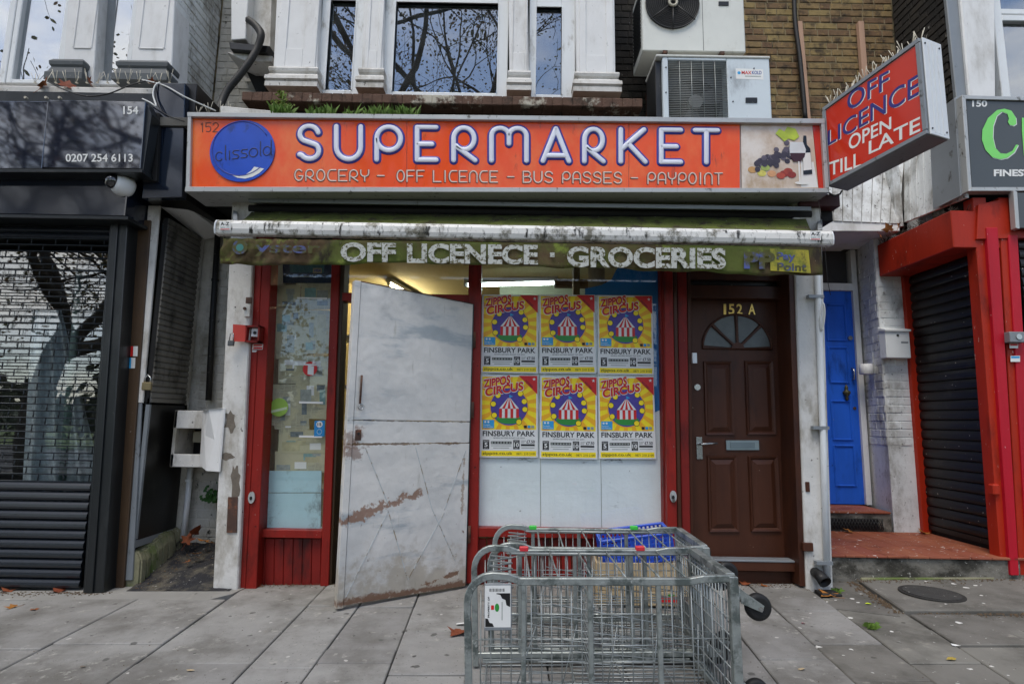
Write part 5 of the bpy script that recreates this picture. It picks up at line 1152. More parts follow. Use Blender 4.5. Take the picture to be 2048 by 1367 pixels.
# stickers on the brown post
FST = FY(-.075)
for x0, y0, x1, y1, c, nm in ((262, 692, 276, 712, M['orange_red_card'], 'red'), (258, 715, 271, 736, M['sky_print'], 'blue')):
    s_k = thing('sticker', f'small white and {nm} alarm sticker on the brown post', 'sticker', P(x0, y1, -.077))
    flat('sticker_sheet', [qpx(FST, (x0, y0), (x1, y0), (x1-1, y1), (x0-1, y1))], FST, .0008, M['print_white'], s_k); flat('sticker_band', [qpx(FST, (x0, y0), (x0+5, y0), (x0+4, y1), (x0-1, y1))], FST, .0014, c, s_k)
# dome camera
q = P(230, 362, -.36); dc = thing('dome_camera', 'white dome security camera under the black sign', 'camera', q)
ax = V3((-.55, -.8, .10)).normalized(); base = q+V3((.02, .05, -.01))
MB().lathe(base, ax, [(.050, -.075), (.076, -.05), (.084, -.01), (.078, .025), (.058, .055)], 24).build('camera_body', M['white_clean'], dc)
MB().lathe(base, ax, [(.056, .052), (.054, .07), (.046, .090), (.030, .105), (.002, .113)], 20).build('camera_dome', mat('smoked_dome', '#191c20', .05, coat=.5, spec=.9), dc)
# cables over the left corner
def cable(label, pts, r, mt):
    pp = []
    for i in range(len(pts)-1):
        p0 = pts[max(i-1, 0)]; p1 = pts[i]; p2 = pts[i+1]; p3 = pts[min(i+2, len(pts)-1)]
        for k in range(6):
            t = k/6; pp.append(.5*((2*p1)+(p2-p0)*t+(2*p0-5*p1+4*p2-p3)*t*t+(3*p1-p0-3*p2+p3)*t**3))
    pp.append(pts[-1]); o = MB().tube(pp, r, 6).build('cable', mt, None); return tag(o, label, 'cable')
cable('thin black cable sagging along the ledge above the left black sign', [P(95, 163, -.2), P(125, 178, -.25), P(170, 192, -.3), P(215, 188, -.3), P(262, 170, -.25), P(300, 160, -.15)], .005, M['cable'])
cable('white cable drooping from the ledge to the orange sign', [P(285, 160, -.15), P(330, 172, -.28), P(372, 195, -.3), P(432, 222, -.2)], .006, M['cable_white'])
cable('looped white cable beside the black corner box', [P(285, 198, -.3), P(300, 205, -.33), P(312, 212, -.33), P(306, 190, -.3), P(310, 172, -.28), P(320, 165, -.26)], .006, M['cable_white'])
cable('dark cable crossing the black corner box', [P(310, 160, -.26), P(312, 200, -.28), P(330, 228, -.28), P(369, 243, -.28)], .0035, M['cable'])
cable('thick black ribbed hose curling down from the white duct', [P(497, 40, .62), P(512, 52, .58), P(522, 70, .55), P(515, 95, .55), P(500, 122, .52), P(478, 152, .5), P(455, 180, .48), P(443, 205, .45), P(436, 222, .4)], .036, M['cable'])
# white duct boxes on the back wall
du = thing('duct_box', 'white boxed duct on the wall left of the bay window', 'duct', P(490, 95, .8))
pxquad('duct_front', [(462, -60), (500, -60), (491, 78), (462, 80)], .62, .3, M['white'], du, .006)
pxquad('duct_side', [(500, -60), (545, -60), (540, 98), (492, 88)], .74, .3, M['white_shabby'], du, .004)
pxquad('duct_foot', [(458, 84), (540, 92), (532, 104), (460, 98)], .60, .35, M['black_panel'], du, .004)
pxquad('duct_shelf', [(452, 104), (545, 112), (543, 124), (490, 122)], .66, .4, M['white_shabby'], du, .004)
pxquad('recess_shade_block', [(482, 120), (545, 124), (528, 184), (512, 184)], .9, .1, M['dark'], B)  # solid black block stands in for the shade under the duct
# leaves and twigs caught in the spikes on the ledge
def spikes(label, pts, n, seed, h=.09):
    t = thing('bird_spikes', label, 'bird spikes', pts[0]); r_ = random.Random(seed)
    for i in range(n):
        b0 = pts[0].lerp(pts[1], (i+.5)/n); m1 = MB(); m1.box(b0.x-.008, b0.x+.008, b0.y-.008, b0.y+.008, b0.z-.002, b0.z+.004)
        for k in range(3): a_ = r_.uniform(0, 6.28); m1.tube([b0, b0+V3((.04*math.cos(a_), .03*math.sin(a_), h+r_.uniform(-.015, .02)))], .0022, 4)
        m1.build('spike_cluster', M['spike'], t)
spikes('plastic bird spikes along the ledge above the 154 sign', [P(60, 166, -.02), P(350, 166, -.02)], 14, 3)
spikes('plastic bird spikes on the left end of the orange sign', [P(385, 228, -.2), P(470, 232, -.2)], 4, 4)

# ================================================================ BUILDING 150 (right)
B5 = thing('shop_building', 'white and red building with shuttered side entrance, at the right', 'building', (5, 0, 0))
XW = 3.80
# steps
st = box('lower_step', 2.34, 3.9, .05, 1.0, -.1, .225, M['concrete'], B5, .01)
rs = random.Random(6); tw = .155
yy = [(.03, .03+.31), (.345, .655), (.66, .995)]
for i in range(10):
    for j, (ya, yb) in enumerate(yy):
        x = 2.345+i*tw
        if x+tw > 3.9: continue
        MB().box(x, x+tw-.003, ya, yb, .226, .243+rs.gauss(0, .0006)).build('floor_tile', M['terracotta'], st, .003)
box('upper_step', 2.34, 3.49, 1.0, 1.7, -.1, .40, M['concrete'], B5, .006)
for i in range(7):
    x = 2.36+i*.16
    MB().box(x, x+.157, .985, 1.6, .402, .420).build('floor_tile', M['terracotta'], B5.children[-1], .003)
# iron air grating in the upper step
gr = thing('air_grating', 'black diamond air grating in the riser below the blue door', 'grating', (2.85, .98, .30))
MB().box(2.42, 3.36, .99, 1.0, .262, .358).build('grating_recess', M['dark'], gr)
m1 = MB(); z0_, z1_ = .262, .358
for i in range(34):
    x = 2.42+i*.029; m1.tube([(x, .984, z0_), (min(x+.05, 3.4), .984, z1_)], .0035, 4); m1.tube([(min(x+.05, 3.4), .980, z0_), (x, .980, z1_)], .0035, 4)
g = m1.build('grating_mesh', mat('black_iron', '#2a2928', .7, var=.2), gr); g['kind'] = 'stuff'
# blue door, frame, fanlight
YB = 1.4
zb_, zt_ = P(1700, 1008, YB).z, P(1690, 582, YB).z
xr_ = (P(1727, 1008, YB).x+P(1705, 582, YB).x)/2
dr = box('door', 2.5, xr_, YB, YB+.05, zb_, zt_, M['blue_door'], B5); dr['label'] = 'blue panelled door up the steps'
FD = FY(YB)
def bpanel(x0, y0, x1, y1):
    o = qpx(FD, (x0, y0), (x1, y0), (x1+ (y1-y0)*.045, y1), (x0+(y1-y0)*.045, y1)); cx = sum(q[0] for q in o)/4; cy = sum(q[1] for q in o)/4
    u0, u1 = min(q[0] for q in o), max(q[0] for q in o); v0, v1 = min(q[1] for q in o), max(q[1] for q in o)
    m1 = MB(); e = .02
    m1.box(u0-e, u0, YB-.012, YB, v0-e, v1+e).box(u1, u1+e, YB-.012, YB, v0-e, v1+e).box(u0, u1, YB-.012, YB, v1, v1+e).box(u0, u1, YB-.012, YB, v0-e, v0); m1.build('panel_moulding', M['blue_door'], dr, .006)
bpanel(1654, 612, 1686, 678); bpanel(1659, 697, 1691, 762); bpanel(1665, 804, 1698, 876); bpanel(1670, 893, 1705, 968)
MB().disc(FD.pt(*FD.px(1699, 676), .01), FD.N, .022, .02).build('lock_barrel', M['steel'], dr)
q = FD.pt(*FD.px(1704, 748), 0); MB().tube([q+V3((0, 0, .06)), q+V3((0, -.035, .045)), q+V3((0, -.04, 0)), q+V3((0, -.035, -.045)), q+V3((0, 0, -.06))], .008, 6).build('pull_handle', M['steel'], dr)
q = FD.pt(*FD.px(1691, 785), 0); MB().lathe(q+V3((0, -.02, -.08)), (0, 0, 1), [(.006, 0), (.018, .02), (.010, .04), (.034, .07), (.036, .09), (.012, .11), (.018, .13), (.006, .16)], 12).build('door_knocker', mat('old_brass', '#4d4a34', .5, metal=.5), dr)
MB().disc(FD.pt(*FD.px(1709, 816), .003), FD.N, .016, .006).build('keyhole', M['rust'], dr)
box('door_jamb', xr_, xr_+.055, YB-.03, YB+.1, zb_, P(1700, 470, YB).z, M['white'], B5)
box('door_transom', 2.4, xr_, YB-.035, YB+.1, zt_, zt_+.075, M['white'], B5)
box('fanlight_pane', 2.4, xr_-.02, YB+.02, YB+.03, zt_+.075, P(1690, 474, YB).z, mat('grimy_pane', '#3a3b3c', .25, var=.15), B5, 0)
box('fanlight_head', 2.4, xr_+.055, YB-.03, YB+.1, P(1690, 474, YB).z, P(1690, 474, YB).z+.4, M['white'], B5)
box('hall_wall', 2.3, 4.0, YB+.1, YB+.2, 0, 3.6, M['dark'], B5, 0)
box('passage_wall', 2.26, 2.345, .8, YB+.1, 0, 3.5, M['white_stain'], B5, 0)
# painted brick pier: one face to the passage, one to the street
XC = 3.505
p1 = MB().prism([(XC, 1.0, .2), (XW+.3, 1.0, .2), (XW+.3, 1.55, .2), (XC+.10, 1.55, .2)], (0, 0, 3.1)).build('brick_pier', M['white_stain'], B5, .004)
bricks(p1, FY(1.0), XC+.01, XW-.0, 1.02, 2.95, M['white_stain'], proud=.0045, seed=15)
bricks(p1, Frame((XC, 1.0, 0), (-.10, -.55, 0), (0, 0, 1)), -.40, -.012, 1.02, 2.95, M['white_stain'], proud=.0045, seed=16)
# half-round vent and letter box on the pier
q = P(1733, 738, 1.2); vn = thing('wall_vent', 'white half-round vent cowl on the painted brick pier', 'vent', q)
m1 = MB(); m1.tube([(q.x-.005, q.y, q.z-.05), (q.x-.005, q.y, q.z+.05)], .06, 14); m1.build('vent_cowl', M['white'], vn, .004)
lb_ = thing('letter_box', 'white wall letter box beside the black side shutter', 'letter box', P(1795, 715, .95))
a, b_ = P(1770, 655, .90), P(1823, 716, .90)
MB().box(a.x, b_.x, .90, 1.0, b_.z, a.z-.02).build('box_body', M['white_clean'], lb_, .006); MB().hexa([(a.x-.008, .885, a.z-.035), (b_.x+.008, .885, a.z-.035), (b_.x+.008, .885, a.z-.015), (a.x-.008, .885, a.z-.015)], [(a.x-.008, 1.0, a.z-.02), (b_.x+.008, 1.0, a.z-.02), (b_.x+.008, 1.0, a.z+.015), (a.x-.008, 1.0, a.z+.015)]).build('box_lid', M['white_clean'], lb_, .003)
MB().disc(((a.x+b_.x)/2, .898, a.z-.07), (0, 1, 0), .011, .006, 10).build('box_lock', M['ink'], lb_); MB().box(a.x+.14, b_.x-.02, .8985, .90, b_.z+.14, b_.z+.155).build('name_slot', M['alu_grey'], lb_)
# black side shutter on the receding wall
zs0, zs1 = .32, 2.62
s5 = thing('side_shutter', 'closed black roller shutter in a red frame, facing the steps at the right', 'shutter', (XW, .6, zs0))
ns = 27; hh = (zs1-zs0)/ns; me = slat_mesh('slat', .82, hh*.97, .014)
for i in range(ns): place(me, 'slat', M['shutter_black'], s5, (XW, .97, zs0+i*hh), R(-90))
MB().box(XW-.012, XW+.02, .15, .97, zs0-.04, zs0).build('bottom_bar', M['shutter_black'], s5)
box('shutter_wall', XW+.01, XW+.2, .1, 1.0, .1, 3.0, M['dark'], B5, 0)
MB().box(XW-.06, XW+.02, .955, 1.0, .24, 2.65).build('shutter_frame', M['red150'], s5, .004)
MB().box(XW-.02, XW+.03, .08, .15, .10, 2.75).build('shutter_frame', M['red150'], s5, .004)
hd = [(3.55, .99), (3.55, .10)]
MB().box(3.53, XW+.12, .06, .99, 2.62, 2.93).build('shutter_hood', M['red150'], s5, .006)
# twigs, droppings and leaves on the hood
rs = random.Random(55); m1 = MB()
for i in range(260):
    y = rs.uniform(.06, .98); x = 3.54+rs.random()**2*.25; b0 = V3((x, y, 2.93)); a_ = rs.uniform(0, 6.28); m1.tube([b0, b0+V3((rs.gauss(0, .035), rs.gauss(0, .04), rs.uniform(.005, .06)))], .002, 3)
o = m1.build('twig_litter', mat('twig', '#3a2f28', .9, var=.4, vs=30), None); tag(o, 'dry twigs and nest litter on the red shutter hood', kind='stuff')
# red steel front of 150
strip('red_front_post', (1945, 1972, 395), (2004, 2022, 1152), .06, .1, M['red150'], B5)
strip('lit_post_face', (1973, 1996, 455), (2022, 2039, 1150), .03, .06, M['crimson'], B5)  # front of the red post, its light painted as a brighter red
strip('red_front_post', (1997, 2016, 395), (2040, 2056, 1150), .05, .1, M['red150'], B5)
strip('lit_post_face', (2017, 2036, 470), (2057, 2075, 1150), .035, .06, M['crimson'], B5)
pxquad('front_hood', [(1957, 409), (2300, 330), (2300, 470), (1954, 478)], .04, .25, M['red150'], B5)
me = slat_mesh('slat', 1.5, .075, .014); s6 = thing('front_shutter', 'dark roller shutter at the right edge of the picture', 'shutter', (5, .12, 0))
x0 = P(2034, 480, .10).x
for i in range(34): place(me, 'slat', M['shutter_black'], s6, (x0, .10, .12+i*.076))
box('front_wall', XW+.03, 9, .22, .4, 0, 3.4, M['dark'], B5, 0)
ks = thing('key_switch', 'grey steel key switch box on the red post at the right edge', 'switch', P(2035, 685, .0))
pxbox('switch_box', 2020, 663, 2052, 684, -.02, .07, M['alu_grey'], ks, .004); MB().disc(P(2038, 673, -.023), (0, 1, 0), .022, .008, 14).build('key_barrel', M['steel'], ks)
F15 = FY(.028)
for (x0, y0, x1, y1, c, nm) in ((2019, 686, 2036, 696, M['orange_red_card'], 'red and white notice sticker below the key switch'), (2021, 711, 2040, 723, M['sky_print'], 'pale blue sticker on the bright front face of the red post')):
    k_ = thing('sticker', nm, 'sticker', P(x0, y1, .028)); flat('sticker_sheet', [qpx(F15, (x0, y0), (x1, y0), (x1, y1), (x0, y1))], F15, .0008, M['print_white'], k_); flat('sticker_band', [qpx(F15, (x0+1, y0+1), (x1-1, y0+1), (x1-1, y0+5), (x0+1, y0+5))], F15, .0014, c, k_)
pxbox('shutter_lug', 1988, 968, 2002, 990, .03, .06, M['red150'], B5, .01)
# white boarded fascia over the passage
T0, T1 = P(1672, 330, .9), P(1812, 300, .9)
def boards(a_bot, b_bot, a_top, b_top, n, nm='fascia_board'):
    for i in range(n):
        t0, t1 = i/n, (i+1)/n-.010; q = [a_bot.lerp(b_bot, t0), a_bot.lerp(b_bot, t1), a_top.lerp(b_top, t1), a_top.lerp(b_top, t0)]
        nrm = (q[1]-q[0]).cross(q[3]-q[0]).normalized(); MB().prism(q, -nrm*.02).build(nm, M['white_stain'], B5, .003)
A0, A1 = P(1630, 440, .78), P(1800, 447, .78); A2, A3 = P(1625, 300, .95), P(1810, 320, .95)
boards(A0, A1, A2, A3, 9)
MB().prism([A0+V3((0, .01, 0)), A1+V3((0, .01, 0)), P(1800, 462, .78), P(1630, 462, .78)], (0, .9, 0)).build('fascia_soffit', M['white'], B5, .004)
box('corner_trim', A1.x-.02, A1.x+.05, .80, .98, A1.z-.02, A1.z+.62, M['white_stain'], B5, .004)
C0, C1 = P(1808, 445, .80), P(1935, 395, .02); C2, C3 = P(1808, 325, .95), P(1925, 262, .02)
boards(C0, C1, C2, C3, 8)
MB().prism([P(1640, 300, 1.0), P(1815, 300, 1.0), P(1815, 470, 1.0), P(1640, 470, 1.0)], (0, .05, 0)).build('fascia_backing', M['white_grimy'], B5)
# 150 sign
F5 = .0
s15 = thing('fascia_sign', 'grey metallic sign numbered 150 with lime green letter C', 'sign', P(1940, 385, F5))
pxquad('sign_panel', [(1932, 198), (2400, 210), (2400, 375), (1944, 375)], F5, .05, M['sign_dark'], s15, .003)
pxquad('sign_frame', [(1924, 190), (2400, 203), (2400, 210), (1931, 198)], F5-.015, .08, M['alu'], s15); pxquad('sign_frame', [(1924, 190), (1932, 198), (1944, 376), (1937, 382)], F5-.015, .08, M['alu'], s15); pxquad('sign_frame', [(1944, 374), (2400, 374), (2400, 381), (1937, 382)], F5-.015, .08, M['alu'], s15)
pxquad('sign_return', [(1909, 196), (1924, 190), (1937, 382), (1921, 392)], F5+.05, .3, M['alu_grey'], s15)
F15s = FY(F5)
textpx('sign_number', '150', F15s, 1944, 201, 1974, 214, .002, M['print_white'], s15, bold=.03)
# heavy serif C and the stem of the next letter
co = []
for t in range(40, 321, 10): co.append((2007+43*math.cos(R(t)), 268-50*math.sin(R(t))))
ci = []
for t in range(312, 47, -10): ci.append((2014+26*math.cos(R(t)), 268-43*math.sin(R(t))))
def cshape(k): return [F15s.px(x, y) for x, y in ([(x, y) for x, y in co]+[(2036, 301), (2031, 299)]+ci)]
m1 = [[F15s.px(x, y) for x, y in ([(2032, 248), (2031, 236), (2022, 222), (2008, 218), (1993, 221), (1975, 237), (1964, 260), (1963, 280), (1970, 300), (1984, 315), (2000, 319), (2014, 316), (2028, 305), (2036, 290), (2031, 290), (2024, 302), (2012, 308), (2000, 307), (1990, 296), (1985, 275), (1986, 252), (1993, 232), (2003, 224), (2014, 228), (2017, 238), (2015, 244), (2018, 250), (2026, 252)])]]
flat('sign_letter', [[(u+.006, v-.006) for u, v in m1[0]]], F15s, .002, M['print_white'], s15); flat('sign_letter', m1, F15s, .004, M['lime'], s15)
flat('sign_letter', [qpx(F15s, (2043, 236), (2062, 238), (2062, 262), (2058, 312), (2047, 312), (2043, 262))], F15s, .004, M['lime'], s15)
textpx('sign_lettering', 'FINEST', F15s, 1987, 339, 2062, 353, .003, M['print_white'], s15, bold=.04)
pxquad('lower_sign', [(2035, 385), (2300, 380), (2300, 452), (2038, 456)], F5-.02, .04, M['sign_dark'], s15); pxquad('sign_frame', [(2027, 380), (2035, 383), (2040, 458), (2032, 456)], F5-.03, .05, M['alu'], s15)
# upper floor of 150
U5 = .35
pxquad('corner_pier', [(1915, -70), (1990, -70), (1992, 205), (1940, 205)], U5, .3, M['white'], B5, .01)
pxquad('pier_return', [(1886, -70), (1915, -70), (1940, 205), (1914, 205)], U5+.03, .04, M['alu_grey'], B5, .006)
Y = U5+.12; x0, x1 = P(1993, 100, Y).x, P(2300, 100, Y).x; z0, zm, z1 = P(2000, 208, Y).z, P(2000, 34, Y).z, 7
wo = MB().box(x0-.02, x0+.06, Y-.03, Y+.05, z0, z1).box(x1, x1+.06, Y-.03, Y+.05, z0, z1).box(x0+.06, x1, Y-.03, Y+.05, zm-.06, zm).box(x0+.06, x1, Y-.02, Y+.05, zm+.015, zm+.07).box(x0+.06, x1, Y-.03, Y+.05, z0, z0+.05).build('window', M['white_clean'], B5, .006)
MB().box(x0+.05, x1, Y+.015, Y+.02, z0+.04, zm-.05).build('pane', M['glass_up'], wo); MB().box(x0+.05, x1, Y+.015, Y+.02, zm+.06, z1).build('pane', M['glass_up'], wo)
box('room_backing', x0, x1+.2, Y+.5, Y+.52, z0-.3, z1, M['room_grey'], wo, 0)
box('upper_body', x0+.1, 9.5, U5+.35, 9, 3.4, 9.5, M['brick_dark'], B5, 0); box('ground_body', 4.05, 9.5, 1.8, 9, 0, 3.4, M['brick_dark'], B5, 0)
# dark brick return of the 150 bay
XR_ = (P(1785, 60, 1.09).x+P(1893, 60, .45).x)/2
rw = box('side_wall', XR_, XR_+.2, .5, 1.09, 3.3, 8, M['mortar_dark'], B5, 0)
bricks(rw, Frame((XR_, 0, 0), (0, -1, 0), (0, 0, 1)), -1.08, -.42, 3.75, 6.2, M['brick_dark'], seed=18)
print('XR', XR_, P(1785, 60, 1.09).x, P(1893, 60, .45).x)
# manhole cover and drain
mh = G(1863, 1187, .022); mo = thing('manhole_cover', 'round dark iron manhole cover in the raised concrete', 'manhole cover', mh)
MB().disc((mh.x, mh.y, mh.z+.003), (0, 0, 1), .19, .008, 32).build('cover_rim', mat('iron_rim', '#2c2a27', .7, var=.2, vs=20), mo)
MB().disc((mh.x, mh.y, mh.z+.005), (0, 0, 1), .165, .012, 32).build('cover_plate', mat('iron_plate', '#3a3936', .7, var=.25, vs=14, bump=.006, bs=40, dirt=(('#bdbab2', 24, .70, .03, 1),)), mo)
rp = pipe('rainwater_pipe', 'white rainwater pipe on the right white pilaster', [P(1632, 470, -.15), P(1635, 560, -.15), P(1647, 900, -.15), P(1655, 1165, -.15)], .022, M['white_clean'], [])
for x, y in ((1636, 593), (1646, 855), (1653, 1125)):
    q = P(x, y, -.16); MB().box(q.x-.075, q.x+.04, q.y-.012, q.y+.03, q.z-.012, q.z+.012).build('pipe_clip', M['alu_grey'], rp)
q = P(1648, 1158, -.24); sp_ = thing('drain_shoe', 'black plastic drain outlet at the foot of the white pilaster', 'drain', q)
m1 = MB(); m1.tube([q+V3((0, .12, .02)), q+V3((0, .05, .01)), q+V3((.008, .0, -.02))], [.034, .038, .044], 14, caps=False); o = m1.build('outlet_mouth', M['rubber'], sp_); o.modifiers.new('t', 'SOLIDIFY').thickness = .006
MB().box(q.x-.05, q.x+.09, q.y-.06, q.y+.05, gz(q.x), gz(q.x)+.02).build('outlet_base', M['rubber'], sp_, .006)
# concrete rubble strip and mossy slab in front of the step
mq = [G(1716, 1146), G(1722, 1166), G(1990, 1164), G(1990, 1148)]
MB().hexa([(q.x, q.y, gz(q.x)-.02) for q in mq], [(q.x, q.y, gz(q.x)+.035+(.012 if i in (0, 3) else 0)) for i, q in enumerate(mq)]).build('mossy_fillet', M['concrete_moss'], pave, .006)
mq = [G(1668, 1150), G(1655, 1215), G(1800, 1232), G(1705, 1155)]
MB().hexa([(q.x, q.y, gz(q.x)-.05) for q in mq], [(q.x, q.y, gz(q.x)+.0015) for q in mq]).build('patched_concrete', M['slab_spots'], pave)
# ================================================================ AIR CONDITIONING UNITS
def copy_part(o, parent):
    c = o.copy(); COL.objects.link(c); c.parent = parent; return c
# lower unit on the roof: wire grille in front of a fan
a1 = thing('air_conditioner', 'white wall unit with square wire grille standing behind the orange sign', 'air conditioner', (1.63, .3, 3.44))
Y = .05; xl_, xr_2 = P(1326, 170, Y).x, P(1541, 170, Y).x; zt5 = P(1430, 116, Y).z; zb5 = 3.45; dpt = .36
gx0, gx1 = P(1337, 170, Y).x, P(1455, 170, Y).x; gz1, gz0 = P(1400, 121, Y).z, P(1400, 240, Y).z
m1 = MB().box(xl_, gx0, Y, Y+dpt, zb5, zt5).box(gx1, xr_2, Y, Y+dpt, zb5, zt5).box(gx0, gx1, Y, Y+dpt, gz1, zt5).box(gx0, gx1, Y, Y+dpt, zb5, gz0); m1.build('casing', M['ac_blue'], a1, .006)
MB().box(xl_-.05, xl_, Y+.04, Y+dpt, zb5, zt5-.01).build('coil_side', M['black_panel'], a1, .004)
MB().box(xl_-.055, xr_2+.005, Y-.008, Y+dpt+.01, zt5, zt5+.022).build('top_cover', M['ac_white'], a1, .006)
MB().box(gx0, gx1, Y+.12, Y+.14, gz0, gz1).build('fan_recess', mat('coil_grey', '#55585a', .6, var=.2, vs=30), a1)
fcx, fcz = P(1390, 208, Y+.08).x, P(1390, 208, Y+.08).z; rad = (gx1-gx0)/2*.92
fcz = (gz0+gz1)/2-.06; fcx = (gx0+gx1)/2
MB().disc((fcx, Y+.118, fcz), (0, 1, 0), min(rad, gz1-fcz-.01), .004, 32).build('fan_shade_disc', M['dark'], a1)  # flat black disc stands in for the shade inside the fan opening
MB().disc((fcx, Y+.09, fcz), (0, 1, 0), .06, .05, 18).build('fan_hub', mat('fan_grey', '#8b8b87', .5), a1)
for k in range(3):
    t = R(25+120*k); m2 = MB(); pts = []
    for s, wd in ((.055, .05), (.14, .10), (.22, .10)):
        for e in (-1, 1): pts.append((fcx+s*math.cos(t)-e*wd*math.sin(t)*.8, Y+.10+e*.02, fcz+s*math.sin(t)+e*wd*math.cos(t)*.8))
    m2.add(pts, [(0, 2, 3, 1), (2, 4, 5, 3)]); o = m2.build('fan_blade', mat('fan_dark', '#3d4042', .5), a1); o.modifiers.new('t', 'SOLIDIFY').thickness = .006
m2 = MB(); n = 34
for i in range(n): z = gz0+(gz1-gz0)*(i+.5)/n; m2.tube([(gx0, Y+.012, z), (gx1, Y+.012, z)], .0028, 5)
for i in range(1, 5): x = gx0+(gx1-gx0)*i/5; m2.tube([(x, Y+.008, gz0), (x, Y+.008, gz1)], .003, 5)
o = m2.build('fan_grille', mat('grille_wire', '#8f9390', .45, metal=.4), a1); o['kind'] = 'stuff'
F1 = FY(Y)
flat('maker_label', [qpx(F1, (1471, 137), (1526, 139), (1527, 160), (1472, 158))], F1, .0008, M['print_white'], a1)
textpx('maker_lettering', 'MAX', F1, 1483, 142, 1503, 149, .0014, M['orange_red_card'], a1, bold=.02, dy=.3); textpx('maker_lettering', 'KOLD', F1, 1504, 142, 1523, 149, .0014, mat('print_navy', '#28418f', .5), a1, bold=.02, dy=.3)
flat('maker_emblem', [circ(*F1.px(1478, 146), .014, n=12), ], F1, .0014, M['sky_print'], a1); flat('maker_small_print', [qpx(F1, (1490, 152), (1522, 152.5), (1522, 154), (1490, 153.5))], F1, .0014, M['newspaper_dark'], a1)
flat('name_plate', [qpx(F1, (1491, 196), (1514, 196), (1514, 206), (1491, 206))], F1, .0, M['black_panel'], a1, th=.006)
for x, y in ((1462, 155), (1466, 203), (1332, 135), (1332, 185), (1508, 137)): MB().disc(P(x, y, Y-.002), (0, 1, 0), .006, .006, 8).build('screw', M['ink'], a1)
# upper unit on wall brackets: round fan guard
a2 = thing('air_conditioner', 'white wall unit with round black fan guard bracketed high on the brick wall', 'air conditioner', (1.6, .6, 4.4))
Y2 = .40; xl2, xr2 = P(1285, 60, Y2).x, P(1490, 60, Y2).x; zb2 = P(1390, 103, Y2).z; zt2 = zb2+.72
MB().box(xl2, xr2, Y2, Y2+.40, zb2, zt2).build('casing', M['ac_white'], a2, .008)
MB().box(P(1406, 60, Y2).x-.002, P(1406, 60, Y2).x+.002, Y2-.001, Y2+.002, zb2+.01, zt2).build('panel_seam', M['ink'], a2)
for i in range(16): MB().box(xl2-.008, xl2, Y2+.06, Y2+.36, zb2+.08+i*.036, zb2+.095+i*.036).build('side_louvre', M['black_panel'], a2)
c2 = P(1344, 10, Y2); rg = (P(1397, 10, Y2).x-P(1291, 10, Y2).x)/2
MB().disc((c2.x, Y2-.002, c2.z), (0, 1, 0), rg, .006, 36).build('fan_recess', M['dark'], a2)
m2 = MB()
for k in range(1, 15): r_ = rg*k/14; m2.tube([(c2.x+r_*math.cos(R(t)), Y2-.03+.012*(k/14)**3, c2.z+r_*math.sin(R(t))) for t in range(0, 360, 10)], .0022 if k < 14 else .006, 5, closed=True)
o = m2.build('fan_guard', mat('guard_black', '#1a1a1a', .5), a2); o['kind'] = 'stuff'
for t in (38, 90, 142, 218, 270, 322):
    MB().tube([(c2.x+.05*math.cos(R(t)), Y2-.032, c2.z+.05*math.sin(R(t))), (c2.x+rg*1.06*math.cos(R(t)), Y2-.018, c2.z+rg*1.06*math.sin(R(t)))], .006, 6).build('guard_spoke', mat('guard_black', '#1a1a1a'), a2)
m2 = MB(); m2.tube([(c2.x+.035*math.cos(R(t)), Y2-.036, c2.z+.035*math.sin(R(t))) for t in range(0, 360, 30)], .012, 6, closed=True); m2.build('fan_badge', M['spike'], a2)
F2 = FY(Y2); flat('name_plate', [qpx(F2, (1437, 4), (1457, 4), (1457, 12), (1437, 12))], F2, .0, M['black_panel'], a2, th=.006)
for x in (xl2+.20, xr2-.22):
    MB().bar((x, Y2-.02, zb2-.02), (x, 1.1, zb2-.02), .04, .03).build('bracket', M['rust'], a2, .003); MB().bar((x, 1.08, zb2-.02), (x, 1.08, zb2-.35), .04, .03).build('bracket', M['rust'], a2, .003)
# battens and cable on the brick wall
for lab, pts in (('long pale timber batten fixed to the yellow brick wall beside the black cable', [(1596, 42), (1605, 42), (1622, 238), (1612, 238)]), ('short pale timber batten on the yellow brick wall above the projecting sign', [(1717, 42), (1728, 42), (1737, 160), (1726, 160)])):
    o = pxquad('batten', pts, 1.03, .05, M['wood'], None, .003); tag(o, lab, 'batten')
cable('thick black cable running down the yellow brick wall', [P(1588, -40, 1.04), P(1590, 40, 1.04), P(1600, 120, 1.03), P(1611, 240, 1.02)], .022, M['cable'])
o = pxquad('limescale_stain', [(1740, -20), (1768, -20), (1772, 110), (1750, 130)], 1.088, .002, mat('x', '#777'), None) if False else None

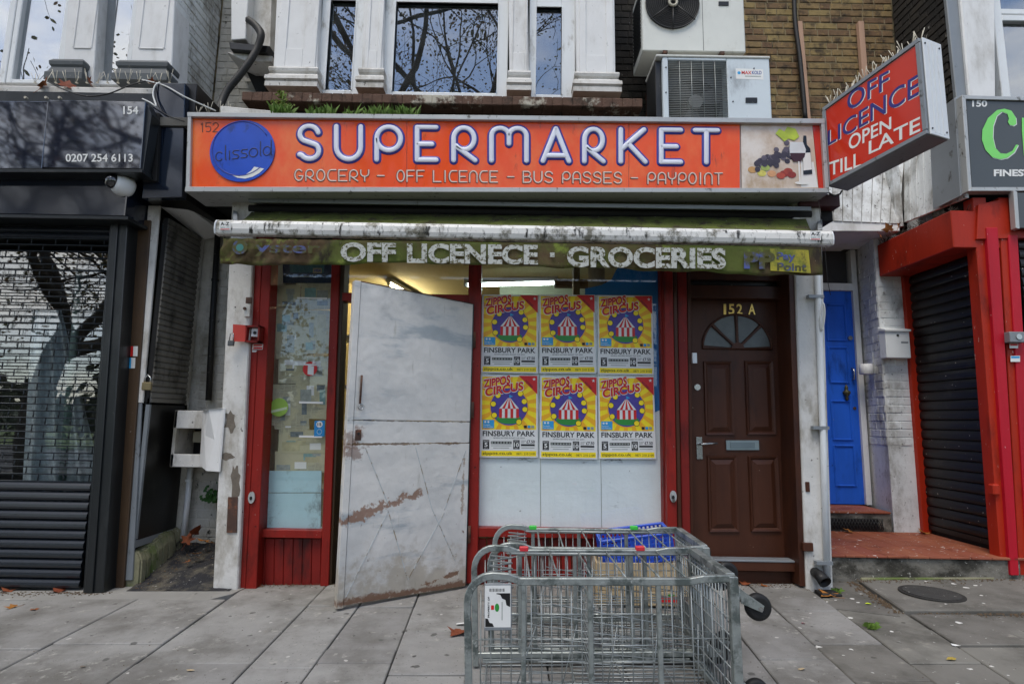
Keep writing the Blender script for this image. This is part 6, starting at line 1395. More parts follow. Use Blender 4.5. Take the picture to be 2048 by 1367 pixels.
# ================================================================ WINDOW DRESSING
GI = GY+.012           # just inside the glass
FG = FY(GI+.006)
nsheets = [(548, 570, 600, 614, 'upper left', 1), (602, 566, 662, 618, 'upper right', 1), (546, 616, 604, 668, 'left, second row', 2), (600, 620, 660, 706, 'right, second row', 2), (552, 664, 606, 716, 'left, third row', 1),
           (565, 640, 612, 710, 'middle, large', 3), (555, 712, 655, 768, 'middle, wide', 4), (540, 768, 600, 850, 'lower left', 2), (590, 760, 654, 838, 'lower right', 2), (548, 838, 618, 858, 'lower strip', 1), (555, 858, 652, 905, 'bottom wide', 3), (548, 902, 650, 945, 'bottom edge', 2)]
rs = random.Random(9); desc = ['yellowed', 'creased', 'faded', 'torn', 'crumpled', 'wrinkled', 'stained', 'dog-eared', 'cream', 'sun-bleached', 'folded', 'dusty']
for i, (x0, y0, x1, y1, lb, npx) in enumerate(nsheets):
    t = thing('newspaper_sheet', f'{desc[i]} newspaper page taped inside the left window, {lb}', 'newspaper', P(x0, y1, GI))
    n_ = -.0012*i; sk_ = rs.uniform(-2, 2)
    flat('page', [qpx(FG, (x0+sk_, y0), (x1+sk_, y0+rs.uniform(-2, 2)), (x1, y1), (x0, y1+rs.uniform(-2, 2)))], FG, n_, M['news'], t)
    for k in range(npx+3):
        wx, wy = (x1-x0)*rs.uniform(.15, .4), (y1-y0)*rs.uniform(.12, .4); cx, cy = x0+3+(x1-x0-wx-6)*rs.random(), y0+3+(y1-y0-wy-6)*rs.random()
        flat('press_photo', [qpx(FG, (cx, cy), (cx+wx, cy), (cx+wx, cy+wy), (cx, cy+wy))], FG, n_+.0003+.0001*k, rs.choice((M['newsphoto'], M['newspaper_dark'], M['newspaper_dark'], M['print_white'], mat('newsprint_tint', '#b7b08c', .8, var=.2, vs=20), mat('newsprint_teal', '#7fa3a0', .8, var=.3, vs=24))), t)
# dark card poster at the window top
t = thing('window_poster', 'dark navy payment card poster at the top of the left window', 'poster', P(570, 566, GI)); Fp = FY(GI+.002)
flat('poster_sheet', [qpx(Fp, (565, 505), (665, 505), (664, 566), (566, 566))], Fp, 0, mat('poster_navy', '#15283f', .4, var=.2, vs=8), t)
flat('poster_teal', [qpx(Fp, (578, 505), (650, 505), (648, 545), (580, 545))], Fp, .0008, mat('poster_teal', '#2f5f63', .4, var=.3, vs=9), t)
flat('poster_badge', [qpx(Fp, (626, 536), (644, 536), (644, 546), (626, 546))], Fp, .0016, mat('badge_sand', '#a5966a', .4), t); textpx('poster_lettering', 'VISA', Fp, 628, 538, 642, 544, .0022, mat('print_navy', '#28418f'), t, bold=.03, shear=.2)
flat('poster_small_print', [qpx(Fp, (585, 552), (632, 552), (632, 554), (585, 554))], Fp, .0016, M['newspaper_dark'], t)
# stickers
Fs = FY(GY-.0015)
t = thing('sticker', 'torn red and white round sticker on the left window glass', 'sticker', P(620, 750, GY)); flat('sticker_disc', [circ(*Fs.px(620, 737), .056, n=24)], Fs, .0005, M['orange_red_card'], t); flat('sticker_scrap', [qpx(Fs, (616, 730), (628, 732), (627, 750), (615, 748)), ], Fs, .0012, M['print_white'], t); flat('sticker_peak', [qpx(Fs, (608, 727), (634, 728), (633, 731), (608, 730))], Fs, .0014, M['print_white'], t); flat('sticker_tip', [qpx(Fs, (624, 727), (628, 719), (630, 727))], Fs, .0014, M['print_white'], t)
t = thing('sticker', 'large lime green round sticker low on the left window glass', 'sticker', P(558, 830, GY)); flat('sticker_disc', [circ(*Fs.px(558, 814), .070, n=26)], Fs, .0005, mat('lime_sticker', '#8fb54a', .5, var=.15, vs=12), t); flat('sticker_bar', [qpx(Fs, (535, 822), (574, 813), (574, 818), (536, 827))], Fs, .0012, mat('bar_green', '#bccdaa', .5), t)
t = thing('sticker', 'square blue sticker with white number 15 on the left window glass', 'sticker', P(638, 872, GY)); flat('sticker_sheet', [qpx(Fs, (629, 841), (650, 840), (649, 872), (628, 872))], Fs, .0005, mat('sticker_blue', '#1d86c4', .4), t); flat('sticker_disc', [circ(*Fs.px(639, 848), .024, n=20)], Fs, .0010, M['print_white'], t); textpx('sticker_number', '15', Fs, 635, 845, 643, 851, .0016, M['ink'], t, bold=.04)
m2 = MB(); c = Fs.px(639, 863); m2.tube([Fs.pt(c[0]+.018*math.cos(R(a_)), c[1]+.018*math.sin(R(a_)), .001) for a_ in range(0, 360, 24)], .003, 4, closed=True); m2.build('sticker_ring', mat('sticker_light', '#a9d0ea', .4), t)
for i, (x0, y0, x1, y1, lb) in enumerate(((594, 594, 654, 597, 'highest'), (598, 802, 646, 806, 'middle'), (598, 870, 644, 874, 'lowest'))):
    o = flat('tape_strip', [qpx(Fs, (x0, y0), (x1, y0+1), (x1, y1+1), (x0, y1))], Fs, .0003, M['print_white'], None); tag(o, f'{lb} strip of white tape across the newspapers in the left window', 'tape')
# pale blue boards at the window foot
Fb = FY(GI+.010)
for yy0, yy1, xa0, xa1, lb in ((941, 984, 523, 643, 'upper'), (985.5, 1058, 516, 642, 'lower')):
    o = MB().prism([P(x, y, GI) for x, y in ((xa0, yy0), (xa1, yy0), (xa1-1, yy1), (xa0-6, yy1))], (0, .01, 0)).build('window_board', M['board_blue'], None); tag(o, f'{lb} of two pale blue boards at the foot of the left window', 'board')
# right window: white paper film, blue board, then posters outside the glass
Yf = GI+.009
for i, (xa, xb, xab, xbb) in enumerate(((960, 1078, 957, 1081), (1079, 1197, 1082, 1203), (1198, 1316, 1204, 1327))):
    o = MB().prism([P(x, y, Yf) for x, y in ((xa, 590 if i < 2 else 600), (xb, 590 if i < 2 else 600), (xbb, 1056), (xab, 1056))], (0, .004, 0)).build('paper_sheet', M['paper_white'], None); tag(o, f'{("left", "middle", "right")[i]} white paper sheet covering the foot of the right window', 'paper')
o = MB().prism([P(x, y, Yf-.003) for x, y in ((1170, 577), (1202, 570), (1222, 560), (1232, 540), (1258, 510), (1320, 510), (1322, 690), (1322, 818), (1309, 824), (1306, 700), (1303, 590), (1170, 590))], (0, .003, 0)).build('blue_board', M['paint_blue'], None); tag(o, 'bright blue painted board behind the posters in the right window', 'board')
# things glimpsed above the posters: timber, ledge, wall
o = pxbox('interior_pillar', 1147, 480, 1160, 592, .5, .1, mat('timber_olive', '#6b5a3a', .7), None); tag(o, 'narrow timber post inside the right window', 'post')
o = pxbox('interior_beam', 1110, 558, 1215, 572, .9, .1, mat('timber_brown', '#6a4e34', .7), None); tag(o, 'brown timber beam inside the top of the right window', 'beam')
o = MB().tube([P(1193, 480, .4), P(1193, 600, .4)], .07, 14).build('interior_pipe', mat('pipe_putty', '#8a8372', .6), None); tag(o, 'grey vertical pipe inside the top of the right window', 'pipe')
o = box('partition', -.15, 2.3, 2.0, 2.06, 0, 2.8, mat('pale_green_wall', '#aeb59f', .8), None, 0); tag(o, 'pale green partition wall seen inside the right window', 'wall')

# ---- circus posters, one built then copied
PW, PH = .435, .62
def build_poster():
    t = thing('circus_poster', '', 'poster', (0, 0, 0), local=True, group='circus posters on the right window')
    F = Frame((0, 0, 0), (1, 0, 0), (0, 0, 1))
    flat('sheet', [rect(0, 0, PW, PH)], F, 0, M['print_white'], t)
    b = .012; y_split = PH*.335; cx, cy = PW*.5, PH*.645
    flat('sun_ground', [rect(b, y_split, PW-b, PH-b)], F, .0006, M['yel'], t)
    # amber rays clipped to the rectangle
    def hit(a):
        dx, dy = math.cos(a), math.sin(a); k = 1e9
        for lim, d, o_ in ((PW-b, dx, cx), (b, dx, cx), (PH-b, dy, cy), (y_split, dy, cy)):
            if abs(d) > 1e-6:
                q = (lim-o_)/d
                if q > 0: k = min(k, q)
        return (cx+dx*k, cy+dy*k)
    rays = []
    for i in range(18):
        a0 = 2*math.pi*i/18+.04; a1 = a0+.165; rays.append([(cx, cy), hit(a0), hit((a0+a1)/2), hit(a1)])
    # rays stay apart: start them outside the disc
    rays = [[(cx+.10*math.cos(2*math.pi*i/18+.04), cy+.10*math.sin(2*math.pi*i/18+.04))]+r[1:]+[(cx+.10*math.cos(2*math.pi*i/18+.205), cy+.10*math.sin(2*math.pi*i/18+.205))] for i, r in enumerate(rays)]
    o = flat('sun_rays', rays, F, .0012, M['yel2'], t); o['kind'] = 'stuff'
    flat('ring', [circ(cx, cy-.02, .150, n=32)], F, .0016, M['yel2'], t); flat('disc', [circ(cx, cy-.02, .141, n=32)], F, .0020, M['purple'], t)
    flat('disc_foot', [circ(cx, cy-.115, .095, .035, n=20)], F, .0024, M['green_print'], t)
    # juggling balls round the disc
    for k, (bx, by) in enumerate(((-.085, .075), (.085, .09), (.115, .03), (.12, -.03), (-.12, .01), (.075, -.125), (-.112, -.075))):
        flat('ball', [circ(cx+bx, cy-.01+by, .023, n=14)], F, .0030, M['ink'], t); flat('ball_face', [circ(cx+bx, cy-.01+by, .0195, n=14)], F, .0034, M['yel'], t)
    # a plain striped big top in place of the printed figure
    for k in range(7):
        x0, x1 = cx-.075+k*.0214, cx-.075+(k+1)*.0214; flat('tent_stripe', [[(x0, cy-.105), (x1, cy-.105), (x1, cy-.035), (x0, cy-.035)]], F, .0030, M['orange_red_card'] if k % 2 == 0 else M['print_white'], t)
        flat('tent_roof', [[(x0-.004*(3-k)*0, cy-.034), (x1, cy-.034), (cx+(x1-cx)*.12, cy+.045), (cx+(x0-cx)*.12, cy+.045)]], F, .0032, M['print_white'] if k % 2 == 0 else M['orange_red_card'], t)
    flat('tent_flag', [[(cx, cy+.046), (cx+.03, cy+.058), (cx, cy+.072)]], F, .0032, M['sky_print'], t)
    # title
    for nm, body, q in (('title_edge', 'ZIPPOS', (.022, .522, .225, .606, .03)), ('title_edge', 'CIRCUS', (.035, .455, .325, .545, .05))):
        u0, v0, u1, v1, sl = q; e = .005
        text(nm, body, F, [(u0-e, v0-e), (u1+e, v0+sl-e), (u1+e, v1+sl*.55+e), (u0-e, v1-.022+e)], .0036, M['print_white'], t, bold=.05)
        text('title', body, F, [(u0, v0), (u1, v0+sl), (u1, v1+sl*.55), (u0, v1-.022)], .0042, M['orange_red_card'], t, bold=.035)
    flat('corner_flash', [[(PW-.145, PH-.004), (PW-.004, PH-.004), (PW-.004, PH-.145)]], F, .0036, M['orange_red_card'], t)
    text('flash_lettering', 'VOTED', F, [(PW-.098, PH-.045), (PW-.045, PH-.098), (PW-.035, PH-.088), (PW-.088, PH-.035)], .0042, M['ink'], t, bold=.02)
    st_ = [(PW-.028+(.014 if k % 2 == 0 else .006)*math.cos(math.pi/2+k*math.pi/5), PH-.030+(.014 if k % 2 == 0 else .006)*math.sin(math.pi/2+k*math.pi/5)) for k in range(10)]
    flat('flash_star', [st_], F, .0042, M['print_white'], t)
    flat('blue_badge', [rect(.020, y_split+.010, .105, y_split+.072)], F, .0036, M['sky_print'], t); textr('badge_lettering', 'Fantastic\nFun Families', F, .026, y_split+.016, .098, y_split+.040, .0042, M['print_white'], t)
    for k in (.038, .062): flat('badge_eye', [circ(k, y_split+.057, .008, n=10)], F, .0042, M['print_white'], t)
    for k, c in ((.330, 'ink'), (.358, 'sky_print'), (.386, 'newspaper_dark')): flat('social_badge', [rect(k, y_split+.012, k+.022, y_split+.032)], F, .0036, M[c], t)
    textr('venue_lettering', 'FINSBURY PARK', F, .020, .158, PW-.020, .198, .001, M['ink'], t, bold=.022)
    textr('street_lettering', 'SEVEN SISTERS ROAD N4 2DH', F, .10, .140, .335, .150, .001, M['ink'], t)
    for x, d in ((.022, '5'), (.250, '10')):
        flat('date_box', [rect(x, .062, x+.048, .130)], F, .001, M['ink'], t); textr('date_lettering', d, F, x+(.012 if len(d) == 1 else .005), .078, x+(.036 if len(d) == 1 else .043), .110, .0016, M['print_white'], t, bold=.03)
        textr('date_small', 'OCT', F, x+.010, .065, x+.038, .073, .0016, M['print_white'], t); textr('date_small', 'FROM' if d == '5' else 'UNTIL', F, x+.006, .114, x+.042, .124, .0016, M['print_white'], t)
    flat('timetable', [rect(.082, .100, .238, .120)], F, .001, M['ink'], t)
    for k in range(7): flat('timetable_gap', [rect(.085+k*.022, .104, .100+k*.022, .116)], F, .0016, M['newspaper_dark'], t)
    flat('timetable_small', [rect(.084, .085, .236, .090)], F, .001, M['newspaper_dark'], t); flat('timetable_small', [rect(.10, .068, .22, .073)], F, .001, M['newspaper_dark'], t)
    textr('price_lettering', '£7.50', F, .350, .106, .412, .130, .001, M['ink'], t, bold=.02); textr('price_small', 'TICKETS\nFROM', F, .308, .108, .345, .128, .001, M['ink'], t); flat('price_bar', [rect(.308, .086, .412, .100)], F, .001, M['ink'], t); flat('price_small', [rect(.312, .070, .410, .075)], F, .001, M['newspaper_dark'], t)
    flat('foot_band', [rect(b, .010, PW-b, .050)], F, .0006, M['yel'], t)
    textr('web_lettering', 'zippos.co.uk', F, .020, .014, .245, .043, .0012, M['ink'], t, bold=.01, space=1.0); textr('phone_lettering', '0871 210 2100', F, .275, .020, PW-.018, .036, .0012, M['ink'], t)
    return t
pp0 = build_poster()
tiles = [((965, 588), (1077, 589), (1076, 745), (963, 745)), ((1080, 589), (1191, 590), (1193, 747), (1080, 746)), ((1195, 590), (1304, 591), (1309, 749), (1197, 748)),
         ((963, 750), (1076, 751), (1077, 916), (960, 914)), ((1080, 751), (1193, 752), (1196, 916), (1080, 916)), ((1197, 752), (1309, 753), (1313, 917), (1199, 917))]
pl_lab = ['upper row, left', 'upper row, middle', 'upper row, right', 'lower row, left', 'lower row, middle', 'lower row, right']
YP = GY-.004
for i, tq in enumerate(tiles):
    tl, tr, br2, bl2 = [P(x, y, YP) for x, y in tq]
    if i == 0: t = pp0
    else:
        t = pp0.copy(); COL.objects.link(t)
        for ch in pp0.children: copy_part(ch, t)
    wd = ((tr-tl).length+(br2-bl2).length)/2; ht = ((tl-bl2).length+(tr-br2).length)/2
    jt = (.004, -.006, .003, -.003, .007, -.005)[i]
    t.location = (bl2+ (tl-bl2)*0)+V3(((tl.x-bl2.x)/2, 0, 0)); t.scale = (wd/PW, 1, ht/PH); t.rotation_euler = (0, math.atan2(-(tr.z-tl.z), tr.x-tl.x)+jt, 0)
    t['label'] = f'yellow sunburst circus poster for Finsbury Park, {pl_lab[i]} on the right window'

# ---- fittings on the left posts and pilaster
kb = thing('key_switch', 'red key switch box with its lid open on the left red post', 'switch', P(505, 688, -.15))
Yk = -.16; a, b_ = P(491, 650, Yk), P(517, 684, Yk)
m2 = MB().box(a.x, a.x+.012, Yk, -.08, b_.z, a.z).box(b_.x-.012, b_.x, Yk, -.08, b_.z, a.z).box(a.x, b_.x, Yk, -.08, a.z-.012, a.z).box(a.x, b_.x, Yk, -.08, b_.z, b_.z+.012).box(a.x, b_.x, -.09, -.08, b_.z, a.z); m2.build('switch_box', M['red'], kb)
MB().box(a.x+.03, b_.x-.015, -.125, -.09, b_.z+.045, a.z-.015).build('key_plate', M['white_clean'], kb, .003); MB().disc(((a.x+b_.x)/2+.006, -.128, (a.z+b_.z)/2+.012), (0, 1, 0), .012, .006, 12).build('keyhole', M['ink'], kb)
MB().prism([P(466, 648, Yk-.02), P(491, 650, Yk), P(490, 683, Yk), P(465, 682, Yk-.02)], (0, .006, 0)).build('lid', mat('red_lid', '#c23b2c', .45, var=.08), kb)
q = P(462, 686, Yk-.02); MB().box(q.x-.022, q.x+.022, q.y-.01, q.y+.012, q.z-.02, q.z+.02).build('hanging_lock', mat('lock_grey', '#5a5b5c', .45, metal=.5), kb, .004); MB().tube([(q.x-.014, q.y, q.z+.02), (q.x-.01, q.y, q.z+.07), (q.x+.012, q.y, q.z+.075), (q.x+.016, q.y, q.z+.02)], .004, 6).build('lock_shackle', M['steel'], kb)
jb = thing('junction_box', 'small grey metal junction box on the left white pilaster', 'junction box', P(495, 632, -.14)); pxbox('box_body', 488, 608, 500, 633, -.15, .03, M['white_shabby'], jb, .004); MB().disc(P(490, 617, -.152), (0, 1, 0), .012, .02, 10).build('box_gland', M['rust'], jb)
pxbox('box_tab', 491, 594, 503, 606, -.13, .01, M['rust'], jb)
for nm, x, y, Yv in (('left red post', 504, 994, -.08), ('right red post', 1346, 992, -.08)):
    t = thing('shutter_lock', f'oval steel shutter lock on the {nm}', 'lock', P(x, y, Yv)); q = P(x, y, Yv); Fk = FY(Yv)
    flat('lock_rose', [circ(q.x, q.z, .024, .042, n=20)], Fk, 0, M['alu'], t, th=.012); flat('lock_core', [circ(q.x-.002, q.z-.004, .010, .014, n=12)], Fk, .0125, M['ink'], t, th=.003)
Fr = FY(-.08)
t = thing('sticker', 'small red and white sticker below the red key switch', 'sticker', P(510, 700, -.08)); flat('sticker_sheet', [qpx(Fr, (506, 688), (527, 688), (526, 699), (505, 699))], Fr, .0065, M['print_white'], t); flat('sticker_band', [qpx(Fr, (508, 689), (526, 689), (525, 692), (507, 692))], Fr, .0070, M['orange_red_card'], t); flat('sticker_band', [qpx(Fr, (508, 694), (526, 694), (525, 698), (507, 698))], Fr, .0070, M['orange_red_card'], t)
t = thing('sticker', 'white sticker scrap on the left red post', 'sticker', P(508, 704, -.08)); flat('sticker_sheet', [qpx(Fr, (505, 700), (515, 701), (512, 704), (505, 704))], Fr, .0065, M['print_white'], t)
cable('white coiled cable hanging beside the blue door', [P(1642, 600, -.15), P(1648, 612, -.17), P(1647, 640, -.18), P(1643, 662, -.18), P(1640, 640, -.18), P(1646, 606, -.17), P(1650, 625, -.19), P(1645, 660, -.19), P(1641, 630, -.18)], .0045, M['cable_white'])

# ================================================================ WEEDS AND LITTER
def tuft(m, b0, n, h, sp, r_):
    for i in range(n):
        a_ = r_.uniform(0, 6.28); l_ = h*r_.uniform(.5, 1.1); d = V3((math.cos(a_)*sp*r_.random(), math.sin(a_)*sp*r_.random(), l_)); s_ = V3((-d.y, d.x, 0)).normalized()*.0035 if abs(d.x)+abs(d.y) > 1e-5 else V3((.0035, 0, 0))
        m.add([b0-s_, b0+s_, b0+d*.6+s_*.7+V3((0, 0, .01)), b0+d*1.0+V3((d.x*.6, d.y*.6, -.01))], [(0, 1, 2, 3)])
r_ = random.Random(60)
m2 = MB()
for i in range(70):
    x = r_.choice((r_.uniform(545, 580), r_.uniform(600, 720), r_.uniform(735, 850), r_.uniform(735, 830))); q = P(x, 226+ (x-545)*.008, -.27); q.z = 3.44; tuft(m2, q+V3((0, r_.uniform(-.02, .06), 0)), 9, .13, .05, r_)
o = m2.build('weed_strip', M['grass'], None); tag(o, 'short grass and weeds sprouting behind the orange sign', kind='stuff')
m2 = MB()
for i in range(150):
    t = r_.random(); q = P(562+r_.gauss(0, 11*(1-t*.6)), 220-38*t, -.05); nrm = V3((r_.gauss(0, 1), r_.gauss(0, 1), r_.gauss(0, 1))).normalized(); u = nrm.orthogonal().normalized()*.018; v = nrm.cross(u.normalized())*.008
    m2.add([q-u, q+v, q+u, q-v], [(0, 1, 2, 3)])
o = m2.build('foliage', mat('weed_leaf', '#6d7c2f', .7, var=.3, vs=30), None); wd_ = thing('weed', 'bushy green weed growing on the left end of the orange sign roof', 'weed', P(562, 222, -.05)); o.parent = wd_; o.matrix_parent_inverse = Matrix.Translation(-wd_.location)
m3 = MB(); b0 = P(562, 222, -.05)
for i in range(5): m3.tube([b0, b0+V3((r_.gauss(0, .04), r_.gauss(0, .02), .16))], .003, 4)
o = m3.build('stem', M['grass'], None); o.parent = wd_; o.matrix_parent_inverse = Matrix.Translation(-wd_.location)
q = P(425, 990, .45); wd_ = thing('weed', 'green leafy plant clinging to the white wall of the recess', 'plant', q); m2 = MB()
for i in range(60):
    p_ = q+V3((r_.gauss(0, .035), r_.gauss(-.03, .03), r_.gauss(0, .035))); nrm = V3((r_.gauss(0, .5), -1, r_.gauss(0, .5))).normalized(); u = nrm.orthogonal().normalized()*.018; v = nrm.cross(u.normalized())*.014; m2.add([p_-u, p_+v, p_+u, p_-v], [(0, 1, 2, 3)])
o = m2.build('foliage', mat('ivy_leaf', '#2c5a22', .6, var=.3, vs=30), wd_)
for lab, (x, y), n in (('small green grass tuft in a pavement joint at the right', (1741, 1256), 60), ('tiny weed beside the drain outlet', (1672, 1183), 18)):
    m2 = MB(); q = G(x, y); 
    for i in range(n//6): tuft(m2, q+V3((r_.gauss(0, .02), r_.gauss(0, .012), 0)), 6, .035, .04, r_)
    tag(m2.build('grass_tuft', M['grass'], None), lab, 'weed')
# fallen plane leaves: five-lobed, curled
def leaf_mesh(seed, s):
    r2 = random.Random(seed); m = MB(); tips = [(-90, .25), (-60, .55), (-35, .8), (-10, .5), (20, 1.0), (50, .55), (90, 1.15), (130, .55), (160, 1.0), (190, .5), (215, .8), (240, .55)]
    pts = [(0, 0, r2.uniform(.0, .1))]
    for a_, l_ in tips: l_ *= r2.uniform(.85, 1.1); x, y = math.cos(R(a_))*l_*.5, math.sin(R(a_))*l_*.5; pts.append((x, y, .18*l_*abs(math.sin(R(a_*1.5)+seed))*r2.uniform(.4, 1.4)))
    n = len(tips); m.add([(x*s, y*s, z*s+.004) for x, y, z in pts], [(0, 1+i, 1+(i+1) % n) for i in range(n)], True)
    m.tube([(0, 0, .005+.0), (0, -.35*s, .01*s+.004), (.05*s, -.62*s, .06*s+.004)], .012*s, 4); return m.mesh('leaf')
def leaf(label, pos, s, seed, rot=None, mt=None, tilt=(0, 0)):
    me = leaf_mesh(seed, s); o = link('fallen_leaf', me, mt or M['leaf'], None); o.location = pos; o.rotation_euler = (tilt[0], tilt[1], rot if rot is not None else seed*1.7); tag(o, label, 'leaf', 'fallen leaves'); return o
leaf('large brown leaf on the slabs left of the trolleys', G(918, 1266), .17, 1, 2.6)
leaf('brown leaf by the drain outlet at the right pilaster', G(1660, 1192), .15, 2, .6)
leaf('brown leaf at the foot of the left roller shutter', G(118, 1184), .13, 3, 1.2); leaf('second brown leaf along the foot of the left roller shutter', G(16, 1183), .12, 4, .2)
leaf('curled leaf lying on the slabs at the far left', G(25, 1215), .09, 5); leaf('tiny brown leaf lying right of the curled one at the far left', G(68, 1220), .06, 6)
for i, (x, y, Yv, s, lab) in enumerate(((395, 1070, .40, .17, 'big brown leaf against the white recess wall'), (378, 1085, .38, .14, 'brown leaf beside the white waste pipe'), (410, 1087, .36, .12, 'brown leaf in the corner of the recess'), (395, 1112, .22, .10, 'brown leaf on the tarmac mound'), (377, 1128, .15, .06, 'small brown leaf fragment on the tarmac mound'))):
    leaf(lab, P(x, y, Yv)+V3((0, -.02, .02)), s, 10+i, tilt=(.9 if i < 2 else .2, .1))
leaf('brown leaf at the foot of the mossy plinth', G(275, 1153, .02)+V3((0, .0, .01)), .12, 16, .8); leaf('dry leaf at the foot of the red post', G(515, 1172), .09, 17, 1.0)
leaf('curled orange leaf on the terracotta step', V3((3.05, .93, .25)), .11, 20, 1.0, tilt=(.3, 0)); leaf('brown leaf at the foot of the red shutter frame', V3((3.72, .93, .25)), .12, 21, .3, tilt=(.2, .2))
leaf('brown leaf below the brown door sill, left one', G(1490, 1169), .10, 22); leaf('brown leaf below the brown door sill, right one', G(1528, 1172), .08, 23)
for i, (x, y, s, lab) in enumerate(((1757, 470, .09, 'large brown leaf lodged at the left end of the red hood'), (1777, 458, .12, 'big curled leaf stuck between boards and red hood'), (1800, 452, .11, 'right-hand curled leaf stuck on the red hood'))):
    leaf(lab, P(x, y, .72)+V3((0, 0, 0)), s, 30+i, tilt=(1.1, .3))
for i, (x, s, lab) in enumerate(((88, .15, 'curled orange leaf on the ledge above the 154 sign, left one'), (132, .14, 'curled orange leaf on the ledge above the 154 sign, middle one'), (178, .10, 'brown leaf among the spikes on the ledge'), (305, .07, 'small brown leaf on the ledge by the black corner box'))):
    leaf(lab, P(x, 172 if i < 2 else 164, -.15)+V3((0, 0, .0)), s, 40+i, tilt=(1.0, .2))
def scrap(label, x, y, s, mt, seed):
    r2 = random.Random(seed); q = G(x, y); m = MB(); k = 6; pts = [q+V3((s*math.cos(R(60*i))*r2.uniform(.5, 1.1), s*.6*math.sin(R(60*i))*r2.uniform(.5, 1.1), .004+r2.uniform(0, .3)*s)) for i in range(k)]
    m.add([q+V3((0, 0, .006))]+pts, [(0, 1+i, 1+(i+1) % k) for i in range(k)]); tag(m.build('litter_scrap', mt, None), label, 'litter')
scrap('crumpled white tissue by the leaf left of the trolleys', 921, 1250, .05, M['print_white'], 1); scrap('lime yellow scrap on the slabs at the right', 1736, 1208, .022, mat('lime_scrap', '#c8dc2c', .5), 2)
scrap('dark pink petal-like scrap on the slabs', 1607, 1247, .02, mat('pink_scrap', '#a04a5c', .6), 3); scrap('white scrap at the far right of the slabs', 1912, 1292, .03, M['print_white'], 4); scrap('yellowish scrap in a joint at the lower right', 1903, 1320, .03, mat('ochre_scrap', '#a08a3a', .7), 5)
scrap('pale cigarette-sized scrap on the slabs below the steel door', 381, 1342, .022, M['crate_wood'], 6); scrap('white scrap on the slabs, front right', 1603, 1339, .025, M['crate_wood'], 7); scrap('grey pebble-like scrap at lower left', 166, 1334, .02, M['plaster_grey'], 8)

# crumbs, grit and leaf fragments gathered along the foot of the walls
r_ = random.Random(71); m = MB()
def crumb(x, y, z, s):
    a_ = r_.uniform(0, 6.28); q = V3((x, y, z)); m.add([q+V3((s*math.cos(a_), s*math.sin(a_), 0)), q+V3((s*math.cos(a_+2.1), s*math.sin(a_+2.1), 0)), q+V3((s*math.cos(a_+4.2), s*math.sin(a_+4.2), 0)), q+V3((0, 0, s*.8))], [(0, 1, 3), (1, 2, 3), (2, 0, 3)])
for i in range(900):
    x = r_.uniform(-1.85, 2.2); crumb(x, .02-abs(r_.gauss(0, .05)), gz(x)+.003, r_.uniform(.002, .008))
for i in range(500):
    x = r_.uniform(-4.2, -2.75); crumb(x, -.17-abs(r_.gauss(0, .05)), gz(x)+.005, r_.uniform(.002, .008))
for i in range(220):
    x = r_.uniform(2.55, 3.9); crumb(x, .03-abs(r_.gauss(0, .05)), gz(x)+.026, r_.uniform(.002, .010))
for i in range(420):
    x = r_.uniform(2.5, 3.9); crumb(x, -.64-abs(r_.gauss(0, .035)), gz(x)+.003, r_.uniform(.002, .010))
for i in range(260):
    t = r_.random(); q = G(1690, 1150).lerp(G(1808, 1228), t); crumb(q.x-abs(r_.gauss(0, .04)), q.y, gz(q.x)+.004, r_.uniform(.003, .012))
for i in range(260):
    x = r_.uniform(-2.65, -2.1); s_ = r_.random(); crumb(x, -.12+.6*s_, gz(x)+.012+.2*s_**1.3, r_.uniform(.003, .010))
for i in range(500):
    x = r_.uniform(-3.0, 3.2); y = r_.uniform(-2.4, -.1); crumb(x, y, gz(x)+.002, r_.uniform(.0015, .0045))
tag(m.build('grit', mat('grit', '#5a4a38', .95, var=.5, vs=40), None), 'grit and leaf crumbs along the foot of the shopfronts', kind='stuff')
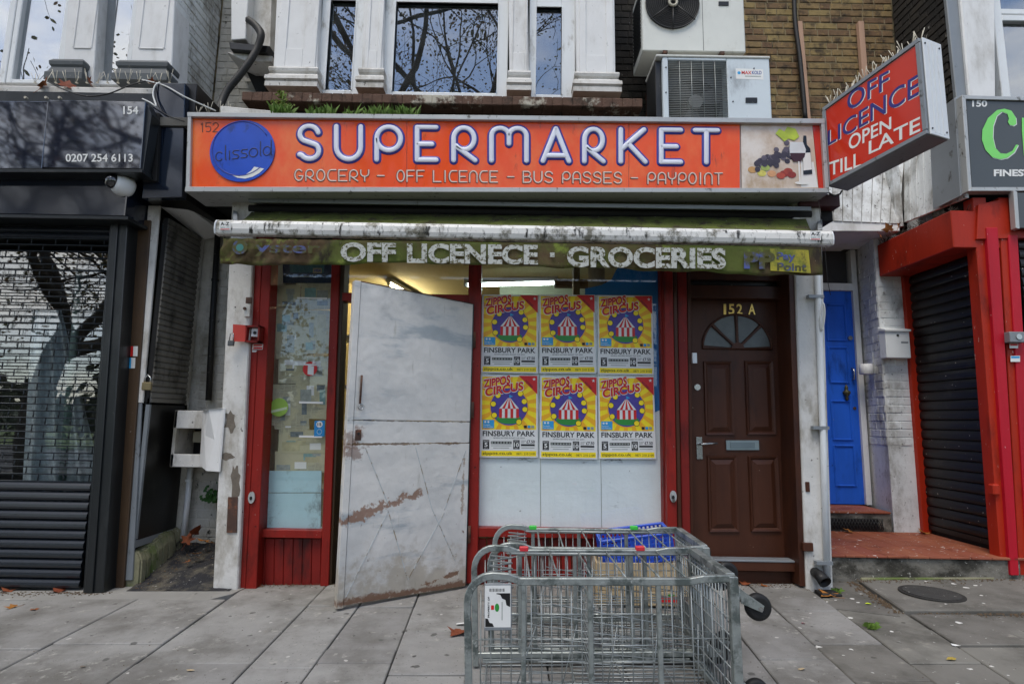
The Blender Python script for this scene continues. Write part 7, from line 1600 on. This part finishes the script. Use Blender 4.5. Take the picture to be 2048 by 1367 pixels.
# ================================================================ ROLL CAGES, CRATE AND BASKET
# a milk trolley lying on its side: local x = its height (castors at +x), y = its width, z = its depth, origin at the near lower left corner
LC, WC, HC = 1.12, .54, .55; KC = LC/1.27
def build_cage(label):
    t = thing('roll_cage', label, 'trolley', (0, 0, 0), local=True, group='galvanised roll cages')
    tw = .027
    def side_frame(y, nm='side_frame'):
        # one bent tube: up the left end, round the corner, along the top with a slight joggle, then the foot at the right
        pts = [(tw, y, .0), (tw*.6, y, HC-.12)] + [(tw*.6+.10-.10*math.cos(R(a_)), y, HC-.10+.10*math.sin(R(a_))) for a_ in range(0, 91, 15)] + [(.18, y, HC-.004), (.23, y, HC-.022), (LC-.20, y, HC-.026), (LC-.14, y, HC-.016), (LC-.02, y, HC-.014)]
        fr = MB().tube(pts, .0205, 4, smooth=False, flat=((0, 1, 0), .85), off=math.pi/4).build(nm, M['galv'], t, .003)
        MB().bar((LC-.018, y, .0), (LC-.018, y, HC-.005), .036, .036).build('foot_tube', M['galv'], t, .003)
        MB().bar((.03, y, .05), (LC-.03, y, .05), .022, .026).build('side_rail', M['galv'], t, .003)
        MB().bar((.06, y, .025), (LC-.05, y, .022), .016, .02).build('side_rail', M['galv'], t, .003)
        for x in (.243, .515, .795): MB().bar((x, y, .02), (x, y, HC-.03), .020, .020).build('side_tube', M['galv'], t, .003)
        m = MB()
        xs = [.07+.041*k for k in range(25)]
        for x in xs:
            if min(abs(x-q) for q in (.243, .515, .795)) < .014: continue
            m.tube([(x, y+.006, .03), (x, y+.006, HC-.03 if x > .12 else HC-.06)], .0027, 5)
        for a_, b_ in ((.08, .23), (.30, .49), (.56, .77)):
            for z in (.10, .22, .28, .40): m.tube([(a_, y-.004, z), (b_, y-.004, z)], .0030, 5)
        for z in (.12, .30): m.tube([(.05, y+.010, z), (LC-.04, y+.010, z)], .0028, 5)
        g = m.build('side_wires', M['chrome'], t); g['kind'] = 'stuff'
    side_frame(.014); side_frame(WC-.014)
    # cross rods of the open side, now on top
    for i, x in enumerate((.27, .39, .53, .67, .81, .92, 1.02)): MB().tube([(x, .014, HC-.018), (x, WC-.014, HC-.018)], .0042, 6).build('cross_rod', M['galv'], t)
    MB().tube([(.20, .04, HC-.018), (LC-.05, .04, HC-.026)], .005, 6).build('edge_rod', M['chrome'], t); MB().tube([(.20, WC-.05, HC-.02), (LC-.05, WC-.05, HC-.028)], .005, 6).build('edge_rod', M['chrome'], t)
    # folded zig-zag retaining wire at the top end
    for k, dz in enumerate((0, -.05)):
        zz = []
        for i in range(9): zz.append((.10+(.10 if i % 2 else 0)+.0, .05+.05*i, HC-.02+dz))
        MB().tube(zz, .0042, 6).build('zigzag_wire', M['chrome'], t)
    # closed back lying on the ground
    m = MB()
    for i in range(13): y = .03+(WC-.06)*i/12; m.tube([(.48, y, .016), (LC-.04, y, .016)], .0034, 5)
    for x in (.08, .28, .48, .70, .92): m.tube([(x, .02, .022), (x, WC-.02, .022)], .004, 5)
    for i in range(6): y = .05+(WC-.1)*i/5; m.tube([(.06, y, .016), (.48, y, .016)], .0034, 5)
    g = m.build('back_wires', M['chrome'], t); g['kind'] = 'stuff'
    # base of the trolley with its grid, standing upright at the right
    for z in (.018, HC-.016): MB().bar((LC-.018, .03, z), (LC-.018, WC-.03, z), .036, .034).build('base_bar', M['galv'], t, .003)
    m = MB()
    for i in range(13): y = .04+(WC-.08)*i/12; m.tube([(LC-.025, y, .03), (LC-.025, y, HC-.03)], .0034, 5)
    for i in range(8): z = .05+(HC-.1)*i/7; m.tube([(LC-.030, .03, z), (LC-.030, WC-.03, z)], .0034, 5)
    g = m.build('base_wires', M['chrome'], t); g['kind'] = 'stuff'
    # middle shelf, hinged and folded flat
    m = MB(); 
    for i in range(12): z = .06+i*.028; m.tube([(.54, .10, z), (.54, WC-.10, z)], .0030, 5)
    g = m.build('shelf_wires', M['chrome'], t); g['kind'] = 'stuff'
    for z in (.055, .40): MB().tube([(.54, .08, z), (.54, WC-.08, z)], .006, 6).build('shelf_edge', M['galv'], t)
    # a loose wire shelf folded askew inside
    m = MB()
    for i in range(9):
        s = i/8; m.tube([(.14+.02*i, .08, .07+.045*i), (.98+.006*i, .12, .05+.03*i)], .0028, 5)
    for i in range(5): m.tube([(.20+.19*i, .07, .06), (.30+.17*i, .10, .33)], .0028, 5)
    g = m.build('loose_shelf_wires', M['chrome'], t); g['kind'] = 'stuff'
    # castors
    for y, z in ((.06, HC-.09), (WC-.06, HC-.09), (.06, .09), (WC-.06, .09)):
        c = MB(); c.box(LC, LC+.008, y-.045, y+.045, z-.045, z+.045); c.disc((LC+.018, y, z), (1, 0, 0), .03, .022, 14); cf = c.build('castor', M['galv'], t, .002)
        dz = -.05 if z > .2 else -.012
        kx = .10 if z > .2 else .074
        for s in (-1, 1): MB().prism([(LC+.02, y+s*.026, z+.028), (LC+.02, y+s*.026, z-.028), (LC+kx+.005, y+s*.026, z+dz-.014), (LC+kx+.015, y+s*.026, z+dz+.012)], (0, s*.004, 0)).build('castor_fork', M['galv'], cf)
        w_ = MB(); w_.lathe((LC+kx, y-.019, z+dz), (0, 1, 0), [(.038, 0), (.049, .003), (.054, .010), (.054, .028), (.049, .035), (.038, .038)], 28); w_.build('castor_wheel', M['rubber'], cf)
        MB().disc((LC+kx, y, z+dz), (0, 1, 0), .035, .036, 20).build('wheel_hub', M['hub'], cf); MB().disc((LC+kx, y, z+dz), (0, 1, 0), .010, .066, 10).build('axle_bolt', M['steel'], cf)
    return t
cg1 = build_cage('galvanised roll cage lying on its side, the nearer one with the white label')
cg1.location = (-.17, -1.93, gz(.4)); cg1.rotation_euler = (0, -math.atan(GS), R(.6))
cg2 = cg1.copy(); COL.objects.link(cg2); cg2['label'] = 'galvanised roll cage lying on its side, the farther one by the window'
for ch in list(cg1.children):
    c = copy_part(ch, cg2)
    for gch in ch.children: copy_part(gch, c)
cg2.location = (-.10, -1.36, gz(.5)); cg2.rotation_euler = (0, -math.atan(GS), R(-1.2))
# label plate on the nearer cage
FC = Frame((0, -.006, 0), (1, 0, 0), (0, 0, 1))
lp = MB().box(.085, .195, -.008, -.003, .345, .525).build('label_plate', M['alu_grey'], cg1, .004)
Fl = Frame((-.016, -.0085, .09), (1, 0, 0), (0, 0, 1))
flat('label_sheet', [rect(.103, .268, .207, .428)], Fl, .0, M['print_white'], lp)
flat('label_patch', [[(.150, .395), (.165, .392), (.172, .378), (.186, .372), (.190, .352), (.205, .345), (.205, .398), (.15, .398)]], Fl, .0006, M['ink'], lp); flat('label_patch', [[(.105, .270), (.140, .270), (.134, .283), (.122, .286), (.116, .300), (.105, .303)]], Fl, .0006, M['ink'], lp)
flat('label_mark', [rect(.128, .335, .140, .352)], Fl, .0006, M['orange_red_card'], lp); flat('label_mark', [circ(.152, .343, .009, .016, n=14)], Fl, .0006, M['green_print'], lp)
text('label_lettering', 'PROPERTY OF', Fl, [(.122, .305), (.122, .385), (.115, .385), (.115, .305)], .0006, M['ink'], lp, bold=.03); flat('label_small_print', [rect(.171, .295, .174, .365)], Fl, .0006, M['newspaper_dark'], lp)
for k in range(14): flat('label_barcode', [rect(.122+k*.0045, .404, .122+k*.0045+.0015+.0012*(k % 3 == 0), .416)], Fl, .0006, M['ink'], lp)
# plastic clips on the rails
for cg, nm, mt, pos in ((cg2, 'green', M['clip_green'], (.24, .84)), (cg1, 'red', M['clip_red'], (.26, .84))):
    for x in pos: MB().box(x-.02, x+.025, WC-.028, WC, HC-.018, HC+.006).build('clip', mt, cg, .004)
# wooden fruit crate behind the cages
cr = thing('wooden_crate', 'pale wooden fruit crate on the pavement behind the roll cages', 'crate', (0, 0, 0), local=True)
cw, cdp, chh = .60, .34, .27
for s, y in ((0, 0), (1, cdp-.012)):
    for z0, hh_ in ((.01, .085), (.10, .08), (.185, .085)): MB().box(0, cw, y, y+.01, z0, z0+hh_).build('slat', M['crate_wood'], cr, .002)
for x in (0.0, cw-.012):
    for z0, hh_ in ((.01, .085), (.10, .08), (.185, .085)): MB().box(x-.002, x+.012, .012, cdp-.014, z0, z0+hh_).build('slat', M['crate_wood'], cr, .002)
for x in (.014, cw-.04):
    for y in (.012, cdp-.04): MB().box(x, x+.026, y, y+.026, 0, chh+.03).build('corner_post', M['crate_wood'], cr, .002)
for k in range(4): MB().box(.014, cw-.014, .014+k*.085, .014+k*.085+.07, .002, .009).build('bottom_board', M['crate_wood'], cr, .001)
Fq = Frame((0, 0, 0), (1, 0, 0), (0, 0, 1))
flat('printed_badge', [rect(.40, .028, .52, .068)], Fq, .0008, M['orange_red_card'], cr); flat('printed_leaf', [circ(.47, .074, .022, .008, n=12)], Fq, .0008, M['green_print'], cr); flat('printed_fruit', [circ(.555, .045, .020, .018, n=14)], Fq, .0008, mat('fruit_brown', '#6a3a20', .6), cr)
textr('printed_lettering', 'Domenico', Fq, .16, .038, .33, .062, .0008, mat('crate_ink', '#6f6a55', .7), cr, bold=.01)
m = MB(); m.bar(Fq.pt(.085, .025, .001), Fq.pt(.13, .075, .001), .006, .001, (0, 1, 0)); m.bar(Fq.pt(.085, .075, .0016), Fq.pt(.13, .025, .0016), .006, .001, (0, 1, 0)); m.build('printed_cross', M['ink'], cr)
cr.location = (.60, -.52, gz(.8)+.003); cr.rotation_euler = (0, -math.atan(GS), R(-2))
cr.location = (.575, -.52, gz(.8)+.004)
# blue perforated plastic basket resting on the crate, tipped
bk = thing('plastic_basket', 'blue perforated plastic basket tipped in the wooden crate', 'basket', (0, 0, 0), local=True)
bw, bd, bh = .46, .26, .17
def perforated(name, O, U, W, wu, wv, nu, nv):
    U, W = V3(U), V3(W); O = V3(O); m = MB(); cu, cv = wu/nu, wv/nv; N_ = U.cross(W)*.003
    for i in range(nu+1):
        o = O+U*(i*cu); m.prism([o-U*.0072, o+U*.0072, o+U*.0072+W*wv, o-U*.0072+W*wv], N_)
    for j in range(nv+1):
        o = O+W*(j*cv)+N_*.1; wdt = .014 if j in (0, nv) else .009; m.prism([o-W*wdt/2, o+U*wu-W*wdt/2, o+U*wu+W*wdt/2, o+W*wdt/2], N_*1.2)
    return m.build(name, M['blue_plastic'], bk)
perforated('basket_wall', (0, 0, 0), (1, 0, 0), (0, 0, 1), bw, bh, 16, 6); perforated('basket_wall', (0, bd, 0), (1, 0, 0), (0, 0, 1), bw, bh, 16, 6)
perforated('basket_wall', (0, 0, 0), (0, 1, 0), (0, 0, 1), bd, bh, 10, 6); perforated('basket_wall', (bw, 0, 0), (0, 1, 0), (0, 0, 1), bd, bh, 10, 6)
perforated('basket_base', (0, 0, 0), (1, 0, 0), (0, 1, 0), bw, bd, 16, 10)
for a_, b_ in (((0, 0), (bw, 0)), ((bw, 0), (bw, bd)), ((bw, bd), (0, bd)), ((0, bd), (0, 0))): MB().bar((a_[0], a_[1], bh), (b_[0], b_[1], bh), .022, .014).build('basket_rim', M['blue_plastic'], bk, .003)
bk.location = (.63, -.47, .245); bk.rotation_euler = (R(4), R(-8), R(-2))
# ================================================================ TREES AND PARK ACROSS THE STREET (seen mirrored in the windows)
DEPTH = 5
def grow(seed, height, trunk_r, fork_h, spread):
    r2 = random.Random(seed); branches = []; tips = []
    def rec(p, d, ln, r, lvl):
        pts = [p]; rr = [r]; n = 4 if lvl < 3 else 3
        for i in range(n):
            d = (d + V3((r2.gauss(0, .16), r2.gauss(0, .16), r2.gauss(.03, .10)))).normalized(); p = p+d*(ln/n); pts.append(p); rr.append(r*(1-.35*(i+1)/n))
        branches.append((pts, rr, lvl))
        if lvl >= 3: tips.extend(pts[1:])
        if lvl >= DEPTH: return
        k = 4 if lvl < 2 else r2.choice((2, 3, 3))
        for j in range(k):
            a_ = 2*math.pi*(j+r2.random()*.7)/k; o_ = d.orthogonal().normalized(); o_ = Matrix.Rotation(a_, 3, d) @ o_; nd = (d*r2.uniform(.55, .9)+o_*spread*r2.uniform(.6, 1.1)+V3((0, 0, .10))).normalized()
            rec(pts[-1 if j < 2 else -2], nd, ln*r2.uniform(.62, .82), rr[-1]*r2.uniform(.68, .9), lvl+1)
    rec(V3((0, 0, 0)), V3((0, 0, 1)), fork_h, trunk_r, 0)
    return branches, tips
def tree(label, loc, seed, height, trunk_r, fork_h, spread, nleaf, leaf_s=.10):
    br, tips = grow(seed, height, trunk_r, fork_h, spread); t = thing('street_tree', label, 'tree', loc, local=True, group='plane trees across the street')
    m = MB(); k = MB()
    for pts, rr, lvl in br: (m if lvl == 0 else k).tube(pts, rr, 10 if lvl < 2 else (6 if lvl < 4 else 4), caps=lvl < 2)
    m.build('trunk', M['bark'], t); k.build('limbs', M['bark'], t)
    r2 = random.Random(seed+1); m = MB()
    for i in range(nleaf):
        p = r2.choice(tips)+V3((r2.gauss(0, .22), r2.gauss(0, .22), r2.gauss(-.05, .2))); nrm = V3((r2.gauss(0, 1), r2.gauss(0, 1), r2.gauss(0, 1))).normalized(); u = nrm.orthogonal().normalized(); v = nrm.cross(u); s = leaf_s*r2.uniform(.6, 1.3)
        m.add([p-u*s*.5, p-v*s*.45-u*s*.15, p-v*s*.4+u*s*.3, p+u*s*.6, p+v*s*.45+u*s*.25, p+v*s*.4-u*s*.2], [(0, 1, 2, 3, 4, 5)])
    m.build('crown', M['leaf_green'], t)
    return t
tree('tall plane tree by the kerb, its trunk mirrored in the left shop window', (-9.1, -6.6, -.15), 3, 11, .24, 3.2, .75, 3600, .07)
DEPTH = 6
tree('big plane tree at the kerb behind the viewer, its branches mirrored in the bay window', (-.9, -7.9, -.15), 12, 14, .30, 5.0, .8, 14000, .065)
DEPTH = 5
tree('plane tree across the road, farther left and mirrored in the upper left windows', (-13.5, -19, -.1), 21, 14, .28, 4.0, .8, 4200, .13)
tree('plane tree across the road, farther right and mirrored in the right windows', (9.5, -19.5, -.1), 33, 14, .28, 4.0, .8, 4200, .13)
# hedge and far wood of the park
r2 = random.Random(90); m = MB()
for i in range(5200):
    x = r2.uniform(-45, 45); z = r2.random()**.7*(1.5+.3*math.sin(x*.9)); p = V3((x, -23+r2.gauss(0, .5), z)); nrm = V3((r2.gauss(0, 1), r2.gauss(0, 1), r2.gauss(0, 1))).normalized(); u = nrm.orthogonal().normalized(); v = nrm.cross(u); s = .22*r2.uniform(.6, 1.3); m.add([p-u*s, p-v*s*.7, p+u*s, p+v*s*.7], [(0, 1, 2, 3)])
tag(m.build('park_hedge', M['hedge'], None), 'dark park hedge across the road', kind='stuff')
m = MB()
for i in range(9000):
    x = r2.uniform(-110, 110); top = 6+3.5*math.sin(x*.16+1)+2*math.sin(x*.41); z = r2.random()*top; p = V3((x, -62+r2.gauss(0, 3), z)); nrm = V3((r2.gauss(0, 1), r2.gauss(0, 1), r2.gauss(0, 1))).normalized(); u = nrm.orthogonal().normalized(); v = nrm.cross(u); s = .75*r2.uniform(.6, 1.3); m.add([p-u*s, p-v*s*.7, p+u*s, p+v*s*.7], [(0, 1, 2, 3)])
tag(m.build('far_wood', mat('far_foliage', '#3a3d22', .9, var=.35, vs=.5), None), 'distant line of autumn park trees', kind='stuff')
